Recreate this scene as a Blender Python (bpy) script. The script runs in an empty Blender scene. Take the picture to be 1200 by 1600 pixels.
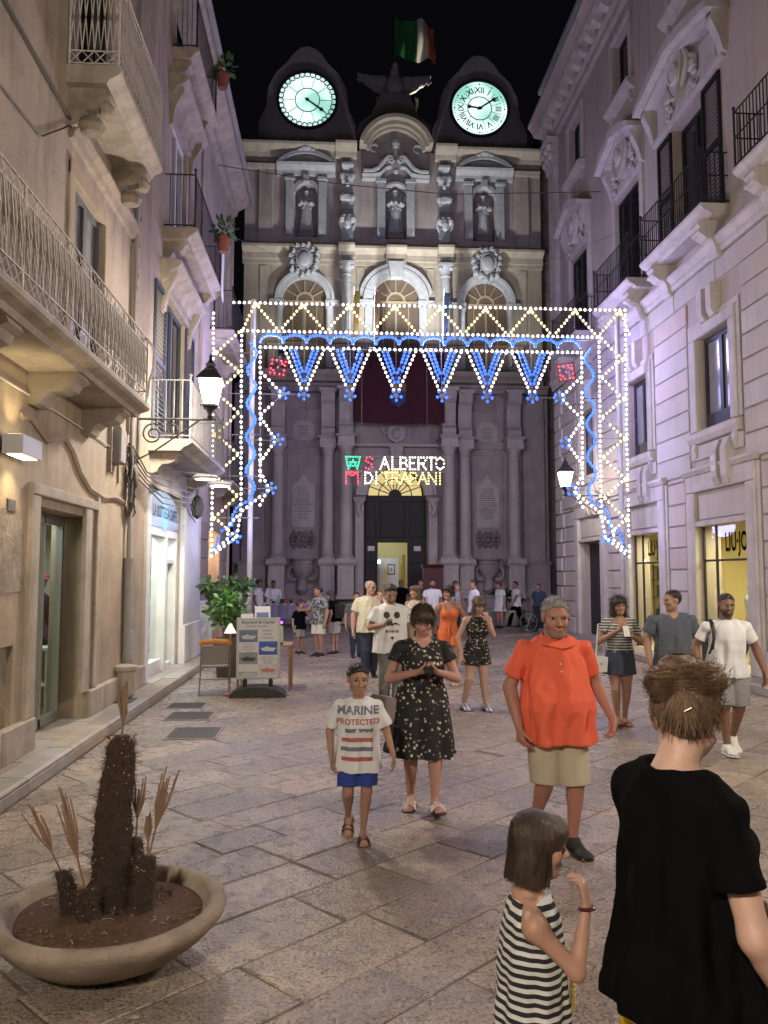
import bpy, bmesh, math, random
import numpy as np
from mathutils import Vector, Matrix
from mathutils.bvhtree import BVHTree

S = bpy.context.scene
COL = S.collection
RND = random.Random(11)
PI = math.pi

# ------------------------------------------------------------------ camera
FPX, EYE = 1248.0, 1.9
TH = math.atan(98 / FPX)
PS = math.atan(77 / FPX * math.cos(TH))
F_ = Vector((math.sin(PS) * math.cos(TH), math.cos(PS) * math.cos(TH), math.sin(TH)))
R_ = Vector((math.cos(PS), -math.sin(PS), 0))
U_ = R_.cross(F_)
cam = bpy.data.cameras.new('camera')
cam.sensor_fit = 'VERTICAL'
cam.sensor_height = 36
cam.sensor_width = 27
cam.lens = 36 * FPX / 1600
cam.clip_end = 400
cam.clip_start = .05
camo = bpy.data.objects.new('camera', cam)
COL.objects.link(camo)
m = Matrix((R_, U_, -F_)).transposed().to_4x4()
m.translation = (0, 0, EYE)
camo.matrix_world = m
S.camera = camo

# ------------------------------------------------------------------ night sky, exposure
W = bpy.data.worlds.new('World')
S.world = W
W.use_nodes = True
bg = W.node_tree.nodes['Background']
bg.inputs[0].default_value = (.30, .29, .42, 1)
bg.inputs[1].default_value = .0075
vs = S.view_settings
vs.view_transform = 'Standard'
vs.look = 'None'
vs.gamma = 1
vs.use_curve_mapping = False
vs.exposure = 0.0
S.render.engine = 'CYCLES'
cy = S.cycles
cy.use_denoising = True
cy.max_bounces = 5
cy.diffuse_bounces = 3
cy.glossy_bounces = 3
cy.transmission_bounces = 4
cy.transparent_max_bounces = 6
cy.sample_clamp_indirect = 2.5
cy.sample_clamp_direct = 12
cy.caustics_reflective = False
cy.caustics_refractive = False
cy.use_light_tree = True
try:
    cy.denoiser = 'OPENIMAGEDENOISE'
    cy.denoising_prefilter = 'ACCURATE'
except Exception:
    pass
# ================================================================== library
def tag(o, label=None, cat=None, group=None, kind=None):
    if label: o['label'] = label
    if cat: o['category'] = cat
    if group: o['group'] = group
    if kind: o['kind'] = kind
    return o

def empty(name, loc=(0, 0, 0), rz=0, **k):
    o = bpy.data.objects.new(name, None)
    COL.objects.link(o)
    o.location = loc
    o.rotation_euler = (0, 0, rz)
    o.empty_display_size = .2
    return tag(o, **k)

def copy_tree(o, parent=None):
    c = o.copy()
    COL.objects.link(c)
    if parent: c.parent = parent
    for ch in list(o.children):
        copy_tree(ch, c)
    return c

def place(o, loc, rz=0, sc=None):
    o.location = loc
    o.rotation_euler = (0, 0, rz)
    if sc: o.scale = (sc, sc, sc)
    return o

def TL(s, d, z): return (-3.1 + d, s, z)          # left house fronts: s along the street, d out of the wall
def TR(s, d, z): return (7.35 - d, s, z)          # right house front
def TF(s, d, z): return (2.45 + s, 32 - d, z)     # palace front

class MB:
    """collects shapes; build() links them as one mesh object"""
    def __init__(s, T=None):
        s.v, s.f, s.mi, s.T, s.m = [], [], [], T, 0
    def add(s, vs, fs):
        o = len(s.v)
        s.v += [s.T(*p) for p in vs] if s.T else [tuple(p) for p in vs]
        for f in fs:
            s.f.append([i + o for i in f])
            s.mi.append(s.m)
        return s
    def box(s, a0, a1, b0, b1, c0, c1):
        return s.add([(a0, b0, c0), (a1, b0, c0), (a1, b1, c0), (a0, b1, c0), (a0, b0, c1), (a1, b0, c1), (a1, b1, c1), (a0, b1, c1)],
                     [(3, 2, 1, 0), (4, 5, 6, 7), (0, 1, 5, 4), (1, 2, 6, 5), (2, 3, 7, 6), (3, 0, 4, 7)])
    def bbox(s, a0, a1, b0, b1, c0, c1, e=.01):
        """box whose outer face (b1 side) is chamfered by e"""
        return s.add([(a0, b0, c0), (a1, b0, c0), (a1, b0, c1), (a0, b0, c1), (a0, b1 - e, c0), (a1, b1 - e, c0), (a1, b1 - e, c1), (a0, b1 - e, c1),
                      (a0 + e, b1, c0 + e), (a1 - e, b1, c0 + e), (a1 - e, b1, c1 - e), (a0 + e, b1, c1 - e)],
                     [(0, 1, 2, 3), (0, 1, 5, 4), (1, 2, 6, 5), (2, 3, 7, 6), (3, 0, 4, 7), (4, 5, 9, 8), (5, 6, 10, 9), (6, 7, 11, 10), (7, 4, 8, 11), (8, 9, 10, 11)])
    def _ext(s, poly, f0, f1):
        n = len(poly)
        vs = [f0(p) for p in poly] + [f1(p) for p in poly]
        fs = [tuple(range(n))[::-1], tuple(range(n, 2 * n))] + [(i, (i + 1) % n, n + (i + 1) % n, n + i) for i in range(n)]
        return s.add(vs, fs)
    def front(s, poly, d0, d1):            # polygon in (s,z), thickness in d
        return s._ext(poly, lambda p: (p[0], d0, p[1]), lambda p: (p[0], d1, p[1]))
    def mold(s, prof, s0, s1):             # profile in (d,z) run along s
        return s._ext(prof, lambda p: (s0, p[0], p[1]), lambda p: (s1, p[0], p[1]))
    def plan(s, poly, z0, z1):             # polygon in (s,d), height z
        return s._ext(poly, lambda p: (p[0], p[1], z0), lambda p: (p[0], p[1], z1))
    def arc(s, cs, cz, r0, r1, a0, a1, d0, d1, n=16):
        A = [math.radians(a0 + (a1 - a0) * i / n) for i in range(n + 1)]
        vs, fs = [], []
        for a in A:
            c, k = math.cos(a), math.sin(a)
            vs += [(cs + r0 * c, d0, cz + r0 * k), (cs + r1 * c, d0, cz + r1 * k), (cs + r1 * c, d1, cz + r1 * k), (cs + r0 * c, d1, cz + r0 * k)]
        for i in range(n):
            for j in range(4):
                fs.append((4 * i + j, 4 * i + (j + 1) % 4, 4 * i + 4 + (j + 1) % 4, 4 * i + 4 + j))
        fs += [(0, 1, 2, 3), (4 * n, 4 * n + 1, 4 * n + 2, 4 * n + 3)]
        return s.add(vs, fs)
    def tube(s, pts, r, n=6, r2=None):
        pts = [Vector(p) for p in pts]
        N = len(pts)
        vs, fs = [], []
        up = None
        for i, p in enumerate(pts):
            t = (pts[min(i + 1, N - 1)] - pts[max(i - 1, 0)])
            if t.length < 1e-9: t = Vector((0, 0, 1))
            t.normalize()
            if up is None:
                up = Vector((0, 0, 1)) if abs(t.z) < .9 else Vector((1, 0, 0))
            u = up - t * up.dot(t)
            if u.length < 1e-6: u = t.orthogonal()
            u.normalize(); up = u
            w = t.cross(u)
            rr = r if r2 is None else r + (r2 - r) * i / max(1, N - 1)
            for j in range(n):
                a = 2 * PI * j / n + PI / n
                vs.append(p + u * (rr * math.cos(a)) + w * (rr * math.sin(a)))
        for i in range(N - 1):
            for j in range(n):
                fs.append((i * n + j, i * n + (j + 1) % n, (i + 1) * n + (j + 1) % n, (i + 1) * n + j))
        fs += [tuple(range(n))[::-1], tuple(range((N - 1) * n, N * n))]
        return s.add(vs, fs)
    def bar(s, p, q, r, n=4): return s.tube([p, q], r, n)
    def lathe(s, prof, c=(0, 0, 0), n=16, sx=1, sy=1, a0=0, a1=360):
        vs, fs = [], []
        full = a1 - a0 >= 359.9
        m_ = n if full else n + 1
        for r, z in prof:
            for j in range(m_):
                a = math.radians(a0 + (a1 - a0) * j / n)
                vs.append((c[0] + r * sx * math.cos(a), c[1] + r * sy * math.sin(a), c[2] + z))
        for i in range(len(prof) - 1):
            for j in range(n):
                k = (j + 1) % m_
                fs.append((i * m_ + j, i * m_ + k, (i + 1) * m_ + k, (i + 1) * m_ + j))
        if prof[0][0] > 1e-6: fs.append(tuple(range(m_))[::-1])
        if prof[-1][0] > 1e-6: fs.append(tuple(range((len(prof) - 1) * m_, len(prof) * m_)))
        return s.add(vs, fs)
    def ball(s, c, r, n=8, k=None):
        rx, ry, rz = (r, r, r) if not hasattr(r, '__len__') else r
        k = k or max(3, n // 2)
        vs, fs = [(c[0], c[1], c[2] - rz)], []
        for i in range(1, k):
            b = -PI / 2 + PI * i / k
            for j in range(n):
                a = 2 * PI * j / n
                vs.append((c[0] + rx * math.cos(b) * math.cos(a), c[1] + ry * math.cos(b) * math.sin(a), c[2] + rz * math.sin(b)))
        vs.append((c[0], c[1], c[2] + rz))
        L = len(vs) - 1
        for j in range(n):
            fs.append((0, 1 + (j + 1) % n, 1 + j))
            fs.append((L, L - n + j, L - n + (j + 1) % n))
        for i in range(k - 2):
            for j in range(n):
                fs.append((1 + i * n + j, 1 + i * n + (j + 1) % n, 1 + (i + 1) * n + (j + 1) % n, 1 + (i + 1) * n + j))
        return s.add(vs, fs)
    def sheet(s, grid):
        """grid[i][j] of points"""
        a, b = len(grid), len(grid[0])
        return s.add([p for r in grid for p in r], [(i * b + j, i * b + j + 1, (i + 1) * b + j + 1, (i + 1) * b + j) for i in range(a - 1) for j in range(b - 1)])
    def build(s, name, mats, parent=None, smooth=False, fix=False, **k):
        me = bpy.data.meshes.new(name)
        me.from_pydata([tuple(p) for p in s.v], [], s.f)
        for q in (mats if isinstance(mats, (list, tuple)) else [mats]): me.materials.append(q)
        if any(s.mi): me.polygons.foreach_set('material_index', s.mi)
        if fix:
            b = bmesh.new(); b.from_mesh(me)
            bmesh.ops.recalc_face_normals(b, faces=b.faces[:]); b.to_mesh(me); b.free()
        if smooth:
            me.polygons.foreach_set('use_smooth', [True] * len(me.polygons))
            try: me.set_sharp_from_angle(angle=math.radians(smooth if smooth > 1 else 40))
            except Exception: pass
        me.update()
        o = bpy.data.objects.new(name, me)
        COL.objects.link(o)
        if parent: o.parent = parent
        return tag(o, **k)

def rel(o, root):
    """keep the world place of a mesh written in world coordinates under a moved root"""
    o.matrix_parent_inverse = Matrix.Translation(-Vector(root.location))
    return o

# ------------------------------------------------------------------ materials
def mat(name, c, rough=.7, c2=None, scale=2.5, var=.5, bump=.0, bscale=30, metal=0, spec=.4, streak=0, speck=0, rand=0, emit=None, es=0, alpha=1, island=0, trans=0, stretch=None):
    m = bpy.data.materials.new(name)
    m.use_nodes = True
    nt = m.node_tree
    N, Lk = nt.nodes, nt.links
    b = N['Principled BSDF']
    b.inputs['Roughness'].default_value = rough
    b.inputs['Metallic'].default_value = metal
    b.inputs['Specular IOR Level'].default_value = spec
    b.inputs['Base Color'].default_value = (*c, 1)
    if trans: b.inputs['Transmission Weight'].default_value = trans
    if emit:
        b.inputs['Emission Color'].default_value = (*emit, 1)
        b.inputs['Emission Strength'].default_value = es
    if alpha < 1: b.inputs['Alpha'].default_value = alpha
    if c2 or bump or streak or speck or rand or island:
        tc = N.new('ShaderNodeTexCoord')
        mp = N.new('ShaderNodeMapping')
        Lk.new(tc.outputs['Object'], mp.inputs[0])
        if stretch: mp.inputs['Scale'].default_value = stretch
        vec = mp.outputs[0]
        oi = None
        if rand:
            oi = N.new('ShaderNodeObjectInfo')
            ml = N.new('ShaderNodeMath'); ml.operation = 'MULTIPLY'; ml.inputs[1].default_value = 37.
            Lk.new(oi.outputs['Random'], ml.inputs[0])
            Lk.new(ml.outputs[0], mp.inputs['Location'])
    def noise(sc, det=4, ro=.6, v=None):
        n = N.new('ShaderNodeTexNoise')
        n.inputs['Scale'].default_value = sc
        n.inputs['Detail'].default_value = det
        n.inputs['Roughness'].default_value = ro
        Lk.new(v or vec, n.inputs['Vector'])
        return n.outputs['Fac']
    def ramp(src, a, bb, lo=0, hi=1):
        r = N.new('ShaderNodeMapRange')
        r.inputs['From Min'].default_value = a; r.inputs['From Max'].default_value = bb
        r.inputs['To Min'].default_value = lo; r.inputs['To Max'].default_value = hi
        Lk.new(src, r.inputs['Value'])
        return r.outputs[0]
    def mix(fac, A, B, mode='MIX'):
        x = N.new('ShaderNodeMix'); x.data_type = 'RGBA'; x.blend_type = mode
        for sock, val in ((x.inputs['Factor'], fac), (x.inputs['A'], A), (x.inputs['B'], B)):
            if isinstance(val, tuple): sock.default_value = (*val, 1)
            elif isinstance(val, (int, float)): sock.default_value = val
            else: Lk.new(val, sock)
        return x.outputs['Result']
    col = None
    if c2:
        col = mix(ramp(noise(scale, 6, .62), .5 - var / 2, .5 + var / 2), c, c2)
    if rand or island:
        src = oi.outputs['Random'] if rand else None
        if island:
            g = N.new('ShaderNodeNewGeometry'); src = g.outputs['Random Per Island']
        amt = rand or island
        h = N.new('ShaderNodeHueSaturation')
        Lk.new(ramp(src, 0, 1, 1 - amt, 1 + amt), h.inputs['Value'])
        q = N.new('ShaderNodeMath'); q.operation = 'FRACT'
        q2 = N.new('ShaderNodeMath'); q2.operation = 'MULTIPLY'; q2.inputs[1].default_value = 7.31
        Lk.new(src, q2.inputs[0]); Lk.new(q2.outputs[0], q.inputs[0])
        Lk.new(ramp(q.outputs[0], 0, 1, .4, 1.5), h.inputs['Saturation'])
        if col: Lk.new(col, h.inputs['Color'])
        else: h.inputs['Color'].default_value = (*c, 1)
        col = h.outputs[0]
    if streak:
        m2 = N.new('ShaderNodeMapping'); m2.inputs['Scale'].default_value = (3.2, 3.2, .28)
        Lk.new(tc.outputs['Object'], m2.inputs[0])
        f = ramp(noise(1.1, 5, .7, m2.outputs[0]), .5, .75, 0, streak)
        col = mix(f, col or c, tuple(x * .35 for x in c))
    if speck:
        f = ramp(noise(bscale * 1.3, 2, .5), .6, .72, 0, speck)
        col = mix(f, col or c, tuple(x * .3 for x in c))
    if col: Lk.new(col, b.inputs['Base Color'])
    if bump:
        bp = N.new('ShaderNodeBump')
        bp.inputs['Strength'].default_value = min(1, bump)
        bp.inputs['Distance'].default_value = .02 * max(1, bump)
        Lk.new(noise(bscale, 5, .65), bp.inputs['Height'])
        Lk.new(bp.outputs[0], b.inputs['Normal'])
    return m

def emis(name, c, s, sampled=True):
    m = bpy.data.materials.new(name)
    m.use_nodes = True
    nt = m.node_tree
    b = nt.nodes['Principled BSDF']
    b.inputs['Base Color'].default_value = (*[x * .5 for x in c], 1)
    b.inputs['Emission Color'].default_value = (*c, 1)
    b.inputs['Emission Strength'].default_value = s
    if not sampled: m.cycles.emission_sampling = 'NONE'
    return m

def light(name, kind, loc, power, col, parent=None, size=.1, to=None, spot=None, blend=.5, size_y=None):
    l = bpy.data.lights.new(name, kind)
    l.energy = power
    l.color = col
    o = bpy.data.objects.new(name, l)
    COL.objects.link(o)
    if kind == 'AREA':
        l.size = size
        if size_y: l.shape = 'RECTANGLE'; l.size_y = size_y
    else:
        l.shadow_soft_size = size
    if kind == 'SPOT':
        l.spot_size = math.radians(spot); l.spot_blend = blend
    o.location = loc
    if to is not None:
        o.rotation_euler = (Vector(to) - Vector(loc)).to_track_quat('-Z', 'Y').to_euler()
    if parent:
        o.parent = parent
        o.matrix_parent_inverse = Matrix.Translation(-Vector(parent.location))
    return o

_tc = {}
def text_mesh(txt, size=1, align='CENTER', depth=0, bold=0):
    """text as vertices and faces in the plane (x, z); no object is left behind"""
    key = (txt, size, align, depth, bold)
    if key not in _tc:
        cu = bpy.data.curves.new('lettering', 'FONT')
        cu.body = txt; cu.size = size; cu.align_x = align; cu.align_y = 'CENTER'; cu.extrude = depth; cu.offset = bold
        cu.resolution_u = 3
        o = bpy.data.objects.new('lettering', cu)
        COL.objects.link(o)
        dg = bpy.context.evaluated_depsgraph_get()
        me = bpy.data.meshes.new_from_object(o.evaluated_get(dg))
        _tc[key] = ([tuple(v.co) for v in me.vertices], [tuple(p.vertices) for p in me.polygons])
        bpy.data.objects.remove(o); bpy.data.meshes.remove(me); bpy.data.curves.remove(cu)
    return _tc[key]

def put_text(mb, txt, size, fn, **k):
    v, f = text_mesh(txt, size, **k)
    mb.add([fn(*p) for p in v], f)
    return mb
# ================================================================== materials shared by the place
M = {}
def stone_mat(name, island):
    m = bpy.data.materials.new(name); m.use_nodes = True
    nt = m.node_tree; N, Lk = nt.nodes, nt.links; b = N['Principled BSDF']
    tc = N.new('ShaderNodeTexCoord')
    def nz(sc, det, ro=.6):
        n = N.new('ShaderNodeTexNoise'); n.inputs['Scale'].default_value = sc; n.inputs['Detail'].default_value = det; n.inputs['Roughness'].default_value = ro
        Lk.new(tc.outputs['Object'], n.inputs['Vector']); return n.outputs['Fac']
    def mr(src, a, c, lo, hi):
        r = N.new('ShaderNodeMapRange'); r.inputs['From Min'].default_value = a; r.inputs['From Max'].default_value = c; r.inputs['To Min'].default_value = lo; r.inputs['To Max'].default_value = hi
        Lk.new(src, r.inputs['Value']); return r.outputs[0]
    def mx(f, A, B, mode='MIX'):
        x = N.new('ShaderNodeMix'); x.data_type = 'RGBA'; x.blend_type = mode
        for k, v in (('Factor', f), ('A', A), ('B', B)):
            if isinstance(v, tuple): x.inputs[k].default_value = (*v, 1)
            elif isinstance(v, float): x.inputs[k].default_value = v
            else: Lk.new(v, x.inputs[k])
        return x.outputs['Result']
    c = mx(mr(nz(.75, 3), .36, .64, 0., 1.), (.48, .375, .265), (.29, .255, .24))
    c = mx(mr(nz(.28, 4, .65), .48, .62, 0., .45), c, (.14, .12, .115))
    c = mx(mr(nz(6, 6, .7), .38, .66, 0., .75), c, (.21, .17, .15))
    if island:
        g = N.new('ShaderNodeNewGeometry'); rn = g.outputs['Random Per Island']
    else:
        g = N.new('ShaderNodeObjectInfo'); rn = g.outputs['Random']
    h = N.new('ShaderNodeHueSaturation'); Lk.new(mr(rn, 0, 1, .70, 1.25), h.inputs['Value']); Lk.new(c, h.inputs['Color']); c = h.outputs[0]
    pit = nz(52, 3, .55)
    c = mx(mr(pit, .50, .60, 0., .72), c, (.055, .045, .04))
    c = mx(mr(nz(70, 2), .58, .68, 0., .55), c, (.60, .52, .45))  # pale flecks in the colour, strengthened to stand in for glints
    Lk.new(c, b.inputs['Base Color'])
    Lk.new(mr(nz(9, 4), .3, .7, .16, .45), b.inputs['Roughness'])
    b.inputs['Specular IOR Level'].default_value = .7
    bp = N.new('ShaderNodeBump'); bp.inputs['Strength'].default_value = .9; bp.inputs['Distance'].default_value = .014; bp.invert = True
    Lk.new(pit, bp.inputs['Height'])
    b2 = N.new('ShaderNodeBump'); b2.inputs['Strength'].default_value = .6; b2.inputs['Distance'].default_value = .012
    Lk.new(nz(14, 5, .7), b2.inputs['Height']); Lk.new(bp.outputs[0], b2.inputs['Normal']); Lk.new(b2.outputs[0], b.inputs['Normal'])
    return m
M['stoneP'] = stone_mat('paving stone', False)
M['stoneS'] = stone_mat('paving stone far', True)
M['joint'] = mat('joint dirt', (.17, .14, .12), .95, (.07, .058, .05), 8, .5, bump=.5, bscale=60)
M['kerb'] = mat('kerb stone', (.36, .31, .26), .55, (.24, .21, .18), 4, .5, bump=.35, bscale=35, rand=.15)
M['plaster'] = mat('warm plaster', (.43, .345, .25), .85, (.29, .23, .17), 1.3, .32, bump=.3, bscale=18, streak=.7, speck=.2)
M['plaster_up'] = mat('pinkish plaster', (.38, .31, .255), .87, (.26, .215, .19), 1.3, .32, bump=.35, bscale=16, streak=.8, speck=.3)
M['plasterB'] = mat('pale plaster', (.48, .40, .345), .86, (.34, .29, .255), 1.2, .35, bump=.25, bscale=20, streak=.75, speck=.2)
M['trimL'] = mat('pale stone trim', (.47, .41, .34), .8, (.29, .25, .21), 3, .4, bump=.4, bscale=26, streak=.6)
M['oldstone'] = mat('crumbling stone', (.40, .34, .27), .92, (.17, .14, .12), 5, .5, bump=1.0, bscale=16)
M['plasterR'] = mat('right plaster', (.47, .40, .365), .85, (.37, .32, .30), .9, .4, bump=.18, bscale=20, streak=.5)
M['trimR'] = mat('white stone trim', (.56, .515, .50), .75, (.42, .385, .375), 2.5, .4, bump=.22, bscale=22, streak=.5)
M['blockR'] = mat('stucco block', (.52, .465, .435), .8, (.43, .385, .365), 1.6, .4, bump=.2, bscale=22, rand=.06, streak=.3)
M['pal_low'] = mat('palace stone', (.42, .37, .37), .85, (.30, .26, .265), 1.4, .4, bump=.3, bscale=9, streak=.55)
M['pal_block'] = mat('palace ashlar', (.30, .25, .235), .88, (.21, .18, .17), 2, .5, bump=.3, bscale=9, rand=.12)
M['pal_mid'] = mat('palace plaster', (.42, .38, .32), .85, (.30, .27, .235), 1.4, .4, bump=.25, bscale=9, streak=.45)
M['marble'] = mat('weathered marble', (.52, .49, .47), .6, (.36, .33, .33), 3, .5, bump=.15, bscale=10, streak=.3)
M['column'] = mat('column marble', (.54, .49, .48), .55, (.38, .345, .345), 1.6, .5, bump=.12, bscale=10, streak=.4)
M['relief'] = mat('carved relief stone', (.44, .47, .52), .75, (.29, .31, .34), 5, .5, bump=.4, bscale=12)
M['reliefd'] = mat('dark carved stone', (.25, .22, .21), .8, (.14, .125, .12), 4, .5, bump=.7, bscale=8)
M['iron'] = mat('black iron', (.018, .018, .02), .5, metal=0, spec=.4)
M['ironw'] = mat('white painted iron', (.78, .75, .72), .6, (.42, .36, .29), 25, .5, bump=.2, bscale=80)
M['irong'] = mat('grey iron', (.09, .085, .085), .55, (.05, .05, .05), 20, .5)
M['wood_dark'] = mat('dark door', (.022, .02, .022), .6, (.012, .012, .014), 6, .5)
M['shutter'] = mat('blue grey shutter', (.05, .058, .075), .6, (.035, .04, .055), 6, .5)
M['blackshut'] = mat('black shutter', (.012, .012, .013), .6)
M['glassd'] = mat('dark window glass', (.02, .022, .026), .06, spec=.7)
M['curtain'] = mat('curtained glass', (.26, .26, .27), .15, (.17, .17, .19), 4, .5, spec=.6)
M['white'] = mat('white paint', (.72, .72, .70), .55, (.6, .6, .58), 4, .5)
M['alu'] = mat('aluminium', (.5, .5, .5), .35, metal=.8)
M['greypl'] = mat('grey plastic', (.35, .34, .33), .6, (.28, .27, .26), 6, .5)
M['black'] = mat('black plastic', (.02, .02, .02), .5)
M['terracotta'] = mat('terracotta', (.22, .07, .055), .8, (.22, .07, .05), 8, .5)
M['wire'] = mat('grey cable', (.06, .055, .05), .7)
M['vglass'] = None

def shopglass():
    m = bpy.data.materials.new('shop glass')
    m.use_nodes = True
    nt = m.node_tree
    N, Lk = nt.nodes, nt.links
    N.remove(N['Principled BSDF'])
    t = N.new('ShaderNodeBsdfTransparent'); t.inputs[0].default_value = (.93, .96, .95, 1)
    g = N.new('ShaderNodeBsdfGlossy'); g.inputs['Roughness'].default_value = .02
    lw = N.new('ShaderNodeLayerWeight'); lw.inputs[0].default_value = .5
    pw = N.new('ShaderNodeMath'); pw.operation = 'POWER'; pw.inputs[1].default_value = 4
    Lk.new(lw.outputs['Facing'], pw.inputs[0])
    fr = N.new('ShaderNodeMapRange'); fr.inputs['To Min'].default_value = .05; fr.inputs['To Max'].default_value = .38
    Lk.new(pw.outputs[0], fr.inputs['Value'])
    x = N.new('ShaderNodeMixShader')
    Lk.new(fr.outputs[0], x.inputs[0]); Lk.new(t.outputs[0], x.inputs[1]); Lk.new(g.outputs[0], x.inputs[2])
    Lk.new(x.outputs[0], N['Material Output'].inputs[0])
    return m
M['vglass'] = shopglass()

# ================================================================== ground
XK0, XK1 = -2.65, 6.72            # kerb lines
YG0, YG1 = .8, 30.2
g = MB()
g.box(-60, 80, -40, 120, -1.0, -.03)
ground = g.build('ground', M['joint'], kind='structure')

pav = MB()
pav.box(XK0 - .3, XK1 + .3, -14, 32, -.025, -.004)
pavement = pav.build('pavement', M['joint'], kind='structure')

def clip(poly, ax, v, keep_gt):
    out = []
    n = len(poly)
    for i in range(n):
        p, q = poly[i], poly[(i + 1) % n]
        a = (p[ax] >= v) == keep_gt
        b = (q[ax] >= v) == keep_gt
        if a: out.append(p)
        if a != b:
            t = (v - p[ax]) / (q[ax] - p[ax])
            out.append((p[0] + t * (q[0] - p[0]), p[1] + t * (q[1] - p[1])))
    return out

def slab_shape(mb, poly, h, e, tilt):
    """a slab with worn, chamfered edges; slightly tilted top"""
    cx = sum(p[0] for p in poly) / len(poly); cy_ = sum(p[1] for p in poly) / len(poly)
    n = len(poly)
    def inset(p, k):
        dx, dy = p[0] - cx, p[1] - cy_
        L = math.hypot(dx, dy) or 1
        return (p[0] - dx / L * k, p[1] - dy / L * k)
    def zt(p): return h + tilt[0] * (p[0] - cx) + tilt[1] * (p[1] - cy_)
    lo = [(p[0], p[1], -.0118) for p in poly]
    mi = [(p[0], p[1], zt(p) - .006) for p in poly]
    tp = [(*inset(p, e), zt(p)) for p in poly]
    vs = lo + mi + tp
    fs = [(i, (i + 1) % n, n + (i + 1) % n, n + i) for i in range(n)]
    fs += [(n + i, n + (i + 1) % n, 2 * n + (i + 1) % n, 2 * n + i) for i in range(n)]
    fs.append(tuple(range(2 * n, 3 * n)))
    mb.add(vs, fs)

def build_paving():
    r = random.Random(5)
    ang = math.radians(42.5)
    ux, uy = math.cos(ang), math.sin(ang)
    vx, vy = -uy, ux
    polys = []
    v = -30.0
    while v < 34:
        w = r.choice([.37, .40, .44, .48])
        u = -12.0 + r.random()
        while u < 40:
            L = r.uniform(.5, 1.05)
            gp = r.uniform(.002, .006)
            jt = lambda: r.uniform(-.010, .010)
            q = [(u + gp, v + gp), (u + L - gp, v + gp), (u + L - gp, v + w - gp), (u + gp, v + w - gp)]
            q = [(a + jt(), b + jt() * .6) for a, b in q]
            # short extra points make the long edges uneven
            e = []
            for i in range(4):
                p, n_ = q[i], q[(i + 1) % 4]
                e.append(p)
                t = r.uniform(.35, .65)
                e.append((p[0] + (n_[0] - p[0]) * t + r.uniform(-.006, .006), p[1] + (n_[1] - p[1]) * t + r.uniform(-.006, .006)))
            P = [(a * ux + b * vx, a * uy + b * vy) for a, b in e]
            for ax, val, gt in ((0, XK0 + .012, True), (0, XK1 - .012, False), (1, YG0, True), (1, YG1, False)):
                P = clip(P, ax, val, gt)
                if len(P) < 3: break
            if len(P) >= 3:
                A = .5 * abs(sum(P[i][0] * P[(i + 1) % len(P)][1] - P[(i + 1) % len(P)][0] * P[i][1] for i in range(len(P))))
                if A > .006:
                    c = (sum(p[0] for p in P) / len(P), sum(p[1] for p in P) / len(P))
                    d = Vector((c[0], c[1], -EYE)) 
                    inv = 1 if abs(math.atan2(c[0], c[1]) - PS) < .52 else 0
                    polys.append((inv * A * EYE / d.length ** 3, P, r.uniform(-.002, .002), (r.uniform(-.004, .004), r.uniform(-.004, .004))))
            u += L
        v += w
    polys.sort(key=lambda t: -t[0])
    rest = MB()
    for i, (k, P, h, t) in enumerate(polys):
        if i < 296 and k > 0:
            mb = MB()
            slab_shape(mb, P, h, .010, t)
            mb.build('paving_stone', M['stoneP'], pavement)
        else:
            slab_shape(rest, P, h, .008, t)
    rest.build('paving_stones', M['stoneS'], pavement, kind='stuff')
build_paving()

# raised pavements with kerb stones
def footway(name, x0, x1, xk, y0, y1, flip, step=1.05):
    b = MB()
    b.box(min(x0, x1), max(x0, x1), y0, y1, -.2, .118)
    fw = b.build(name, M['joint'], kind='structure')
    r = random.Random(3 if flip else 4)
    y = y0
    while y < y1:
        L = min(step * r.uniform(.8, 1.2), y1 - y)
        if L < .15: break
        g = .004
        sgn = -1 if flip else 1                 # outwards = towards the street
        w = .27
        prof = [(0, -.02), (.012, .02), (.006, .10), (-.012, .128), (-.045, .141), (-w, .142), (-w, -.02)]
        mb = MB()
        jz = r.uniform(-.004, .004)
        pts = [(xk + sgn * a, b_ + jz) for a, b_ in prof]
        n = len(pts)
        mb.add([(p[0], y + g, p[1]) for p in pts] + [(p[0], y + L - g, p[1]) for p in pts],
               [tuple(range(n)), tuple(range(n, 2 * n))] + [(i, (i + 1) % n, n + (i + 1) % n, n + i) for i in range(n)])
        if y + L > 4: mb.build('kerb_stone', M['kerb'], fw)
        y += L
    y = y0
    while y < y1:                                # flagstones behind the kerb
        L = min(r.uniform(.7, 1.1), y1 - y)
        if L < .15: break
        xa, xb = sorted((x0, xk - sgn * .27))
        if y + L > 5:
            mb = MB()
            h = .138 + r.uniform(-.003, .003)
            mb.add([(xa, y + .006, .1), (xb - .006, y + .006, .1), (xb - .006, y + L - .006, .1), (xa, y + L - .006, .1),
                    (xa, y + .01, h), (xb - .01, y + .01, h), (xb - .01, y + L - .01, h), (xa, y + L - .01, h)],
                   [(4, 5, 6, 7), (0, 1, 5, 4), (1, 2, 6, 5), (2, 3, 7, 6), (3, 0, 4, 7)])
            mb.build('flagstone', M['kerb'], fw)
        y += L
footway('footway', -3.4, XK0, XK0, -12, 19.6, False)
footway('footway', 7.6, XK1, XK1, -12, 26.3, True)

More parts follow.
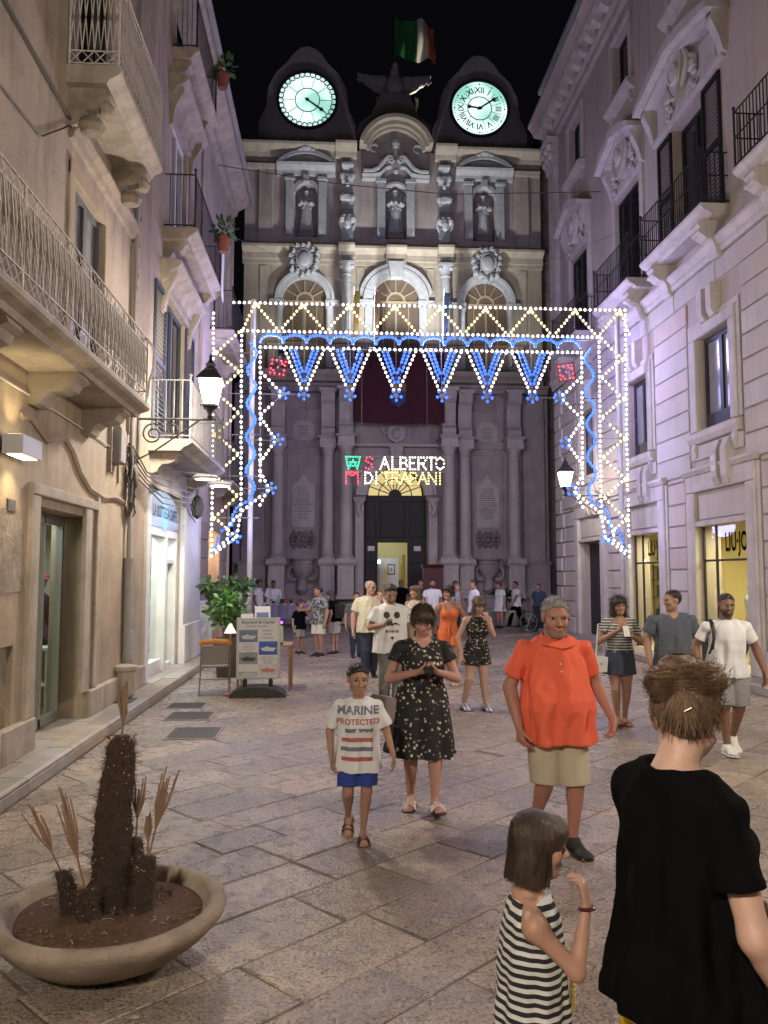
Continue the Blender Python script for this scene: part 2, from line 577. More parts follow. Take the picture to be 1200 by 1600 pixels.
# iron and stone hatches in the paving
M['hatch'] = mat('cast hatch', (.085, .082, .08), .6, (.055, .052, .05), 14, .5, bump=.5, bscale=60)
for q, lab in (((-1.98, 9.52, -1.36, 10.25), 'nearest dark rectangular hatch cover in the paving below the A-board'),
               ((-2.25, 10.75, -1.62, 11.4), 'middle of three dark hatch covers in the paving near the kerb'),
               ((-2.42, 11.65, -1.85, 12.2), 'farthest, palest hatch cover in the paving next to the kerb')):
    r_ = empty('hatch_cover', ((q[0] + q[2]) / 2, (q[1] + q[3]) / 2, 0), label=lab, cat='hatch cover', group='hatch covers in the paving')
    b = MB(); b.box(q[0] + .03, q[2] - .03, q[1] + .03, q[3] - .03, -.01, .010)
    for k in range(7):
        yy = q[1] + .07 + (q[3] - q[1] - .14) * k / 6
        b.box(q[0] + .06, q[2] - .06, yy - .012, yy + .012, .010, .014)
    rel(b.build('lid', M['hatch'], r_), r_)
    b = MB()
    for a in ((q[0], q[2], q[1], q[1] + .026), (q[0], q[2], q[3] - .026, q[3]), (q[0], q[0] + .026, q[1] + .026, q[3] - .026), (q[2] - .026, q[2], q[1] + .026, q[3] - .026)):
        b.box(*a, -.01, .012)
    rel(b.build('rim', M['kerb'], r_), r_)
# ================================================================== the palace that closes the street
PAL = empty('palace', (2.45, 32, 0), label='baroque stone town palace with two lit clocks closing the end of the street', cat='palace')
def pal(mb, name, m, parent=None, **k):
    o = mb.build(name, m, parent or PAL, **k)
    o.matrix_parent_inverse = Matrix.Translation((-2.45, -32, 0)) if parent is None else o.matrix_parent_inverse
    return o
def F(): return MB(TF)

# walls: three storeys, each its own mesh; openings are cut out of the wall as separate panels
b = F()
for s0, s1 in ((-6.5, -1.45), (1.45, 6.25)): b.box(s0, s1, -1.2, 0, 0, 9.6)
b.box(-1.45, 1.45, -1.2, 0, 6.45, 9.6)
# spandrels beside the round fanlight
for sg in (-1, 1):
    P = [(sg * 1.45, 4.9), (sg * 1.45, 6.45), (0, 6.45), (0, 6.32)]
    P += [(sg * 1.22 * math.sin(a), 5.1 + 1.22 * math.cos(a)) for a in [PI / 2 * i / 8 for i in range(9)]]
    P += [(sg * 1.22, 4.9)]
    b.front(P, -1.2, -.02)
lower_wall = pal(b, 'wall', M['pal_low'])
b = F(); b.box(-6.2, 6.1, -1.2, 0, 9.6, 15.3); pal(b, 'wall', M['pal_mid'])
b = F(); b.box(-6.2, 6.1, -1.6, -.45, 15.3, 19.5)
for s0, s1 in ((-6.2, -4.15), (-3.25, -.5), (.5, 3.25), (4.15, 6.1)): b.box(s0, s1, -.45, 0, 15.3, 19.5)
for s0, s1 in ((-4.15, -3.25), (-.5, .5), (3.25, 4.15)):
    c, w = (s0 + s1) / 2, (s1 - s0) / 2
    b.box(s0, s1, -.45, 0, 15.3, 15.75); b.box(s0, s1, -.45, 0, 18.3, 19.5)
    for sg in (-1, 1):
        P = [(c + sg * w, 17.55), (c + sg * w, 18.3), (c, 18.3)] + [(c + sg * w * math.sin(a), 17.55 + w * math.cos(a)) for a in [PI / 2 * i / 7 for i in range(8)]]
        b.front(P, -.45, -.004)
pal(b, 'wall', M['pal_low'])
# set-back side tower to the right, in coursed ashlar
TW = empty('tower', (9.6, 32, 0), label='plain ashlar tower wall set back at the right of the palace', cat='tower')
b = F(); b.box(6.25, 8.2, -2.4, -.62, 0, 21); rel(b.build('wall', M['joint'], TW), TW)
r = random.Random(2)
z = .05
while z < 20.6:
    h = r.uniform(.36, .5)
    s = 6.26 + r.uniform(-.4, 0)
    while s < 8.0:
        L = r.uniform(.6, 1.0)
        s0, s1 = max(s, 6.26), min(s + L, 8.15)
        if s1 - s0 > .06:
            b = F(); b.bbox(s0 + .006, s1 - .006, -.64, -.58 + r.uniform(-.006, .006), z + .006, z + h - .006, .012)
            rel(b.build('ashlar_block', M['pal_block'], TW), TW)
        s += L
    z += h

# plinth and steps
b = F(); b.box(-6.6, -1.6, 0, .75, 0, .55); b.box(-6.6, -1.6, 0, .62, .55, .96); pal(b, 'plinth', M['pal_low']); b = F(); b.box(1.6, 6.3, 0, .75, 0, .55); b.box(1.6, 6.3, 0, .62, .55, .96)
pal(b, 'plinth', M['pal_low'])
for i in range(6):
    b = F(); b.box(-1.59, 1.59, -.5, 2.2 - .32 * i, .16 * i, .16 * (i + 1) - .003)
    pal(b, 'step', M['column'])
b = F(); b.box(-1.45, 1.45, -1.9, .2, .955, .985); pal(b, 'threshold', M['column'])

# columns with pedestals: front pair, middle pair, outer pair
SH = [(.345, 0), (.345, .05), (.33, .09), (.30, .12), (.315, .17), (.285, .22)]
def column(s, d, r, z0, z1):
    c = F(); c.lathe([(r, z0 + .28)] + [(r * (1 - .14 * t ** 1.6), z0 + .28 + (z1 - z0 - .7) * t) for t in (.2, .4, .6, .8, 1)], (s, d, 0), 20)
    col = pal(c, 'column', M['column'], smooth=True)
    k = F(); k.box(s - r * 1.42, s + r * 1.42, d - r * 1.42, d + r * 1.42, z0, z0 + .09)
    k.lathe([(r * 1.38, z0 + .09), (r * 1.42, z0 + .13), (r * 1.36, z0 + .17), (r * 1.16, z0 + .19), (r * 1.22, z0 + .23), (r * 1.05, z0 + .279)], (s, d, 0), 20)
    k.build('base', M['column'], col, smooth=True)
    zc = z1 - .42
    k = F()
    k.lathe([(r * .88, zc), (r * 1.0, zc + .03), (r * .9, zc + .06), (r * .92, zc + .2), (r * 1.22, zc + .3), (r * 1.22, zc + .33)], (s, d, 0), 20)
    k.box(s - r * 1.35, s + r * 1.35, d - r * 1.35, d + r * 1.35, zc + .33, z1)
    k.build('capital', M['column'], col, smooth=True)
    col.matrix_parent_inverse = Matrix.Translation((-2.45, -32, 0))
    return col
def pedestal(s, d, w, z0, z1):
    k = F()
    k.bbox(s - w, s + w, 0, d + w, z0, z0 + .16, .02); k.bbox(s - w * .88, s + w * .88, 0, d + w * .88, z0 + .16, z1 - .16, .02)
    k.bbox(s - w * .64, s + w * .64, d, d + w * .88 + .02, z0 + .32, z1 - .32, .02)
    k.mold([(0, z1 - .16), (d + w * .9, z1 - .16), (d + w * 1.1, z1 - .06), (d + w * 1.1, z1), (0, z1)], s - w * 1.1, s + w * 1.1)
    pal(k, 'pedestal', M['column'])
for s, d, r_, w in ((-2.03, .95, .26, .36), (2.03, .95, .26, .36), (-2.74, .5, .235, .33), (2.74, .5, .235, .33), (-4.7, .62, .25, .36), (4.7, .62, .25, .36)):
    pedestal(s, d, w, .96, 2.42)
    column(s, d, r_, 2.42, 6.98)
    k = F(); k.bbox(s - .33, s + .33, 0, d + .33, 6.98, 7.28, .02); k.mold([(0, 7.28), (d + .36, 7.28), (d + .42, 7.36), (0, 7.36)], s - .4, s + .4)
    pal(k, 'entablature_block', M['column'])
    # tall scroll console carrying the balcony
    k = F()
    prof = [(0, 7.36), (d + .14, 7.36), (d + .22, 7.5), (d + .2, 7.66), (d + .08, 7.78), (d + .02, 8.0), (d + .05, 8.35), (d + .16, 8.65), (d + .34, 8.8), (d + .38, 8.95), (d + .38, 9.12), (0, 9.12)]
    k.mold(prof, s - .27, s + .27)
    k.mold([(p[0] + .03, p[1]) for p in prof[1:-1]] + [(d - .2, 9.1), (d - .2, 7.4)], s - .12, s + .12)
    k.mold([(0, 9.12), (d + .45, 9.12), (d + .5, 9.24), (0, 9.24)], s - .36, s + .36)
    pal(k, 'console', M['column'])
# long mouldings of the lower storey
for z, d, h in ((7.0, .12, .3), (9.24, .5, .3)):
    for s0, s1 in ((-6.3, -1.72), (1.72, 6.2)):
        k = F(); k.mold([(0, z), (d * .6, z), (d * .8, z + h * .5), (d, z + h * .7), (d, z + h), (0, z + h)], s0, s1)
        pal(k, 'moulding', M['pal_low'])
# panels, plaques, carved shields and bracketed basins between the columns
for c in (-3.72, 3.72):
    sg = 1 if c > 0 else -1
    b = F(); b.bbox(c - .66, c + .66, 0, .05, 2.5, 6.75, .02); pal(b, 'wall_panel', M['pal_low'])
    b = F(); b.bbox(c - .70, c + .70, 0, .06, 6.98 + .33, 8.6, .02); pal(b, 'wall_panel', M['pal_low'])
    b = F(); b.front([(c - .46, 3.9), (c - .40, 3.8), (c + .40, 3.8), (c + .46, 3.9), (c + .46, 5.42), (c + .18, 5.66), (c, 5.95), (c - .18, 5.66), (c - .46, 5.42)], .05, .10)
    pl = pal(b, 'inscription_plaque', M['marble'])
    r = random.Random(8 + sg)
    b = F()
    for i in range(14):
        w = r.uniform(.18, .37)
        x = c - w
        while x < c + w - .03:
            L = r.uniform(.03, .12)
            b.box(x, min(x + L, c + w), .1, .102, 5.34 - i * .093, 5.375 - i * .093)
            x += L + .018
    b.build('inscription', M['reliefd'], pl)
    b = F(); o8 = [(c + .42 * a, 7.64 + .44 * q) for a, q in ((-.55, -1), (.55, -1), (1, -.55), (1, .55), (.55, 1), (-.55, 1), (-1, .55), (-1, -.55))]
    b.front(o8, .06, .11)
    pl = pal(b, 'octagonal_plaque', M['marble'])
    b = F()
    for i in range(6):
        w = r.uniform(.12, .26)
        b.box(c - w, c + w, .11, .112, 7.84 - i * .085, 7.868 - i * .085)
    b.build('inscription', M['reliefd'], pl)
    b = F(); b.arc(c, 3.3, .16, .24, 0, 360, .05, .2, 16); b.ball((c, .1, 3.3), (.14, .1, .14), 10)
    for k in range(10):
        a = 2 * PI * k / 10
        b.ball((c + .36 * math.cos(a), .1, 3.3 + .26 * math.sin(a)), (.11, .1, .09), 7)
    for sx in (-1, 1):
        b.tube([(c + sx * (.30 + .16 * math.sin(t * 3)), .12, 2.95 + .7 * t) for t in (0, .2, .4, .6, .8, 1)], .06, 6)
    pal(b, 'carved_shield', M['reliefd'], smooth=True)
    b = F()
    b.lathe([(.10, 1.15), (.26, 1.3), (.2, 1.42), (.17, 1.7), (.3, 1.86), (.46, 2.16), (.48, 2.3), (.42, 2.34), (.42, 2.44), (.5, 2.5), (.5, 2.56), (0, 2.56)], (c, .2, 0), 18)
    for sx in (-1, 1):
        b.tube([(c + sx * (.36 + .2 * math.sin(a)), .35, 1.95 + .26 * math.cos(a)) for a in [PI * i / 8 for i in range(-2, 11)]], .055, 6)
    pal(b, 'basin_bracket', M['pal_low'], smooth=True)
# outer pilaster at far right and left
for s in (5.62, -5.7):
    b = F(); b.bbox(s - .45, s + .45, 0, .16, 2.42, 9.2, .02); b.bbox(s - .55, s + .55, 0, .45, .96, 2.3, .02); b.mold([(0, 2.3), (.46, 2.3), (.52, 2.42), (0, 2.42)], s - .6, s + .6)
    pal(b, 'pilaster', M['pal_low'])

# door: surround, arch, dark leaf with an open wicket, fanlight
b = F()
for sg in (-1, 1):
    b.bbox(min(sg * 1.30, sg * 1.66), max(sg * 1.30, sg * 1.66), -.3, .22, .98, 5.0, .02)
    b.mold([(0, 4.82), (.28, 4.82), (.34, 4.96), (0, 5.0)], min(sg * 1.26, sg * 1.72), max(sg * 1.26, sg * 1.72))
    b.tube([(sg * (1.42 + .12 * math.sin(t * PI)), .3, 4.8 - .55 * t) for t in (0, .25, .5, .75, 1)], .11, 7)
b.arc(0, 5.08, 1.16, 1.55, 0, 180, -.3, .22, 24); b.arc(0, 5.08, 1.5, 1.62, 0, 180, -.1, .3, 24)
pal(b, 'door_surround', M['column'])
b = F(); b.front([(-.2, 6.55), (.2, 6.55), (.28, 7.05), (-.28, 7.05)], 0, .4); b.mold([(0, 7.02), (.45, 7.02), (.5, 7.12), (0, 7.14)], -1.7, 1.7)
pal(b, 'keystone', M['marble'])
b = F(); b.front([(-.36, 7.6), (-.3, 7.35), (0, 7.18), (.3, 7.35), (.36, 7.6), (.3, 7.9), (-.3, 7.9)], 0, .2)
b.ball((0, .2, 7.58), (.2, .12, .24), 10)
for sx in (-1, 1): b.tube([(sx * (.36 + .25 * t), .14, 7.7 - .3 * math.sin(t * 5) * .5) for t in [i / 6 for i in range(7)]], .06, 6)
pal(b, 'crest_over_door', M['marble'], smooth=True)
b = F()
b.box(-1.3, -.71, -.52, -.42, .985, 5.08); b.box(.5, 1.3, -.52, -.42, .985, 5.08); b.box(-.71, .5, -.52, -.42, 3.2, 5.08)
for s0, s1 in ((-1.2, -.8), (.6, 1.2)):
    for z0, z1 in ((1.2, 2.4), (3.4, 4.9)): b.bbox(s0, s1, -.42, -.40, z0, z1, .02)
b.bbox(-.6, .4, -.42, -.40, 3.4, 4.9, .02)
door = pal(b, 'door', M['wood_dark'])
for s in (-.98, .9):
    k = F(); k.box(s - .14, s + .14, -.395, -.385, 2.86, 3.06); k.build('notice_sheet', M['white'], door)
M['fan'] = emis('fanlight glow', (1, .80, .33), .62)
b = F(); b.arc(0, 5.12, .02, 1.15, 0, 180, -.5, -.48, 24); fan = pal(b, 'fanlight', M['fan'])
b = F()
for i in range(1, 9):
    a = math.radians(180 * i / 9)
    b.bar((.26 * math.cos(a), -.46, 5.12 + .26 * math.sin(a)), (1.15 * math.cos(a), -.46, 5.12 + 1.15 * math.sin(a)), .026)
b.arc(0, 5.12, 0.0, .27, 0, 180, -.48, -.44, 14)
for i in range(5):
    a = math.radians(18 + 36 * i)
    cx, cz = .98 * math.cos(a), 5.12 + .98 * math.sin(a)
b.arc(0, 5.12, .66, .70, 0, 180, -.48, -.45, 20); b.arc(0, 5.12, 1.1, 1.18, 0, 180, -.5, -.43, 24); b.box(-1.18, 1.18, -.5, -.43, 5.07, 5.13)
b.build('glazing_bars', M['wood_dark'], fan)
# lit room behind the wicket
M['room'] = mat('room wall', (.62, .60, .42), .8)
b = F(); b.box(-2.2, 2.2, -4.4, -4.3, .9, 5.0); b.box(-2.3, -2.2, -4.4, -1.2, .9, 5.0); b.box(2.2, 2.3, -4.4, -1.2, .9, 5.0); b.box(-2.2, 2.2, -4.3, -1.2, 4.9, 5.0); b.box(-2.2, 2.2, -4.3, -.9, .93, .98)
room = pal(b, 'entrance_room', M['room'])
light('entrance_lamp', 'POINT', TF(-.4, -2.6, 3.9), 55, (1, .9, .62), PAL, .25)
EX = empty('display_board', TF(-.1, -2.2, .98), label='white display panel on legs inside the lit palace doorway', cat='display board')
b = F(); b.box(-.78, .28, -2.25, -2.2, 1.25, 2.62); rel(b.build('panel', M['white'], EX), EX)
b = F(); b.box(-.78, -.74, -2.27, -2.21, .98, 1.25); b.box(.24, .28, -2.27, -2.21, .98, 1.25); rel(b.build('legs', M['alu'], EX), EX)
b = F(); b.box(-.2, .12, -2.2, -2.18, 1.9, 2.35); rel(b.build('picture_frame', M['irong'], EX), EX)
b = F(); b.box(-.16, .08, -2.18, -2.176, 1.95, 2.3); b2 = rel(b.build('picture', M['white'], EX), EX)
b = F(); b.box(-.09, .01, -2.176, -2.173, 2.06, 2.2); rel(b.build('print', M['greypl'], EX), EX)
M['easel'] = mat('yellow wood', (.45, .33, .06), .6)
b = F(); b.bar((-.5, -1.6, .98), (-.34, -1.7, 2.3), .025); b.bar((-.16, -1.6, .98), (-.32, -1.7, 2.3), .025); b.bar((-.33, -2.0, .98), (-.33, -1.7, 2.25), .022); b.box(-.52, -.14, -1.62, -1.58, 1.45, 1.49)
tag(b.build('easel', M['easel']), 'wooden easel standing in the lit palace doorway', 'easel')
b = F(); b.box(.36, .5, -1.5, -1.44, .98, 2.75); b.box(.3, .48, -1.44, -1.43, 1.5, 2.3)
tag(b.build('notice_stand', M['easel']), 'yellow notice stand at the right edge of the lit doorway', 'stand')
SP = empty('spot_lamp', TF(-.62, -1.2, .98), label='bright work lamp on a thin stand in the palace doorway', cat='lamp')
b = F(); b.bar((-.62, -1.2, .98), (-.62, -1.2, 2.38), .014, 6); rel(b.build('stand', M['iron'], SP), SP)
b = F(); b.ball((-.62, -1.16, 2.44), .075, 10); rel(b.build('bulb', emis('cold lamp', (.85, .95, 1), 14), SP), SP)
light('doorway_lamp', 'POINT', TF(-.62, -1.05, 2.5), 25, (.85, .95, 1), SP, .06)
b = F(); b.box(.95, 1.7, .95, 1.5, .45, 2.15); b.mold([(.94, 2.15), (1.52, 2.15), (1.3, 2.3), (1.0, 2.3)], .92, 1.73)
tag(b.build('information_kiosk', mat('maroon paint', (.09, .02, .025), .5)), 'dark maroon kiosk box beside the right door column', 'kiosk')

# balcony over the whole width
BAL = F(); BAL.mold([(0, 9.54), (.9, 9.54), (1.0, 9.64), (1.18, 9.74), (1.22, 9.92), (0, 9.92)], -5.3, 5.2)
bal = pal(BAL, 'balcony', M['pal_mid'])
b = F()
for s0, s1, d0, d1 in ((-5.2, 5.1, 1.12, 1.12), (-5.2, -5.2, .02, 1.12), (5.1, 5.1, .02, 1.12)):
    for z in (10.0, 10.98): b.bar((s0, d0, z), (s1, d1, z), .022)
    L = math.hypot(s1 - s0, d1 - d0); n = int(L / .13)
    for i in range(n + 1):
        t = i / n; b.bar((s0 + (s1 - s0) * t, d0 + (d1 - d0) * t, 10.0), (s0 + (s1 - s0) * t, d0 + (d1 - d0) * t, 10.98), .011)
b.build('railing', M['irong'], bal, kind='stuff')
# middle storey: arched openings, half columns, cornice, shields
def fan_window(c, ri, ro, zs, central):
    b = F()
    b.arc(c, zs, ri, ro, 0, 180, 0, .22, 22); b.arc(c, zs, ro - .06, ro + .06, 0, 180, 0, .30, 22)
    for sg in (-1, 1):
        b.bbox(min(c + sg * ri, c + sg * ro), max(c + sg * ri, c + sg * ro), 0, .2, 9.92, zs - .2, .02)
        b.bbox(min(c + sg * (ri - .05), c + sg * (ro + .3)), max(c + sg * (ri - .05), c + sg * (ro + .3)), 0, .28, zs - .2, zs, .02)
    if central:
        b.front([(c - .22, zs + ri - .05), (c + .22, zs + ri - .05), (c + .34, zs + ro + .28), (c - .34, zs + ro + .28)], 0, .42)
        b.arc(c, zs, ro + .1, ro + .24, 12, 78, 0, .3, 10); b.arc(c, zs, ro + .1, ro + .24, 102, 168, 0, .3, 10)
    w = pal(b, 'arched_window', M['relief'])
    k = F(); k.arc(c, zs, 0, ri, 0, 180, .01, .03, 20); k.box(c - ri, c + ri, .01, .03, 9.93, zs)
    k.build('infill', mat('brown window', (.14, .105, .075), .6, (.09, .07, .055), 4, .5), w)
    k = F()
    for i in range(1, 6):
        a = PI * i / 6
        k.bar((c + ri * .38 * math.cos(a), .05, zs + ri * .38 * math.sin(a)), (c + ri * math.cos(a), .05, zs + ri * math.sin(a)), .03)
    k.arc(c, zs, ri * .32, ri * .42, 0, 180, .03, .08, 14); k.box(c - .05, c + .05, .03, .09, 9.95, zs - .1)
    for x in (-.55, .55): k.box(c + x * ri - .02, c + x * ri + .02, .03, .06, 10, zs - .1)
    k.box(c - ri, c + ri, .03, .08, zs - .1, zs)
    k.build('glazing_bars', mat('tan frame', (.30, .25, .18), .6), w)
fan_window(-3.72, .88, 1.15, 13.05, False)
fan_window(3.72, .88, 1.15, 13.05, False)
fan_window(0, .95, 1.28, 13.1, True)
for s in (-2.03, 2.03):
    b = F(); b.lathe([(.24, 9.92), (.24, 10.2), (.19, 10.28), (.2, 12), (.175, 14.0)], (s, .32, 0), 16)
    c_ = pal(b, 'half_column', M['relief'], smooth=True)
    b = F(); b.lathe([(.18, 14.0), (.21, 14.05), (.19, 14.1), (.2, 14.25), (.30, 14.42), (.30, 14.46)], (s, .32, 0), 14); b.box(s - .3, s + .3, 0, .64, 14.46, 14.56)
    for sx in (-1, 1): b.ball((s + sx * .22, .5, 14.36), .1, 8)
    b.build('capital', M['relief'], c_, smooth=True)
for s in (-4.72, -2.74, 2.74, 4.72):
    b = F(); b.lathe([(.15, 9.92), (.15, 10.1), (.12, 10.15), (.11, 12.6), (.17, 12.75), (.17, 12.82)], (s, .18, 0), 12)
    pal(b, 'small_column', M['relief'], smooth=True)
b = F()
P = [(0, 14.56), (.14, 14.56), (.14, 14.72), (.2, 14.74), (.2, 14.98), (.3, 15.02), (.42, 15.1), (.5, 15.14), (.5, 15.24), (.3, 15.32), (0, 15.34)]
b.mold(P, -6.25, -2.36); b.mold(P, -1.70, 1.70); b.mold(P, 2.36, 6.12)
for s in (-2.03, 2.03): b.mold([(0, 14.56)] + [(p[0] + .28, p[1] + .004) for p in P[1:]], s - .33, s + .33)
b.mold([(0, 14.5)] + [(p[0] + .14, p[1] + .006) for p in P[1:]], -.42, .42)
pal(b, 'cornice', M['pal_mid'])
def cartouche(c, z, d, r, m, parent=None):
    b = F(); b.front([(c + r * .5 * math.cos(a) * (1 + .1 * math.cos(3 * a)), z + r * .62 * math.sin(a)) for a in [2 * PI * i / 18 for i in range(18)]], 0, d)
    b.ball((c, d, z), (r * .4, .1, r * .5), 12)
    q = random.Random(int(c * 10))
    for i in range(15):
        a = 2 * PI * i / 15
        rr = r * (.84 + .12 * (i % 2))
        b.ball((c + rr * math.cos(a) * .9, d * .6, z + rr * math.sin(a)), (r * .19, d * .6, r * .17), 7)
        b.tube([(c + r * (.55 + .3 * t) * math.cos(a + t * .5) , d * .75, z + r * (.6 + .3 * t) * math.sin(a + t * .5)) for t in (0, .33, .66, 1)], r * .075, 5)
    return b
for c in (-3.75, 3.75):
    pal(cartouche(c, 14.62, .55, .68, None), 'carved_shield', M['relief'], smooth=True)
# wall strips
for s in (-5.4, 5.3, -1.15 - .3, 1.45):
    b = F(); b.bbox(s - .16, s + .16, 0, .06, 9.92, 14.5, .01); pal(b, 'wall_strip', M['pal_mid'])
# upper storey
def niche(c, central):
    b = F()
    w = .62 if not central else .56
    for sg in (-1, 1):
        s0, s1 = sorted((c + sg * (w - .12), c + sg * (w + .22)))
        b.bbox(s0, s1, 0, .22, 15.75, 18.2, .02); b.bbox(s0 - .04, s1 + .04, 0, .27, 18.08, 18.22, .01)
    b.arc(c, 17.55, .44 if not central else .5, .6, 0, 180, 0, .16, 16)
    if not central:
        b.mold([(0, 18.3), (.2, 18.3), (.24, 18.46), (.42, 18.62), (.46, 18.72), (0, 18.74)], c - 1.2, c + 1.2)
        R0 = 1.55
        b.arc(c, 18.72 + .5 - R0, R0 - .1, R0 + .06, 43, 137, 0, .44, 18)
        b.arc(c, 18.72 + .5 - R0, R0 - .5, R0 - .1, 50, 130, 0, .1, 14)
        b.ball((c, .4, 19.35), (.26, .15, .16), 10); b.ball((c - .25, .4, 19.26), (.14, .1, .08), 8); b.ball((c + .25, .4, 19.26), (.14, .1, .08), 8)
        b.bbox(c - .13, c + .13, .1, .32, 17.95, 18.3, .02)
    else:
        for sg in (-1, 1):
            b.tube([(c + sg * x, .32, z) for x, z in ((1.35, 18.5), (1.0, 18.5), (.75, 18.62), (.5, 18.95), (.34, 19.12), (.17, 19.1), (.12, 18.95), (.22, 18.86))], .10, 7)
            b.tube([(c + sg * x, .28, z) for x, z in ((1.4, 18.36), (.95, 18.36), (.66, 18.42), (.42, 18.66), (.2, 18.72))], .09, 6)
            b.ball((c + sg * .2, .3, 19.0), (.17, .12, .17), 9)
            b.bbox(*sorted((c + sg * .62, c + sg * 1.4)), 0, .26, 18.2, 18.36, .01)
            b.arc(c + sg * .9, 19.55, .12, .2, 40, 290, .05, .2, 10)
        b.ball((c, .2, 19.75), (.2, .12, .24), 9); b.ball((c, .25, 18.55), (.12, .1, .14), 8)
    pal(b, 'niche_frame', M['relief'])
for c, f in ((-3.7, 0), (0, 1), (3.7, 0)): niche(c, f)
for s in (-2.0, 2.0):
    b = F(); b.mold([(0, 15.5), (.22, 15.5), (.3, 15.7), (.24, 16.1), (.48, 16.25), (.55, 16.5), (.4, 16.75), (.22, 16.85), (.2, 17.1), (.34, 17.25), (.36, 17.45), (.2, 17.6), (.16, 18.0), (.3, 18.2), (.3, 18.35), (.16, 18.5), (.4, 18.7), (.4, 18.8), (0, 18.8)], s - .24, s + .24)
    for z, d in ((16.35, .5), (17.35, .34), (18.28, .3)):
        for sx in (-1, 1): b.ball((s + sx * .22, d, z), (.12, .12, .17), 8)
    b.ball((s, .5, 16.2), (.16, .14, .3), 9); b.ball((s, .34, 17.9), (.1, .1, .14), 8)
    for sx in (-1, 1): b.tube([(s + sx * (.2 + .12 * math.sin(3 * t)), .42, 15.9 + .7 * t) for t in (0, .25, .5, .75, 1)], .06, 5)
    pal(b, 'scroll_pilaster', M['relief'])
for s in (-5.35, 5.3):
    b = F(); b.bbox(s - .3, s + .3, 0, .1, 15.4, 18.6, .02); b.mold([(0, 18.55), (.2, 18.55), (.26, 18.72), (0, 18.74)], s - .75, s + .75); pal(b, 'pilaster', M['pal_low'])
# top cornice with its round hump
P = [(0, 19.02), (.16, 19.05), (.22, 19.22), (.46, 19.34), (.56, 19.42), (.58, 19.52), (.2, 19.62), (-.4, 19.64)]
b = F(); b.mold(P, -6.3, -2.5); b.mold([(p[0] + .2, p[1]) for p in P[:-1]] + [(-.4, 19.64)], -2.5, -1.62); b.mold([(p[0] + .2, p[1]) for p in P[:-1]] + [(-.4, 19.64)], 1.62, 2.5); b.mold(P, 2.5, 6.15)
b.arc(0, 19.2, 1.40, 1.56, 14, 166, -.3, .74, 28); b.arc(0, 19.2, 1.24, 1.40, 14, 166, -.3, .5, 28); b.arc(0, 19.2, 1.14, 1.24, 12, 168, -.3, .3, 28)
pal(b, 'cornice', M['pal_mid'])
b = F(); b.arc(0, 19.2, .02, 1.24, 0, 180, -.5, .02, 24); pal(b, 'tympanum', M['pal_low'])
# clock gables
M['attic'] = mat('soot dark stone', (.17, .152, .165), .9, (.11, .10, .115), 2, .5, bump=.3, bscale=8)  # dark base colour stands in for the attic being unlit
M['dial'] = emis('clock glass', (.50, 1.0, .82), .95)
nt = M['dial'].node_tree
tc_ = nt.nodes.new('ShaderNodeTexCoord'); nz = nt.nodes.new('ShaderNodeTexNoise'); nz.inputs['Scale'].default_value = .8; nz.inputs['Detail'].default_value = 1
cr = nt.nodes.new('ShaderNodeValToRGB')
cr.color_ramp.elements[0].position = .42; cr.color_ramp.elements[0].color = (.38, .80, .68, 1)
cr.color_ramp.elements[1].position = .60; cr.color_ramp.elements[1].color = (1.0, 1.32, 1.24, 1)
nt.links.new(tc_.outputs['Object'], nz.inputs['Vector']); nt.links.new(nz.outputs['Fac'], cr.inputs[0]); nt.links.new(cr.outputs[0], nt.nodes['Principled BSDF'].inputs['Emission Color'])
M['dialink'] = mat('black numerals', (.01, .012, .012), .7)
M['dialink2'] = mat('red numerals', (.16, .03, .02), .7)
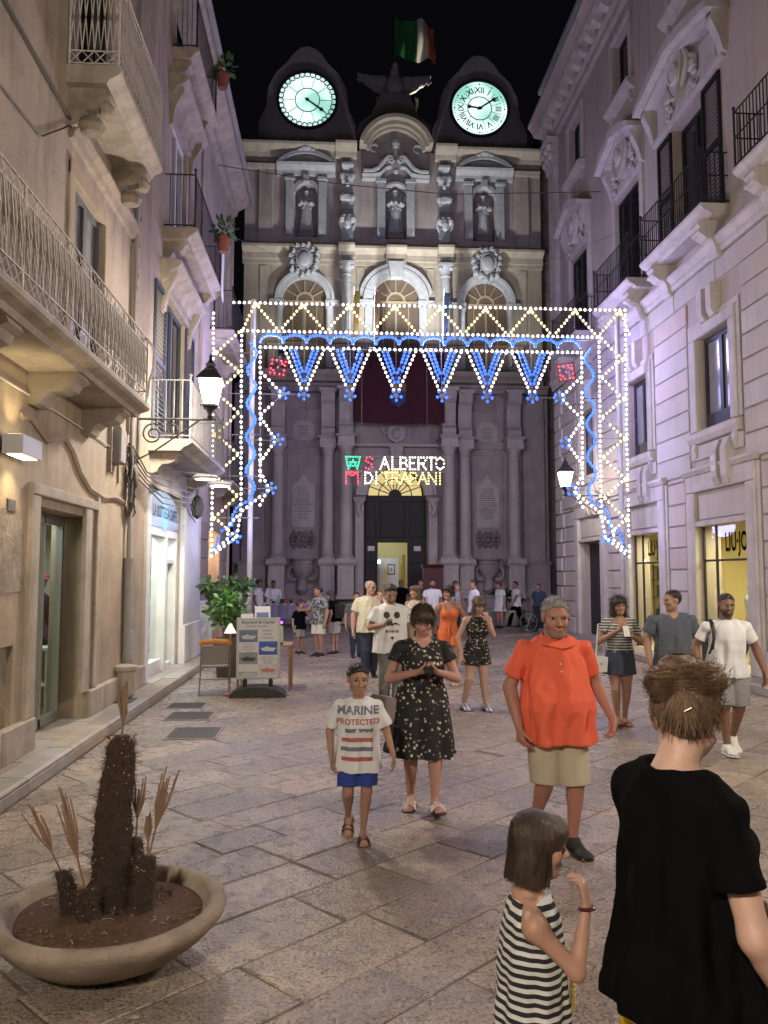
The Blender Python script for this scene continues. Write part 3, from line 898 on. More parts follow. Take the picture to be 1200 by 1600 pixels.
def clock(c, z, calendar):
    k = F()
    P = [(-2.0, 19.6), (2.0, 19.6), (2.02, 20.5), (1.86, 20.9), (1.72, 21.2), (1.62, 22.1), (1.3, 22.75), (.85, 23.2), (.62, 23.55), (.3, 23.85), (0, 23.92)]
    P = P + [(-a, q) for a, q in P[2:-1]][::-1]
    k.front([(c + a, q + (z - 21.55)) if i > 1 else (c + a, q) for i, (a, q) in enumerate(P)], -.9, 0)
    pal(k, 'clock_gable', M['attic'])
    k = F(); k.arc(c, z, 1.17, 1.28, 0, 360, 0, .09, 40)
    ck = pal(k, 'clock', M['dialink'])
    k = F(); k.arc(c, z, 0.0, 1.17, 0, 360, .01, .03, 40)
    k.build('dial', M['dial'], ck)
    k = F(); k.arc(c, z, .49, .525, 0, 360, .03, .045, 32)
    def at(px, py, ang, rad):
        ca, sa = math.cos(ang), math.sin(ang)      # ang measured clockwise from noon
        return (c + (rad + py) * sa + px * ca, .045, z + (rad + py) * ca - px * sa)
    if calendar:
        for i in range(31):
            a = 2 * PI * i / 31
            k.arc(c + 1.1 * math.sin(a), z + 1.1 * math.cos(a), .095, .125, 0, 360, .02, .06, 10)
            nu = F(); put_text(nu, str(i + 1), .16, lambda x, y, q, A=a: at(x, y, A, 1.06)); nu.build('numeral', M['dialink2' if i % 3 == 0 else 'dialink'], ck)
        for i in range(10):
            a = 2 * PI * (i + .5) / 10
            k.bar((c + .5 * math.sin(a), .04, z + .5 * math.cos(a)), (c + .98 * math.sin(a), .04, z + .98 * math.cos(a)), .012)
    else:
        for i, t in enumerate(('XII', 'I', 'II', 'III', 'IIII', 'V', 'VI', 'VII', 'VIII', 'IX', 'X', 'XI')):
            a = 2 * PI * i / 12
            nu = F(); put_text(nu, t, .36, lambda x, y, q, A=a: at(x * (.75 if len(t) > 3 else .9), y, A, .79), bold=.008); nu.build('numeral', M['dialink'], ck)
            A2 = a + PI / 12
            k.bar((c + .53 * math.sin(A2), .04, z + .53 * math.cos(A2)), (c + .95 * math.sin(A2), .04, z + .95 * math.cos(A2)), .010)
            k.box(c + 1.06 * math.sin(a) - .03, c + 1.06 * math.sin(a) + .03, .03, .045, z + 1.06 * math.cos(a) - .03, z + 1.06 * math.cos(a) + .03)
        for i in range(60):
            a = 2 * PI * i / 60
            if i % 5: k.bar((c + 1.03 * math.sin(a), .04, z + 1.03 * math.cos(a)), (c + 1.1 * math.sin(a), .04, z + 1.1 * math.cos(a)), .010)
    k.build('dial_marks', M['dialink'], ck, kind='stuff')
    for deg, L in (((125, .98),) if calendar else ((277, .62), (56, 1.0))):
        a = math.radians(deg)
        k = F()
        dx, dz = math.sin(a), math.cos(a)
        k.front([(c - dx * .12 - dz * .03, z - dz * .12 + dx * .03), (c + dx * L * .62 - dz * .04, z + dz * L * .62 + dx * .04), (c + dx * L, z + dz * L), (c + dx * L * .62 + dz * .04, z + dz * L * .62 - dx * .04), (c - dx * .12 + dz * .03, z - dz * .12 - dx * .03)], .06, .075)
        k.arc(c + dx * L * .72, z + dz * L * .72, .045, .085, 0, 360, .06, .08, 12); k.ball((c, .07, z), (.08, .04, .08), 10)
        k.build('clock_hand', M['dialink'], ck)
clock(-3.68, 21.62, True)
clock(3.56, 21.52, False)
# attic mound under the eagle
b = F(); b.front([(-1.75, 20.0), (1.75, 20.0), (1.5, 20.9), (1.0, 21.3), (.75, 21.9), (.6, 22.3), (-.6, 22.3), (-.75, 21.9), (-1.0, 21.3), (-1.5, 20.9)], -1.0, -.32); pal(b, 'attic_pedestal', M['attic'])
# eagle
EG = empty('eagle_statue', TF(0, -.6, 22.3), label='dark stone eagle with spread wings on top of the palace', cat='statue')
M['eagle'] = mat('eagle stone', (.26, .24, .25), .85, (.16, .15, .165), 5, .5, bump=.6, bscale=8)
b = F(); b.ball((0, -.6, 22.75), (.42, .3, .6), 12); b.ball((0, -.5, 23.3), (.2, .2, .28), 10); b.ball((.02, -.36, 23.52), (.14, .19, .15), 10); b.lathe([(.05, 0), (.02, .1), (0, .14)], (.03, -.14, 23.46), 6)
b.ball((-.2, -.5, 22.35), (.14, .16, .22), 8); b.ball((.2, -.5, 22.35), (.14, .16, .22), 8); b.ball((0, -.75, 22.3), (.35, .14, .3), 8)
rel(b.build('body', M['eagle'], EG, smooth=True), EG)
for sg in (-1, 1):
    b = F()
    b.front([(sg * x, z) for x, z in ((.2, 23.1), (.5, 23.25), (.85, 23.22), (1.6, 23.32), (1.5, 23.1), (1.38, 23.02), (1.25, 22.85), (1.1, 22.78), (.95, 22.62), (.7, 22.5), (.3, 22.45))], -.75, -.62)
    for i in range(6):
        x0 = .35 + i * .2
        b.front([(sg * x0, 23.12), (sg * (x0 + .2), 23.14), (sg * (x0 + .26), 22.75 + i * .05), (sg * (x0 + .1), 22.6 + i * .05)], -.62, -.57 - .004 * i)
    rel(b.build('wing', M['eagle'], EG), EG)
# flag
def cloth(name, x0, x1, z0, z1, d, m, amp, sl, parent, ns=26, nz=12):
    g = []
    for i in range(ns + 1):
        row = []
        for j in range(nz + 1):
            u, v = i / ns, j / nz
            dd = d + amp * math.sin(u * 9 + v * 2.4) * (.25 + u) + amp * .5 * math.sin(u * 17 - v * 4)
            row.append((x0 + (x1 - x0) * u + .05 * math.sin(v * 5) * u, dd, z0 + (z1 - z0) * v + sl * u + .10 * u * math.sin(u * 8 + 2)))
        g.append(row)
    b = F(); b.sheet(g)
    o = b.build(name, m, parent, smooth=80)
    return o
fm = bpy.data.materials.new('tricolour cloth'); fm.use_nodes = True
nt = fm.node_tree; tc_ = nt.nodes.new('ShaderNodeTexCoord'); sx_ = nt.nodes.new('ShaderNodeSeparateXYZ'); mr_ = nt.nodes.new('ShaderNodeMapRange'); cr = nt.nodes.new('ShaderNodeValToRGB')
mr_.inputs['From Min'].default_value = 2.4; mr_.inputs['From Max'].default_value = 4.3
cr.color_ramp.interpolation = 'CONSTANT'
cr.color_ramp.elements[0].color = (.03, .16, .05, 1); cr.color_ramp.elements[1].position = .56; cr.color_ramp.elements[1].color = (.62, .6, .52, 1)
e_ = cr.color_ramp.elements.new(.82); e_.color = (.55, .14, .06, 1)
nt.links.new(tc_.outputs['Object'], sx_.inputs[0]); nt.links.new(sx_.outputs[0], mr_.inputs[0]); nt.links.new(mr_.outputs[0], cr.inputs[0]); nt.links.new(cr.outputs[0], nt.nodes['Principled BSDF'].inputs['Base Color'])
FL = empty('flag', TF(-.02, -.95, 21.5), label='green, white and red flag flying on a pole above the stone eagle', cat='flag')
b = F(); b.bar((-.02, -.95, 21.5), (-.02, -.95, 26.3), .04, 8); rel(b.build('pole', M['iron'], FL), FL)
rel(cloth('cloth', .02, 1.8, 24.35, 26.15, -.95, fm, .16, -.3, FL), FL)
for x, c_, lab in ((-.78, (.62, .30, .08), 'small orange cloth hanging under the left wing of the eagle'), (.92, (.55, .53, .45), 'small whitish cloth hanging under the right wing of the eagle')):  # left cloth has the orange lighting put into its colour
    g_ = [[(x + .05 * math.sin(j) + .2 * i / 4 * (1 if x < 0 else .6), -1.05 + .05 * math.sin(i * 2.), 22.55 - .16 * j) for j in range(6)] for i in range(5)]
    b = F(); b.sheet(g_); tag(b.build('banner_cloth', mat('banner cloth', c_, .8), smooth=80), lab, 'cloth')
# maroon drape with crest hung from the balcony
DR = empty('drape', TF(.05, 1.3, 10.3), label='dark maroon drape with a small crest hung from the palace balcony', cat='drape')
g_ = [[(-1.72 + 3.54 * i / 40, 1.30 + .035 * math.sin(i * .9) + .02 * math.sin(i * 2.3 + j), 10.6 - 2.78 * j / 8 - .05 * math.sin(PI * i / 40)) for j in range(9)] for i in range(41)]
b = F(); b.sheet(g_); rel(b.build('cloth', mat('maroon velvet', (.075, .017, .028), .85, (.05, .012, .022), 3, .5), DR, smooth=80), DR)
b = F(); b.front([(-.3, 9.05), (-.28, 8.62), (0, 8.4), (.28, 8.62), (.3, 9.05)], 1.35, 1.37); rel(b.build('crest', mat('crest blue', (.05, .07, .22), .7), DR), DR)
b = F(); b.front([(-.3, 9.05), (-.3, 9.35), (.3, 9.35), (.3, 9.05)], 1.35, 1.37); rel(b.build('crest', mat('crest gold', (.25, .14, .06), .7), DR), DR)
# flags drooping from the balcony
for s, c_, lab in ((-1.75, (.05, .03, .004), 'yellow flag drooping from a pole at the left of the balcony'), (1.75, (.006, .012, .05), 'dark blue flag drooping from a pole at the right of the balcony'), (-.95, (.03, .012, .006), 'reddish flag drooping beside the yellow one on the balcony')):
    fr = empty('balcony_flag', TF(s, 1.1, 10.9), label=lab, cat='flag')
    b = F(); b.bar((s, 1.1, 10.4), (s, 1.9, 13.0), .022, 6); rel(b.build('pole', M['white'], fr), fr)
    g_ = [[(s + .22 * (i / 8) * (1 - .4 * j / 9) + .04 * math.sin(i * 1.9), 1.84 - .1 * j / 3 + .03 * math.sin(i * 2.1 + j), 12.85 - .2 * j) for j in range(10)] for i in range(9)]
    b = F(); b.sheet(g_); rel(b.build('cloth', mat('flag cloth', c_, .85), fr, smooth=80), fr)
# floodlights standing on the balcony
def flood(s, d, z, power, to, col, where, spot=120):
    fr = empty('floodlight', TF(s, d, z), label='small floodlight on the palace balcony aimed up at the facade, ' + where, cat='floodlight', group='floodlights on the palace balcony')
    k = F(); k.box(s - .16, s + .16, d - .08, d + .05, z + .08, z + .3); rel(k.build('housing', M['iron'], fr), fr)
    k = F(); k.box(s - .13, s + .13, d - .03, d + .02, z + .3, z + .312); rel(k.build('lens', emis('flood lens', col, 8), fr), fr)
    k = F(); k.box(s - .2, s - .17, d - .03, d + .03, z, z + .22); k.box(s + .17, s + .2, d - .03, d + .03, z, z + .22); k.box(s - .17, s + .17, d - .03, d + .03, z, z + .03); rel(k.build('bracket', M['iron'], fr), fr)
    k = F(); k.bar((s, 1.1, z - .02), (s, d, z), .02, 6); rel(k.build('arm', M['iron'], fr), fr)
    light('flood', 'SPOT', TF(s, d, z + .42), power, col, fr, .10, TF(*to), spot, .7)
for s in (-1.1, 1.1):
    flood(s, 2.9, 10.0, 1300, (s * 1.8, -.2, 18.2), (1, .97, .90), 'left of its middle' if s < 0 else 'right of its middle', 104)
for s in (-4.4, 4.4):
    flood(s, 2.7, 10.0, 190, (s, 0, 14.5), (1, .90, .68), 'at its left end' if s < 0 else 'at its right end', 130)
fl_ = empty('floodlight', TF(1.35, -1.4, 19.75), label='small warm spotlight on the palace roof below the flag', cat='floodlight')  # roof spotlight added to brighten the flag
b = F(); b.box(1.25, 1.45, -1.48, -1.34, 19.65, 19.85); rel(b.build('housing', M['iron'], fl_), fl_)
light('flag_spot', 'SPOT', TF(1.35, -1.4, 19.95), 2400, (1, .88, .66), fl_, .06, TF(1.0, -.95, 25.4), 36, .6)
# ================================================================== festival lights across the street
YA = 18.0
M['lw'] = emis('warm white bulb', (1, .95, .80), 3.2, False)
M['ly'] = emis('yellow bulb', (1, .82, .30), 2.2, False)
M['lb'] = emis('blue bulb', (.05, .19, 1.0), 1.5, False)
M['lr'] = emis('red bulb', (1, .06, .10), 2.6, False)
M['lg'] = emis('green bulb', (.04, .85, .42), 1.6, False)
M['arcfr'] = mat('grey painted lath', (.17, .17, .175), .6)
M['post'] = mat('galvanised post', (.40, .39, .38), .5, (.3, .3, .3), 6, .5)
ARC = empty('light_arch', (2.0, YA, 0), label='festive arch of white, yellow and blue light bulbs spanning the street', cat='light arch')
def arcb(mb, name, m, **k): return rel(mb.build(name, m, ARC, **k), ARC)
strands = {}
frame = MB()
_seed = random.Random(4)
def bulbs(kind, pts, step=.118, r=.031, frame_=True, dead=.0):
    """bulbs spaced along a polyline (x, z) and the lath behind them"""
    mb = strands.setdefault(kind, MB())
    P = [Vector((p[0], 0, p[1])) for p in pts]
    L = [0]
    for a, b_ in zip(P, P[1:]): L.append(L[-1] + (b_ - a).length)
    n = max(1, round(L[-1] / step))
    for i in range(n + 1):
        if n > 3 and _seed.random() < .025: continue
        t = L[-1] * i / n
        k = 0
        while k < len(P) - 2 and L[k + 1] < t: k += 1
        q = P[k] + (P[k + 1] - P[k]) * ((t - L[k]) / max(1e-6, L[k + 1] - L[k]))
        mb.ball((q.x + _seed.uniform(-.006, .006), YA - .05 + _seed.uniform(-.01, .01), q.z + _seed.uniform(-.006, .006)), (r, r * .9, r * 1.15), 6, 4)
    if frame_:
        for a, b_ in zip(P, P[1:]): frame.bar((a.x, YA, a.z), (b_.x, YA, b_.z), .011)
XL_, XR_ = -2.80, 6.80
ZA, ZB, ZC = 8.09, 7.435, 7.06
bulbs('white', [(-2.32, ZA), (6.77, ZA)])
bulbs('white', [(-2.12, ZB), (6.1, ZB)])
bulbs('white', [(-1.72, ZC), (5.62, ZC)])
apex = [-1.82 + 1.057 * i for i in range(9)]
for i, a in enumerate(apex):
    l, r_ = a - .5, a + .5
    if i > 0: bulbs('cream', [(l + .04, ZB + .08), (a - .06, ZA - .1)], .11)
    else: bulbs('cream', [(-2.1, ZB + .05), (a - .06, ZA - .1)], .11)
    bulbs('cream', [(a + .06, ZA - .1), (min(r_, 6.9) - .04, ZB + .08)], .11)
    bulbs('yellow', [(a - .03, ZA - .08), (a + .03, ZA - .05)], .05, .034, False)
    frame.bar((a, YA, ZA), (a, YA, ZC), .010)
# blue scallops
for i in range(14):
    c = -1.46 + .529 * i
    bulbs('blue', [(c + .265 * math.cos(t), ZC + .13 + .17 * math.sin(t)) for t in [PI * k / 8 for k in range(8, -1, -1)]], .075, .037)
# hanging points
tips = [-.72 + 1.052 * i for i in range(6)]
def tipcluster(x, z, ang=None):
    for k in range(5):
        a = 2 * PI * k / 5 - PI / 2 + (ang or 0)
        bulbs('blue', [(x + .11 * math.cos(a), z + .11 * math.sin(a)), (x + .115 * math.cos(a), z + .115 * math.sin(a))], .2, .034, False)
    mbk = MB(); mbk.ball((x, YA - .01, z), (.06, .03, .06), 8, 5); arcb(mbk, 'star_boss', M['arcfr'])
for x in tips:
    bulbs('white', [(x - .45, ZC - .04), (x - .06, 6.12)], .115)
    bulbs('white', [(x + .45, ZC - .04), (x + .06, 6.12)], .115)
    for q, zb in ((.30, 6.30), (.20, 6.52)):
        for sg in (-1, 1): bulbs('blue', [(x + sg * q, ZC - .06), (x + sg * .04, zb)], .088, .036)
    frame.bar((x, YA, ZC), (x, YA, 6.0), .010)
    tipcluster(x, 5.99)
bulbs('blue', [(tips[-1] + .1, 5.99), (5.05, 5.99)], 9, .03)
bulbs('blue', [(tips[0] - .1, 5.99), (-1.12, 5.99)], 9, .03)
# legs: mirror = +1 for the left, -1 for the right
def leg(side):
    X = (lambda u: XL_ + u) if side > 0 else (lambda u: XR_ - u)
    bulbs('white', [(X(.02), 7.83 if side > 0 else ZA), (X(.06), 4.75), (X(.06), 2.32)], .118)
    bulbs('white', [(X(.66), ZB), (X(.70), 3.35)], .118)
    bulbs('white', [(X(1.08), ZC), (X(1.12), 4.0)], .118)
    n = 5
    for i in range(n):
        zt = 7.40 - i * .94
        bulbs('cream', [(X(.6), zt), (X(.12), zt - .47)], .11)
        bulbs('cream', [(X(.12), zt - .47), (X(.6), zt - .9)], .11)
        bulbs('yellow', [(X(.07), zt - .46), (X(.10), zt - .5)], .05, .034, False)
        frame.bar((X(.06), YA, zt - .47), (X(1.1), YA, zt - .47), .009)
    bulbs('blue', [(X(.90 + .10 * math.sin((7.1 - z) * 8.2)), z) for z in [7.15 - .06 * k for k in range(59)]], .075, .037)
    for zt, u, h in ((5.99, 1.62, .48), (4.93, 1.5, .5), (3.83, 1.36, .38)):
        bulbs('white', [(X(1.12), zt + h), (X(u - .08), zt + .06)], .112)
        bulbs('white', [(X(u - .08), zt - .06), (X(1.12), zt - h)], .112)
        frame.bar((X(.7), YA, zt), (X(u), YA, zt), .009)
        tipcluster(X(u), zt, .5)
    # tapering tail
    bulbs('white', [(X(1.3), 3.78), (X(.7), 3.3), (X(.62), 2.75), (X(.06), 2.32)], .118)
    bulbs('blue', [(X(.95), 3.6), (X(.62), 3.42), (X(.5), 3.2), (X(.52), 3.0), (X(.3), 2.9), (X(.2), 2.65), (X(.14), 2.4)], .085, .033)
    bulbs('white', [(X(.62), 3.2), (X(.4), 2.95), (X(.42), 2.7), (X(.14), 2.45)], .118)
    tipcluster(X(.58), 2.72, .5)
    frame.tube([(X(1.2), YA, 3.75), (X(.75), YA, 3.35), (X(.5), YA, 3.25), (X(.45), YA, 2.95), (X(.2), YA, 2.8), (X(.08), YA, 2.3)], .011, 4)
leg(1); leg(-1)
for k, mk in (('white', 'lw'), ('cream', 'lw'), ('yellow', 'ly'), ('blue', 'lb')):
    arcb(strands[k], k + '_bulbs', M[mk], kind='stuff')
M['lcream'] = emis('cream bulb', (1, .80, .36), 2.0, False)
for o in ARC.children:
    if o.name.startswith('cream'): o.data.materials[0] = M['lcream']
for p, q in (((-2.3, YA, 8.1), (-3.05, YA - 1.5, 9.4)), ((6.77, YA, 8.1), (7.3, YA - 1.2, 9.3)), ((-2.78, YA, 5.5), (-3.1, YA + .6, 5.6)), ((6.8, YA, 5.5), (7.3, YA + .5, 5.7)), ((2, YA, 8.1), (-3.05, YA + 1.8, 10.6)), ((2, YA, 8.1), (7.3, YA + 1.8, 10.8))):
    m_ = [(a + b_) / 2 for a, b_ in zip(p, q)]; frame.tube([p, (m_[0], m_[1], m_[2] - .12), q], .006, 4)
frame.tube([(-2.1, YA + .02, ZB - .03)] + [(-2.1 + .82 * i, YA + .03, ZB - .03 - .07 * (i % 2)) for i in range(1, 11)], .008, 4)
arcb(frame, 'frame', M['arcfr'])
for x, lab in ((-1.9, 0), (6.62, 0)):
    b = MB(); b.tube([(x, YA + .06, 0), (x, YA + .06, 8.2)], .062, 10)
    p = arcb(b, 'post', M['post'], smooth=True)
    b = MB(); b.lathe([(.16, 0), (.16, .02), (.08, .05), (.07, .14)], (x, YA + .06, .003), 10); arcb(b, 'post_foot', M['post'])
# light given off by the bulbs
for x in (-1.4, .4, 2.2, 4.0, 5.7):
    light('bulb_glow', 'POINT', (x, YA + .1, 7.1), 235, (.54, .49, 1), ARC, .35)
for sx, xs in ((-1.85, 1), (6.1, -1)):
    for z in (6.0, 4.4, 3.0): light('bulb_glow', 'POINT', (sx, YA - .45, z), 34, (.42, .42, 1), ARC, .25)
# red lattice squares
for x, z, rot in ((-1.30, 6.56, -.16), (5.30, 6.55, .14)):
    q = empty('light_square', (x, YA - .2, z), label='small square of red bulbs at the %s upper corner of the arch' % ('left' if x < 0 else 'right'), cat='light square', group='red light squares')
    c, s_ = math.cos(rot), math.sin(rot)
    pt = lambda a, b_: (x + a * c - b_ * s_, YA - .2, z + a * s_ + b_ * c)
    b = MB(); b2 = MB()
    w = .2
    for a0, a1 in (((-w, -w), (w, -w)), ((w, -w), (w, w)), ((w, w), (-w, w)), ((-w, w), (-w, -w)), ((-w, -w), (w, w))): b.bar(pt(*a0), pt(*a1), .012)
    for a in (-.15, -.05, .06, .15):
        for bb in (-.15, .15): b2.ball(pt(a, bb), .024, 6, 4); b2.ball(pt(bb, a), .024, 6, 4)
    for t in (-.09, 0, .09): b2.ball(pt(t, t), .024, 6, 4)
    rel(b.build('frame', mat('red lath', (.25, .03, .04), .6), q), q); rel(b2.build('red_bulbs', M['lr'], q, kind='stuff'), q)
# the lettering in bulbs, two lines
GL = {'W': [[(0, 1), (.18, 0), (.5, .75), (.82, 0), (1, 1)], [(0, 1), (1, 1)], [(.1, .55), (.9, .55)], [(.15, .25), (.85, .25)]],
      'S': [[(.95, .85), (.6, 1), (.2, .95), (.1, .7), (.4, .55), (.8, .4), (.9, .15), (.5, 0), (.05, .1)]],
      'A': [[(0, 0), (.5, 1), (1, 0)], [(.22, .4), (.78, .4)]], 'L': [[(.1, 1), (.1, 0), (.9, 0)]],
      'B': [[(.05, 0), (.05, 1), (.7, .97), (.85, .75), (.7, .54), (.05, .52)], [(.7, .54), (.95, .25), (.7, 0), (.05, 0)]],
      'E': [[(.9, 1), (.08, 1), (.08, 0), (.9, 0)], [(.08, .52), (.7, .52)]],
      'R': [[(.05, 0), (.05, 1), (.7, 1), (.9, .76), (.7, .5), (.05, .5)], [(.45, .5), (.95, 0)]],
      'T': [[(0, 1), (1, 1)], [(.5, 1), (.5, 0)]],
      'O': [[(.5, 0), (.1, .2), (.02, .5), (.1, .8), (.5, 1), (.9, .8), (.98, .5), (.9, .2), (.5, 0)]],
      'M': [[(.02, 0), (.02, 1), (.5, .72), (.98, 1), (.98, 0)], [(.02, 1), (.98, 1)]],
      'D': [[(.05, 0), (.05, 1), (.6, .95), (.95, .6), (.95, .4), (.6, .05), (.05, 0)]],
      'I': [[(.5, 0), (.5, 1)]], 'P': [[(.05, 0), (.05, 1), (.75, .97), (.92, .75), (.75, .5), (.05, .48)]],
      'N': [[(.05, 0), (.05, 1), (.95, 0), (.95, 1)]]}
SG = empty('light_sign', (1.35, YA, 4.2), label='hanging sign of coloured bulbs spelling W S ALBERTO M DI TRAPANI', cat='light sign')
fr = MB()
def letter(ch, x, z, w, h, mk):
    b = MB()
    for st in GL[ch]:
        P = [Vector((x + a * w, 0, z + q * h)) for a, q in st]
        for p, q in zip(P, P[1:]):
            n = max(1, round((q - p).length / .058))
            for i in range(n):
                c = p + (q - p) * (i / n); b.ball((c.x, YA - .05, c.z), .021, 6, 4)
            fr.bar((p.x, YA, p.z), (q.x, YA, q.z), .008)
        b.ball((P[-1].x, YA - .05, P[-1].z), .021, 6, 4)
    rel(b.build('letter', M[mk], SG, kind='stuff'), SG)
x = .24
letter('W', .24, 4.29, .32, .27, 'lg'); letter('S', .68, 4.29, .17, .27, 'lr')
for ch, a, w in (('A', 1.02, .2), ('L', 1.28, .15), ('B', 1.47, .17), ('E', 1.68, .15), ('R', 1.88, .19), ('T', 2.09, .19), ('O', 2.29, .19)): letter(ch, a, 4.29, w, .27, 'lw')
letter('M', .24, 3.96, .28, .25, 'lr'); letter('D', .67, 3.96, .18, .25, 'lw'); letter('I', .88, 3.96, .1, .25, 'lw')
for ch, a, w in (('T', 1.06, .19), ('R', 1.28, .18), ('A', 1.49, .19), ('P', 1.7, .16), ('A', 1.89, .19), ('N', 2.11, .19), ('I', 2.30, .16)): letter(ch, a, 3.96, w, .25, 'ly')
for z in (4.26, 4.59, 3.93, 4.23): fr.bar((.2, YA + .02, z), (2.52, YA + .02, z), .007)
for xx in (.6, 2.1): fr.bar((xx, YA + .02, 3.93), (xx, YA + .02, 4.6), .007); fr.bar((xx, YA + .02, 4.6), (xx, YA + .02, 7.05), .004)
rel(fr.build('frame', M['arcfr'], SG), SG)

# ================================================================== street lanterns
LAMPC = (1, .88, .71)
def lantern(x, y, z, side, label, power, wall):
    """a four sided lantern standing on a wrought bracket; side = +1 wall to the left"""
    L = empty('street_lamp', (x, y, z), label=label, cat='street lamp', group='wall lanterns of the street')
    P = lambda mb, n, m, **k: rel(mb.build(n, m, L, **k), L)
    def frus(r0, z0, r1, z1):
        mb = MB()
        q = [(x + r * a, y + r * b_, zz) for r, zz in ((r0, z0), (r1, z1)) for a, b_ in ((-1, -1), (1, -1), (1, 1), (-1, 1))]
        return mb.add(q, [(3, 2, 1, 0), (4, 5, 6, 7), (0, 1, 5, 4), (1, 2, 6, 5), (2, 3, 7, 6), (3, 0, 4, 7)])
    P(frus(.095, z - .2, .165, z + .18), 'lantern_glass', emis('lantern glass', LAMPC, power / (PI * .4)))
    mb = frus(.20, z + .195, .10, z + .34); mb.box(x - .19, x + .19, y - .19, y + .19, z + .182, z + .2)
    mb.lathe([(.10, .33), (.11, .36), (.07, .4), (.08, .45), (.04, .49), (.025, .54), (.03, .57), (0, .62)], (x, y, z), 10)
    P(mb, 'lantern_cap', M['iron'])
    mb = MB()
    for a, b_ in ((-1, -1), (1, -1), (1, 1), (-1, 1)): mb.bar((x + .098 * a, y + .098 * b_, z - .21), (x + .168 * a, y + .168 * b_, z + .18), .010)
    mb.box(x - .11, x + .11, y - .11, y + .11, z - .24, z - .205); mb.lathe([(.10, -.26), (.05, -.30), (.03, -.36), (.045, -.40), (.03, -.44)], (x, y, z), 10)
    for a, b_ in ((-1, -1), (1, -1), (1, 1), (-1, 1)): mb.ball((x + .12 * a, y + .12 * b_, z - .23), .02, 6)
    P(mb, 'lantern_frame', M['iron'])
    mb = MB()
    d = wall - x
    zb = z - .44
    mb.bar((wall, y, zb), (x - .1 * (1 if d > 0 else -1), y, zb), .02, 8); mb.box(wall - .02 * (1 if d > 0 else -1) - .02, wall + .02, y - .04, y + .04, zb - .7, zb + .2)
    sp = []
    for i in range(26):
        a = i * .42
        rr = .19 * (1 - i / 34)
        sp.append((wall - math.copysign(.24, d) + rr * math.cos(a), y, zb - .24 + rr * math.sin(a)))
    mb.tube(sp, .015, 5)
    sp = []
    for i in range(20):
        a = i * .42 + 2
        rr = .12 * (1 - i / 27)
        sp.append((wall - math.copysign(.56, d) + rr * math.cos(a), y, zb - .15 + rr * math.sin(a)))
    mb.tube(sp, .012, 5)
    mb.tube([(wall, y, zb - .65), (wall - d * .25, y, zb - .5), (wall - d * .5, y, zb - .3), (wall - d * .85, y, zb - .02)], .015, 5)
    P(mb, 'bracket', M['irong'])
    return L
lantern(-1.98, 12.6, 4.78, 1, 'lit street lantern on a scrolled iron bracket by the left balcony', 1000, -3.1)
lantern(6.15, 20.9, 4.45, -1, 'lit street lantern on an iron bracket on the right house, behind the light arch', 170, 7.35)
lantern(6.15, 5.2, 4.7, -1, 'street lantern on the right house beside the viewer', 800, 7.35)  # added out of view to brighten the near street
lantern(-1.98, -3.0, 4.78, 1, 'street lantern on the left house behind the viewer', 1500, -3.1)  # added behind the camera as front fill
# ================================================================== left houses
HA = empty('house', (-3.1, 6, 0), label='nearest house on the left, warm plaster with white wrought iron balconies', cat='house')
HB = empty('house', (-3.1, 18, 0), label='tall pale house on the left with stacked balconies and shuttered doors behind the lantern', cat='house')
def A_(mb, n, m, parent=None, **k):
    o = mb.build(n, m, parent or HA, **k)
    return rel(o, HA) if parent is None else o
def B_(mb, n, m, parent=None, **k):
    o = mb.build(n, m, parent or HB, **k)
    return rel(o, HB) if parent is None else o
def Lf(): return MB(TL)

def wall_with_holes(mb, s0, s1, z0, z1, holes, d0=-.45, d1=0):
    """wall slab between s0..s1, z0..z1 with rectangular openings (a,b,c,e)"""
    zs = sorted({z0, z1} | {min(max(h[i], z0), z1) for h in holes for i in (2, 3)})
    for za, zb in zip(zs, zs[1:]):
        zm = (za + zb) / 2
        cut = sorted((max(h[0], s0), min(h[1], s1)) for h in holes if h[2] < zm < h[3])
        s = s0
        for a, b_ in cut:
            if a > s: mb.box(s, a, d0, d1, za, zb)
            s = max(s, b_)
        if s < s1: mb.box(s, s1, d0, d1, za, zb)

# house A -----------------------------------------------------------
door1 = (8.50, 10.25, .0, 2.62)
win_up = (9.3, 10.55, 4.1, 6.55)
win_top = (9.35, 10.7, 7.75, 10.2)
b = Lf()
wall_with_holes(b, -12, 13.2, 0, 3.9, [door1, (6.2, 8.0, .35, 1.22)])
A_(b, 'wall', M['plaster'])
b = Lf(); b.box(6.2, 8.0, -.45, -.06, .35, 1.22); A_(b, 'sunk_panel', M['oldstone'])
b = Lf()
wall_with_holes(b, -12, 13.2, 3.9, 16, [win_up, win_top])
A_(b, 'wall', M['plaster_up'])
# plinth stones
r = random.Random(9)
s = 5.6
while s < 13.1:
    L = r.uniform(.9, 1.3)
    for s0, s1 in ((max(s, 5.6), min(s + L, 8.48)), (max(s, 10.27), min(s + L, 13.2))):
        if s1 - s0 > .1:
            b = Lf(); b.bbox(s0 + .003, s1 - .003, 0, .075 + r.uniform(-.004, .004), .13, .46, .015); A_(b, 'plinth_stone', M['trimL'])
    s += L
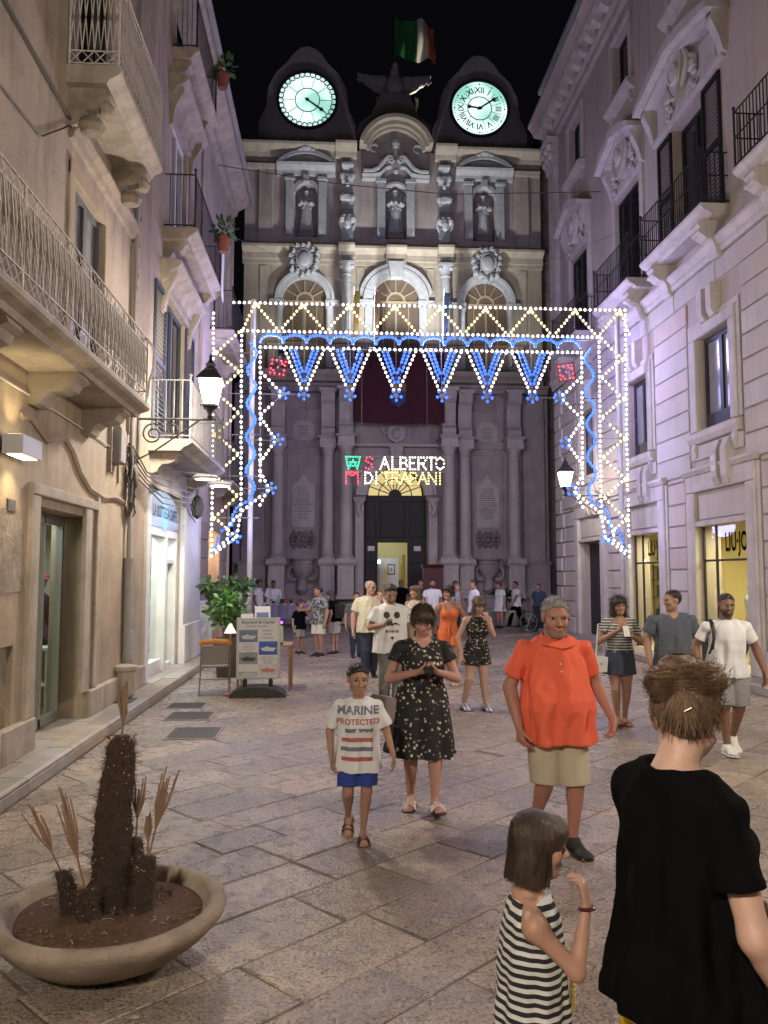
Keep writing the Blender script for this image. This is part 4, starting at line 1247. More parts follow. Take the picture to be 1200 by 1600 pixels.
# shop door opening: jambs, lintel, glazed door, interior
b = Lf()
b.bbox(10.02, 10.27, 0, .05, .46, 2.72, .012); b.bbox(8.26, 8.49, 0, .05, .46, 2.72, .012); b.bbox(8.26, 10.5, 0, .06, 2.72, 2.84, .012)
b.bbox(10.5, 10.62, 0, .045, .46, 2.9, .012)
A_(b, 'door_frame', M['trimL'])
b = Lf()
b.box(8.52, 8.58, -.36, -.28, .14, 2.6); b.box(10.15, 10.22, -.36, -.28, .14, 2.6); b.box(9.52, 9.58, -.36, -.28, .14, 2.6); b.box(8.58, 10.15, -.36, -.28, 2.5, 2.6); b.box(8.58, 10.15, -.36, -.28, .14, .24)
dr = A_(b, 'shop_door', M['alu'])
b = Lf(); b.box(8.58, 10.15, -.325, -.315, .24, 2.5); b.build('pane', M['vglass'], dr)
M['shopin'] = mat('shop interior', (.50, .50, .38), .8, (.38, .40, .32), 1.5, .5)
M['shopfl'] = mat('shop floor', (.38, .36, .30), .4)
b = Lf(); b.box(7.6, 11.6, -3.2, -3.1, .1, 3); b.box(7.5, 7.6, -3.1, -.45, .1, 3); b.box(11.6, 11.7, -3.1, -.45, .1, 3); b.box(7.6, 11.6, -3.1, -.45, 2.9, 3)
sh = A_(b, 'shop_room', M['shopin'])
b = Lf(); b.box(7.6, 11.6, -3.1, -.3, .1, .14); b.build('floor', M['shopfl'], sh)
b = Lf(); b.box(8.4, 9.4, -1.0, -.7, 2.85, 2.895); b.build('ceiling_lamp', emis('cool panel', (.86, .95, 1), 3), sh)
light('shop_light', 'AREA', TL(9.9, -.9, 2.82), 60, (.90, .93, .82), HA, 1.0, TL(9.2, -.9, 0))
# mannequin and shelf inside
MN = empty('mannequin', TL(11.0, -.85, .14), label='dressed shop mannequin with a pink cap behind the glass door', cat='mannequin')
b = Lf(); b.lathe([(.17, .95), (.2, 1.05), (.19, 1.3), (.23, 1.5), (.2, 1.6), (.07, 1.68)], (11.00, -.85, 0), 14, 1, .7); b.tube([(10.77, -.85, 1.55), (10.71, -.75, 1.3), (10.77, -.6, 1.08)], .06); b.tube([(11.23, -.85, 1.55), (11.27, -.75, 1.3), (11.21, -.6, 1.08)], .06)
rel(b.build('jacket', mat('mannequin jacket', (.16, .03, .05), .8, (.03, .03, .05), 5, .3), MN, smooth=True), MN)
b = Lf(); b.ball((11.00, -.85, 1.8), (.09, .1, .13), 12); b.lathe([(.06, 1.62), (.05, 1.72)], (11.00, -.85, 0), 10); rel(b.build('head', M['white'], MN, smooth=True), MN)
b = Lf(); b.ball((11.00, -.85, 1.87), (.12, .13, .09), 12); b.plan([(10.90, -.78), (11.10, -.78), (11.08, -.62), (10.92, -.62)], 1.84, 1.855); rel(b.build('cap', mat('pink cap', (.5, .14, .2), .8), MN, smooth=True), MN)
b = Lf(); b.tube([(10.92, -.85, .95), (10.91, -.85, .5), (10.91, -.85, .18)], .07); b.tube([(11.09, -.85, .95), (11.10, -.85, .5), (11.10, -.85, .18)], .07); b.box(10.77, 11.25, -1.1, -.6, .14, .18)
rel(b.build('legs', M['white'], MN, smooth=True), MN)
b = Lf()
for z in (.5, .95): b.box(10.4, 10.82, -.9, -.5, z, z + .03)
for a in (10.42, 10.8):
    for d in (-.88, -.52): b.bar((a, d, .14), (a, d, .98), .012)
tag(b.build('display_table', M['white']), 'small white display table inside the glass shop door', 'table')
# curved moulding over the door, patched plaster edges, sunk stone
b = Lf()
pts = [(7.95, 3.45), (8.2, 3.5), (8.45, 3.42), (8.7, 3.34), (8.95, 3.40), (9.25, 3.46), (9.5, 3.36), (9.8, 3.14), (10.2, 2.98), (10.8, 2.92), (11.4, 2.98), (11.85, 2.95)]
b.tube([(s, .0, z) for s, z in pts], .045, 6)
A_(b, 'curved_moulding', M['plaster'], smooth=True)
b = Lf(); b.front([(7.5, 2.5), (7.9, 2.56), (8.15, 2.4), (8.2, 1.75), (7.5, 1.7)], 0, .008); A_(b, 'bare_patch', M['oldstone'])
b = Lf(); b.bbox(7.72, 7.9, 0, .02, 2.5, 2.62, .005); A_(b, 'junction_cover', M['irong'])
# belt mould, hood mould over the upper door, window
b = Lf()
b.mold([(0, 6.95), (.05, 6.97), (.07, 7.05), (.14, 7.1), (.14, 7.14), (0, 7.16)], 9.1, 12.05)
b.mold([(0, 6.9), (.05, 6.9), (.05, 4.0), (0, 4.0)], 11.93, 12.06)
A_(b, 'hood_moulding', M['plaster_up'])
b = Lf()
for s0, s1 in ((9.12, 9.3), (10.55, 10.72)): b.bbox(s0, s1, 0, .03, 4.1, 6.7, .01)
b.bbox(9.12, 10.72, 0, .035, 6.55, 6.75, .01)
A_(b, 'window_surround', M['plaster'])
def glazed_door(fn, mb_, s0, s1, z0, z1, d, fm, gm, leaves=2, bars=1):
    b = mb_()
    w = .09
    b.box(s0, s0 + w, d - .06, d, z0, z1); b.box(s1 - w, s1, d - .06, d, z0, z1); b.box(s0 + w, s1 - w, d - .06, d, z1 - w, z1); b.box(s0 + w, s1 - w, d - .06, d, z0, z0 + .3)
    for k in range(1, leaves):
        x = s0 + (s1 - s0) * k / leaves; b.box(x - .06, x + .06, d - .06, d + .01, z0 + .3, z1 - w)
    for k in range(bars):
        z = z0 + .3 + (z1 - z0 - .4) * (k + 1) / (bars + 1)
        if bars > 1: b.box(s0 + w, s1 - w, d - .05, d - .005, z - .02, z + .02)
    fr = fn(b, 'window', fm)
    b = mb_(); b.box(s0 + w, s1 - w, d - .045, d - .035, z0 + .3, z1 - w)
    b.build('pane', gm, fr)
    return fr
M['greyframe'] = mat('grey window frame', (.10, .105, .105), .55)
glazed_door(A_, Lf, 9.3, 10.55, 4.1, 6.55, -.06, M['greyframe'], M['curtain'])
glazed_door(A_, Lf, 9.35, 10.7, 7.78, 10.2, -.08, M['blackshut'], M['glassd'])
# pock marks where the plaster has fallen
b = Lf()
r = random.Random(1)
for i in range(46):
    s = r.uniform(9.3, 12.6); z = 7.22 + r.uniform(0, .35) if r.random() < .6 else r.uniform(7.2, 8.6)
    q = r.uniform(.012, .035)
    b.front([(s + q * r.uniform(.6, 1.3) * math.cos(a), z + q * r.uniform(.6, 1.5) * math.sin(a)) for a in [2 * PI * k / 7 for k in range(7)]], -.002, .003)
for i in range(14):
    s = r.uniform(12.15, 12.5); z = r.uniform(4.4, 7.4); q = r.uniform(.015, .04)
    b.front([(s + q * math.cos(a), z + 1.6 * q * math.sin(a)) for a in [2 * PI * k / 7 for k in range(7)]], -.002, .003)
A_(b, 'plaster_chips', mat('plaster hollow', (.12, .085, .07), .95), kind='stuff')
b = Lf(); b.tube([(3, .03, 7.18), (7, .03, 7.2), (9.1, .03, 7.14), (9.6, .03, 7.17), (12.0, .03, 7.18)], .022, 6); b.tube([(5, .02, 6.5), (7.0, .02, 6.35), (8.2, .02, 6.45), (9.1, .02, 7.1)], .01, 5)
A_(b, 'cable', M['wire'])
b = Lf(); b.tube([(12.0, .07, .66), (12.0, .07, 2.1)], .065, 10); b.tube([(12.0, .07, 2.1), (12.0, .06, 12)], .035, 8)
for z in (.72, 2.1, 2.05, 4.5, 6.2): b.tube([(12.0, .07, z), (12.0, .07, z + .04)], .075 if z < 3 else .05, 10)
A_(b, 'downpipe', M['greypl'], smooth=True)
b = Lf(); b.bbox(12.1, 12.6, 0, .03, .62, 1.05, .005); A_(b, 'meter_door', M['greypl'])
b = Lf(); b.lathe([(.10, .14), (.14, .2), (.14, .52), (.18, .55), (.18, .6), (.1, .62)], (11.75, .12, 0), 12); tag(b.build('guard_stone', M['trimL']), 'short round guard stone at the foot of the left downpipe', 'guard stone')
b = Lf(); b.box(11.35, 11.75, .05, .3, .138, .155); tag(b.build('foot_scraper', M['irong']), 'thin plate lying on the footway by the downpipe', 'plate')
# electric box, tangle of cables
b = Lf(); b.bbox(11.15, 11.45, 0, .14, 3.45, 3.95, .02); A_(b, 'electric_box', M['greypl'])
b = Lf(); b.box(11.02, 11.06, 0, .05, 3.3, 4.35); b.box(11.5, 11.54, 0, .03, 3.2, 4.6); A_(b, 'conduit', M['trimL'])
b = Lf()
r = random.Random(6)
for k in range(9):
    a, c_ = r.uniform(0, 6), r.uniform(.05, .14)
    b.tube([(12.0 + .1 * math.sin(a + t * 2.2) + c_ * math.sin(t * 5 + a), .08 + .05 * math.cos(t * 3 + a), 3.3 + .55 * math.sin(t * 1.4 + a * .7)) for t in [i * .32 for i in range(12)]], .010, 4)
for k in range(5):
    z0 = 3.4 + .1 * k
    b.tube([(12.0, .1, z0), (12.8, .12, z0 - .12 - .04 * k), (13.6, .2, z0 - .3), (15.0 + .3 * k, .35, z0 - .28 + .02 * k), (16.8, .2, z0 - .42)], .012, 4)
b.ball((12.0, .1, 3.35), (.12, .09, .22), 8); b.ball((16.7, .25, 3.3), (.18, .14, .26), 8)
A_(b, 'cable_tangle', M['wire'], smooth=True)
b = Lf(); b.tube([(6.0, .02, 3.72), (8.5, .02, 3.7), (10.6, .02, 3.66), (12.0, .04, 3.6)], .010, 4); A_(b, 'cable', M['white'])
# wall lamp shining up and down
WL = empty('wall_lamp', TL(7.75, .0, 3.1), label='grey box wall lamp shining warm light up and down at the left edge', cat='wall lamp')
b = Lf(); b.box(7.5, 7.98, .03, .22, 3.02, 3.2); b.box(7.66, 7.82, 0, .03, 3.04, 3.18); rel(b.build('housing', M['alu'], WL), WL)
M['wlens'] = emis('wall lamp lens', (1, .85, .55), 5)
for z0, z1 in ((3.012, 3.018), (3.202, 3.208)):
    b = Lf(); b.box(7.54, 7.94, .06, .19, z0, z1); rel(b.build('lens', M['wlens'], WL), WL)
light('wall_lamp_light', 'SPOT', TL(7.75, .17, 3.0), 34, (1, .78, .42), WL, .05, TL(7.75, .0, 1.2), 110, .8)
light('wall_lamp_light', 'SPOT', TL(7.75, .17, 3.22), 22, (1, .78, .42), WL, .05, TL(7.75, .0, 5), 110, .8)

# white wrought iron balconies of house A
def corbel(mb, s0, s1, dep, z1, h):
    mb.mold([(0, z1), (dep * .95, z1), (dep, z1 - h * .16), (dep * .86, z1 - h * .26), (dep * .78, z1 - h * .46), (dep * .6, z1 - h * .56), (dep * .42, z1 - h * .58), (dep * .3, z1 - h * .74), (dep * .22, z1 - h * .95), (dep * .1, z1 - h), (0, z1 - h * .96)], s0, s1)
    return mb
bal = None
b = Lf(); b.mold([(0, 3.95), (.52, 3.95), (.55, 4.0), (.64, 4.03), (.67, 4.06), (.67, 4.11), (0, 4.11)], 3.6, 10.5)
bal = A_(b, 'balcony', M['trimL'])
for s in (4.6, 6.5, 8.3, 10.0):
    b = corbel(Lf(), s - .16, s + .16, .52, 3.95, .34); b.build('corbel', M['trimL'], bal)
D1 = .63
b = Lf()
for z in (4.14, 4.29, 4.86, 4.99):
    b.bar((3.6, D1, z), (10.47, D1, z), .010); b.bar((10.47, .02, z), (10.47, D1, z), .010)
for s in (4.6, 6.3, 8.0, 9.3, 10.47): b.bar((s, D1, 4.1), (s, D1, 5.0), .014)
b.tube([(10.49, D1, 4.99), (10.55, D1 + .05, 4.9), (10.62, D1 + .06, 4.7), (10.52, D1 + .02, 4.45), (10.5, D1, 4.2)], .015, 5)
b.build('rail', M['ironw'], bal)
mo = Lf()
q = .075
for zc in (4.215, 4.925):
    h = .065
    mo.bar((-q, 0, zc - h), (q, 0, zc + h), .005, 3); mo.bar((-q, 0, zc + h), (q, 0, zc - h), .005, 3)
mo.tube([(-q, 0, 4.86), (-.02, .02, 4.42), (0, .03, 4.36), (.02, .02, 4.42), (q, 0, 4.86)], .0085, 4)
mo.tube([(-q, 0, 4.30), (-.035, -.02, 4.74), (0, -.03, 4.80), (.035, -.02, 4.74), (q, 0, 4.30)], .0085, 4)
mo.tube([(-.03, 0, 4.86), (-.045, .03, 4.6), (-.02, .035, 4.48), (.03, .03, 4.6), (.02, 0, 4.86)], .011, 4)
mo.box(-.004, .004, -.004, .004, 4.30, 4.86)
first = None
for i in range(31):
    s = 5.75 + .15 * i
    if first is None:
        first = mo.build('railing_scroll', M['ironw'], bal); me = first.data
        me.transform(Matrix.Translation((3.1, 0, 0)))
        o = first
    else:
        o = first.copy(); COL.objects.link(o); o.parent = bal
    o.location = (-3.1 + D1, s, 0)
for i in range(4):
    o = first.copy(); COL.objects.link(o); o.parent = bal; o.location = (-3.1 + .06 + .15 * i + .02, 10.47, 0); o.rotation_euler = (0, 0, PI / 2)
# upper balcony of house A
b = Lf()
b.mold([(0, 7.52), (.46, 7.52), (.5, 7.58), (.58, 7.62), (.62, 7.66), (.62, 7.74), (0, 7.74)], 8.93, 11.18)
bal = A_(b, 'balcony', M['trimL'])
for s in (9.15, 10.95):
    b = corbel(Lf(), s - .12, s + .12, .48, 7.52, .46)
    b.ball((s, .24, 7.12), (.14, .16, .12), 9); b.ball((s, .40, 7.32), (.14, .1, .1), 9)
    b.build('corbel', M['oldstone'], bal, smooth=35)
b = Lf(); D2 = .58
for z in (7.78, 7.93, 8.75, 8.84):
    for p, q_ in (((8.97, D2), (11.15, D2)), ((8.97, .02), (8.97, D2)), ((11.15, .02), (11.15, D2))): b.bar((p[0], p[1], z), (q_[0], q_[1], z), .009)
for s, d in ((8.97, .02), (8.97, D2), (11.15, D2)): b.bar((s, d, 7.74), (s, d, 8.86), .013)
b.build('rail', M['ironw'], bal)
b = Lf()
for z0, z1 in ((7.93, 8.75),):
    for fn in (lambda t: (8.97 + 2.18 * t, D2), lambda t: (8.97, .02 + .56 * t)):
        n = 15 if fn(1)[1] == D2 and fn(0)[1] == D2 else 4
        for i in range(n):
            t0, t1 = i / n, (i + 1) / n; tm = (t0 + t1) / 2
            b.tube([(*fn(t0), z1), (*fn(t0 + (tm - t0) * .6), z0 + .3), (*fn(tm), z0), (*fn(tm + (t1 - tm) * .4), z0 + .3), (*fn(t1), z1)], .008, 4)
            b.tube([(*fn(t0), z0), (*fn(t0 + (tm - t0) * .6), z1 - .3), (*fn(tm), z1), (*fn(tm + (t1 - tm) * .4), z1 - .3), (*fn(t1), z0)], .008, 4)
            b.bar((*fn(t0), 7.78), (*fn(t1), 7.93), .006); b.bar((*fn(t0), 7.93), (*fn(t1), 7.78), .006)
b.build('railing_scrolls', M['ironw'], bal, kind='stuff')

# house B -----------------------------------------------------------
shop2 = (13.45, 16.25, .0, 3.42)
holesB = [shop2, (14.4, 16.3, 4.25, 7.0), (14.7, 16.2, 8.15, 10.6), (14.9, 16.3, 11.85, 14.2), (19.7, 21.7, 0, 3.0), (20.2, 21.8, 4.3, 6.9), (20.0, 21.6, 7.9, 10.3)]
b = Lf(); wall_with_holes(b, 13.2, 23.2, 0, 4.0, holesB); B_(b, 'wall', M['plasterB'])
b = Lf(); wall_with_holes(b, 13.2, 23.2, 4.0, 13.0, holesB); B_(b, 'wall', M['plasterB'])
# cornice and gutter
b = Lf(); b.mold([(0, 12.55), (.12, 12.6), (.16, 12.75), (.34, 12.85), (.5, 12.98), (.52, 13.12), (0, 13.2)], 13.2, 23.4); B_(b, 'cornice', M['trimL'])
b = Lf(); b.tube([(13.2, .56, 13.16), (23.5, .56, 13.16)], .07, 8); B_(b, 'gutter', M['greypl'])
b = Lf(); b.tube([(22.9, .06, 0.2), (22.9, .06, 12.5)], .05, 8); b.bbox(22.3, 23.2, 0, .08, 4, 12.5, .02); B_(b, 'corner_strip', M['trimL'])
b = Lf(); b.bbox(17.9, 18.25, 0, .05, 0.2, 12.5, .01); B_(b, 'wall_strip', M['trimL'])
# shop 2: white front with arched fascia
b = Lf()
b.bbox(13.2, 13.45, 0, .06, .14, 3.2, .01); B_(b, 'pilaster', M['white']); b = Lf(); b.bbox(16.25, 18.2, 0, .09, .9, 3.25, .012); b.bbox(16.25, 18.2, 0, .13, .14, .9, .012)
B_(b, 'pilaster', M['white'])
b = Lf()
b.box(13.45, 16.25, -.3, -.05, 2.6, 2.75); b.box(13.45, 13.58, -.3, -.1, .14, 2.6); b.box(15.1, 15.28, -.3, -.04, .14, 2.6); b.box(16.12, 16.25, -.3, -.05, .14, 2.6); b.box(13.58, 15.1, -.28, -.1, .14, .36); b.box(15.28, 16.12, -.28, -.1, .14, .22); b.box(15.28, 16.12, -.28, -.1, 2.12, 2.2)
sf = B_(b, 'shopfront', M['white'])
b = Lf(); b.box(13.58, 15.1, -.2, -.19, .36, 2.6); b.box(15.28, 16.12, -.2, -.19, .22, 2.12); b.build('pane', M['vglass'], sf)
b = Lf(); b.front([(13.5, 2.75), (16.2, 2.75), (16.2, 3.0)] + [(14.85 - 1.35 * math.cos(PI * (1 - i / 12)) , 3.0 + .42 * math.sin(PI * i / 12)) for i in range(12)][::1] + [(13.5, 3.0)], -.12, -.04)
M['fascia'] = mat('blue grey fascia', (.42, .46, .55), .4, (.25, .38, .55), .9, .4)
fa = b.build('fascia', M['fascia'], sf)
b = Lf(); b.arc(14.95, 2.97, .0, .26, 0, 360, -.039, -.035, 20); b.build('fascia_disc', emis('fascia blue disc', (.25, .62, .95), .75), sf)
b = Lf(); put_text(b, 'LA BOTTEGA CAFFÈ', .27, lambda x, y, q: (14.98 + x * .86, -.030, 3.02 + y * 1.1), bold=.004)
b.build('lettering', mat('dark lettering', (.03, .03, .06), .5), sf)
b = Lf(); b.box(13.2, 18.2, -3.0, -2.9, .1, 3.3); b.box(13.2, 13.3, -2.9, -.45, .1, 3.3); b.box(18.1, 18.2, -2.9, -.45, .1, 3.3); b.box(13.3, 18.1, -2.9, -.45, 2.75, 2.8)
sr = B_(b, 'shop_room', mat('white shop room', (.62, .64, .62), .7))
b = Lf(); b.box(13.3, 18.1, -2.9, -.3, .1, .14); b.build('floor', M['shopfl'], sr)
b = Lf(); b.box(13.8, 15.6, -.9, -.7, 2.70, 2.74); b.build('ceiling_lamp', emis('white strip', (.95, .98, 1), 6), sr)
light('shop_light', 'AREA', TL(14.8, -.8, 2.68), 85, (.95, 1, .94), HB, 1.4, TL(14.8, -.3, 0))
r = random.Random(12)
for i, (z, cols) in enumerate(((.42, 2), (.95, 3), (1.45, 3), (1.9, 2))):
    for k in range(3):
        s0 = 15.55 + .42 * k
        b = Lf(); h = r.uniform(.25, .4); b.box(s0, s0 + r.uniform(.25, .38), -.55 - .1 * r.random(), -.42, z, z + h)
        cn, cc = r.choice([('blue', (.05, .22, .45)), ('grey', (.4, .42, .42)), ('teal', (.08, .3, .4)), ('tan', (.45, .35, .25)), ('dark', (.1, .12, .15)), ('pale', (.5, .5, .46))])
        tag(b.build('shop_item', mat('shop goods', cc, .5, r.choice([(.3, .4, .5), (.05, .1, .2), (.5, .4, .3)]), 7, .3)),
            cn + ' packet ' + ('nearest', 'in the middle', 'farthest')[k] + ' on the ' + ('lowest', 'second', 'third', 'topmost')[i] + ' shelf in the left shop window', 'goods', group='goods in the left shop window')
b = Lf()
for z in (.38, .91, 1.41, 1.86): b.box(15.45, 17.2, -.7, -.4, z, z + .03)
b.build('shelf', M['white'], sr)
# bright disc lamps under the balcony
for s, d, lab in ((14.6, .75, 'left of the pair of round white lamps lighting the shop fascia'), (15.7, .85, 'right of the pair of round white lamps lighting the shop fascia')):
    dl = empty('disc_lamp', TL(s, d, 3.62), label=lab, cat='lamp')
    b = Lf(); b.lathe([(0, -.03), (.2, -.03), (.24, 0), (.2, .04), (0, .05)], (s, d, 3.66), 18); rel(b.build('shade', M['white'], dl, smooth=True), dl)
    b = Lf(); b.arc(s, 0, 0, .2, 0, 360, 0, .001, 4)
    b = Lf(); b.lathe([(0, -.036), (.19, -.035)], (s, d, 3.66), 18); rel(b.build('lens', emis('disc lens', (.97, 1, .98), 7), dl), dl)
    b = Lf(); b.bar((s, .0, 3.8), (s, d, 3.72), .012, 6); rel(b.build('arm', M['alu'], dl), dl)
    light('disc_light', 'SPOT', TL(s, d, 3.58), 75, (.95, 1, .96), dl, .15, TL(s - .1, -.1, 2.2), 150, .8)
# doors, shutters, hoods and three balconies
def shutter(s0, s1, z0, z1, d0, d1, parent, m, mbf=Lf):
    b = mbf(); w = .06
    b.box(s0, s0 + w, d0, d1, z0, z1); b.box(s1 - w, s1, d0, d1, z0, z1)
    for z in (z0, (z0 + z1) / 2 - .04, z1 - .08): b.box(s0 + w, s1 - w, d0, d1, z, z + .08)
    sh_ = b.build('shutter', m, parent)
    b = mbf(); n = int((z1 - z0) / .085)
    for i in range(n):
        z = z0 + .08 + (z1 - z0 - .16) * i / n
        b.add([(s0 + w, d0 + .005, z + .06), (s1 - w, d0 + .005, z + .06), (s1 - w, d1 - .005, z), (s0 + w, d1 - .005, z), (s0 + w, d0 + .005, z + .072), (s1 - w, d0 + .005, z + .072), (s1 - w, d1 - .005, z + .012), (s0 + w, d1 - .005, z + .012)],
              [(0, 1, 2, 3), (4, 5, 6, 7), (0, 1, 5, 4), (2, 3, 7, 6)])
    o = b.build('slats', m, sh_, kind='stuff') if parent.parent is None else None
    if o is None:
        o = b.build('slats', m, parent, kind='stuff')
    return sh_
w1 = glazed_door(B_, Lf, 14.4, 16.3, 4.2, 7.0, -.08, M['shutter'], M['glassd'])
shutter(16.3, 17.2, 4.22, 6.95, .005, .05, w1, M['shutter']); shutter(13.5, 14.38, 4.22, 6.95, .005, .05, w1, M['shutter'])
glazed_door(B_, Lf, 14.7, 16.2, 8.15, 10.6, -.08, M['white'], M['curtain'])
glazed_door(B_, Lf, 14.9, 16.3, 11.85, 14.2, -.08, M['greyframe'], M['curtain'])
glazed_door(B_, Lf, 20.2, 21.8, 4.3, 6.9, -.2, M['wood_dark'], M['glassd'])
glazed_door(B_, Lf, 20.0, 21.6, 7.9, 10.3, -.2, M['wood_dark'], M['glassd'])
for s0, s1, z in ((14.0, 16.75, 7.12), (14.3, 16.6, 10.75)):
    b = Lf(); b.mold([(0, z), (.1, z + .03), (.14, z + .16), (.3, z + .24), (.36, z + .3), (.36, z + .36), (0, z + .42)], s0, s1)
    for s in (s0 + .1, s1 - .24): b.mold([(0, z - .55), (.06, z - .5), (.1, z - .2), (.26, z + .12), (.26, z + .2), (0, z + .2)], s, s + .14)
    b.bbox(s0 + .3, s1 - .3, 0, .07, z - .14, z, .01)
    B_(b, 'hood', M['trimL'])
def balconyB(s0, s1, z, dep, n, iron, slab):
    b = Lf(); b.mold([(0, z - .2), (dep * .72, z - .2), (dep * .8, z - .14), (dep * .94, z - .09), (dep, z - .06), (dep, z), (0, z)], s0, s1)
    bl = B_(b, 'balcony', slab)
    for s in (s0 + .25, s1 - .25):
        b = corbel(Lf(), s - .12, s + .12, dep * .7, z - .2, .36); b.build('corbel', slab, bl)
    d = dep - .05
    b = Lf()
    for zz in (z + .06, z + 1.0):
        for p, q_ in (((s0 + .04, d), (s1 - .04, d)), ((s0 + .04, .02), (s0 + .04, d)), ((s1 - .04, .02), (s1 - .04, d))): b.bar((p[0], p[1], zz), (q_[0], q_[1], zz), .013)
    for s in (s0 + .04, s1 - .04):
        b.bar((s, d, z), (s, d, z + 1.06), .018); b.ball((s, d, z + 1.09), .03, 6)
    b.build('rail', iron, bl)
    b = Lf()
    N = int((s1 - s0) / .12)
    for i in range(1, N): s = s0 + .04 + (s1 - s0 - .08) * i / N; b.bar((s, d, z + .06), (s, d, z + 1.0), .008, 4)
    for i in range(1, 5): b.bar((s0 + .04, d * i / 5, z + .06), (s0 + .04, d * i / 5, z + 1.0), .008, 4); b.bar((s1 - .04, d * i / 5, z + .06), (s1 - .04, d * i / 5, z + 1.0), .008, 4)
    b.build('railing_bars', iron, bl, kind='stuff')
    return bl
balconyB(13.35, 17.3, 4.16, .72, 0, M['irong'], M['trimL'])
balconyB(14.05, 17.3, 8.1, .61, 0, M['iron'], M['trimL'])
balconyB(14.5, 17.0, 11.8, .5, 0, M['iron'], M['trimL'])
balconyB(19.6, 22.5, 4.2, .6, 0, M['iron'], M['trimL'])
balconyB(19.4, 22.4, 9.75 - 1.85, .6, 0, M['iron'], M['trimL'])
# lit doorway far along
b = Lf(); b.box(19.7, 21.7, -1.6, -1.5, 0, 3.0); b.box(19.6, 19.7, -1.5, -.45, 0, 3.0); b.box(21.7, 21.8, -1.5, -.45, 0, 3); b.box(19.7, 21.7, -1.5, -.45, 2.95, 3.05)
B_(b, 'lit_doorway', mat('ochre stone', (.50, .33, .13), .85, (.40, .24, .09), 6, .5, bump=.4, bscale=20))
light('doorway_light', 'POINT', TL(20.9, -.5, 2.7), 60, (1, .66, .28), HB, .12)
r = random.Random(3)
for k in range(7):
    z = .14 + k * .43
    for s0, s1 in ((18.3, 19.0), (19.0, 19.68)) if k % 2 else ((18.3, 18.7), (18.7, 19.68)):
        b = Lf(); b.bbox(s0 + .006, s1 - .006, 0, .035 + r.uniform(-.004, .004), z + .006, z + .424, .012); B_(b, 'ashlar_block', M['pal_block'])
    b = Lf(); b.bbox(21.8, 23.2, 0, .04, z + .006, z + .424, .012); B_(b, 'ashlar_block', M['pal_block'])
# white pillar box and grey cabinet at the end of the shop wall
b = Lf(); b.bbox(18.25, 18.6, .0, .32, .14, 1.25, .02); b.bbox(18.22, 18.63, 0, .35, 1.25, 1.31, .01); tag(b.build('meter_cabinet', M['white']), 'white meter cabinet at the end of the left shop wall', 'cabinet')
b = Lf(); b.bbox(18.72, 19.0, .02, .5, .14, 1.15, .02)
for i in range(9): b.box(18.715, 18.72, .06, .46, .25 + .09 * i, .30 + .09 * i)
tag(b.build('air_conditioner', mat('peach metal', (.48, .30, .22), .5)), 'peach coloured louvred metal unit beside the lit ochre doorway', 'metal unit')
# red flower pots hung on the balconies
M['leaf'] = mat('leaves', (.03, .075, .022), .55, (.05, .11, .03), 8, .5)
def leaf_cluster(mb, c, R, n, size, seed, squash=1.0):
    r = random.Random(seed)
    for i in range(n):
        v = Vector((r.gauss(0, 1), r.gauss(0, 1), r.gauss(0, 1) * squash)).normalized() * R * (r.random() ** .4)
        p = Vector(c) + v
        d = (v.normalized() + Vector((r.uniform(-.6, .6), r.uniform(-.6, .6), r.uniform(-.2, .7)))).normalized()
        w = d.orthogonal().normalized(); w.rotate(Matrix.Rotation(r.uniform(0, 6.28), 3, d))
        u = d.cross(w)
        s = size * r.uniform(.6, 1.25)
        q = [p, p + d * s * .3 + w * s * .26, p + d * s * .7 + w * s * .26 - u * s * .04, p + d * s - u * s * .12, p + d * s * .7 - w * s * .26 - u * s * .04, p + d * s * .3 - w * s * .26, p + d * s * .5 + u * s * .05]
        mb.add(q, [(0, 1, 6), (1, 2, 6), (2, 3, 6), (3, 4, 6), (4, 5, 6), (5, 0, 6)])
for s, d, z, lab in ((17.0, .56, 9.05, 'red flower pot hanging on the middle left balcony rail'), (16.9, .5, 12.7, 'red flower pot hanging on the top left balcony rail')):
    fp = empty('flower_pot', TL(s, d, z), label=lab, cat='flower pot')
    b = Lf(); b.lathe([(.10, -.18), (.14, .10), (.155, .10), (.155, .15), (.12, .15), (.11, .1), (0, .1)], (s, d + .1, z), 14); rel(b.build('pot', M['terracotta'], fp, smooth=True), fp)
    b = MB(); c = TL(s, d + .1, z + .3); leaf_cluster(b, c, .24, 90, .14, 3); rel(b.build('plant', M['leaf'], fp), fp)
b = Lf(); g_ = [[(17.05 + .05 * math.sin(j) + .3 * i / 6, .62 + .02 * math.sin(i * 2), 8.98 - .16 * j) for j in range(8)] for i in range(7)]
b.sheet(g_); tag(b.build('hanging_cloth', M['white'], smooth=80), 'pale cloth hung over the middle left balcony rail', 'cloth')
# ================================================================== right house
HR = empty('house', (7.35, 16, 0), label='long right house with rustic stucco, white window frames, black railings and lit shop windows', cat='house')
def Rf(): return MB(TR)
def R_b(mb, n, m, parent=None, **k):
    o = mb.build(n, m, parent or HR, **k)
    return rel(o, HR) if parent is None else o
END = 25.85
mezz = [(10.2, 11.6), (14.13, 15.5), (18.05, 19.35), (21.95, 23.25)]
doorsR = [(10.4, 12.0), (14.95, 16.4), (18.2, 19.9), (22.2, 23.9)]
top = [(10.6, 11.9), (15.0, 16.3), (18.7, 19.9), (22.65, 23.9)]
shops = [(9.4, 12.0, .14, 2.9), (13.70, 15.72, .14, 2.86), (17.55, 19.40, .14, 2.86), (21.55, 23.5, .14, 2.85)]
holes = shops + [(a, b_, 4.8, 6.65) for a, b_ in mezz] + [(a, b_, 8.85, 11.6) for a, b_ in doorsR] + [(a, b_, 14.3, 15.95) for a, b_ in top]
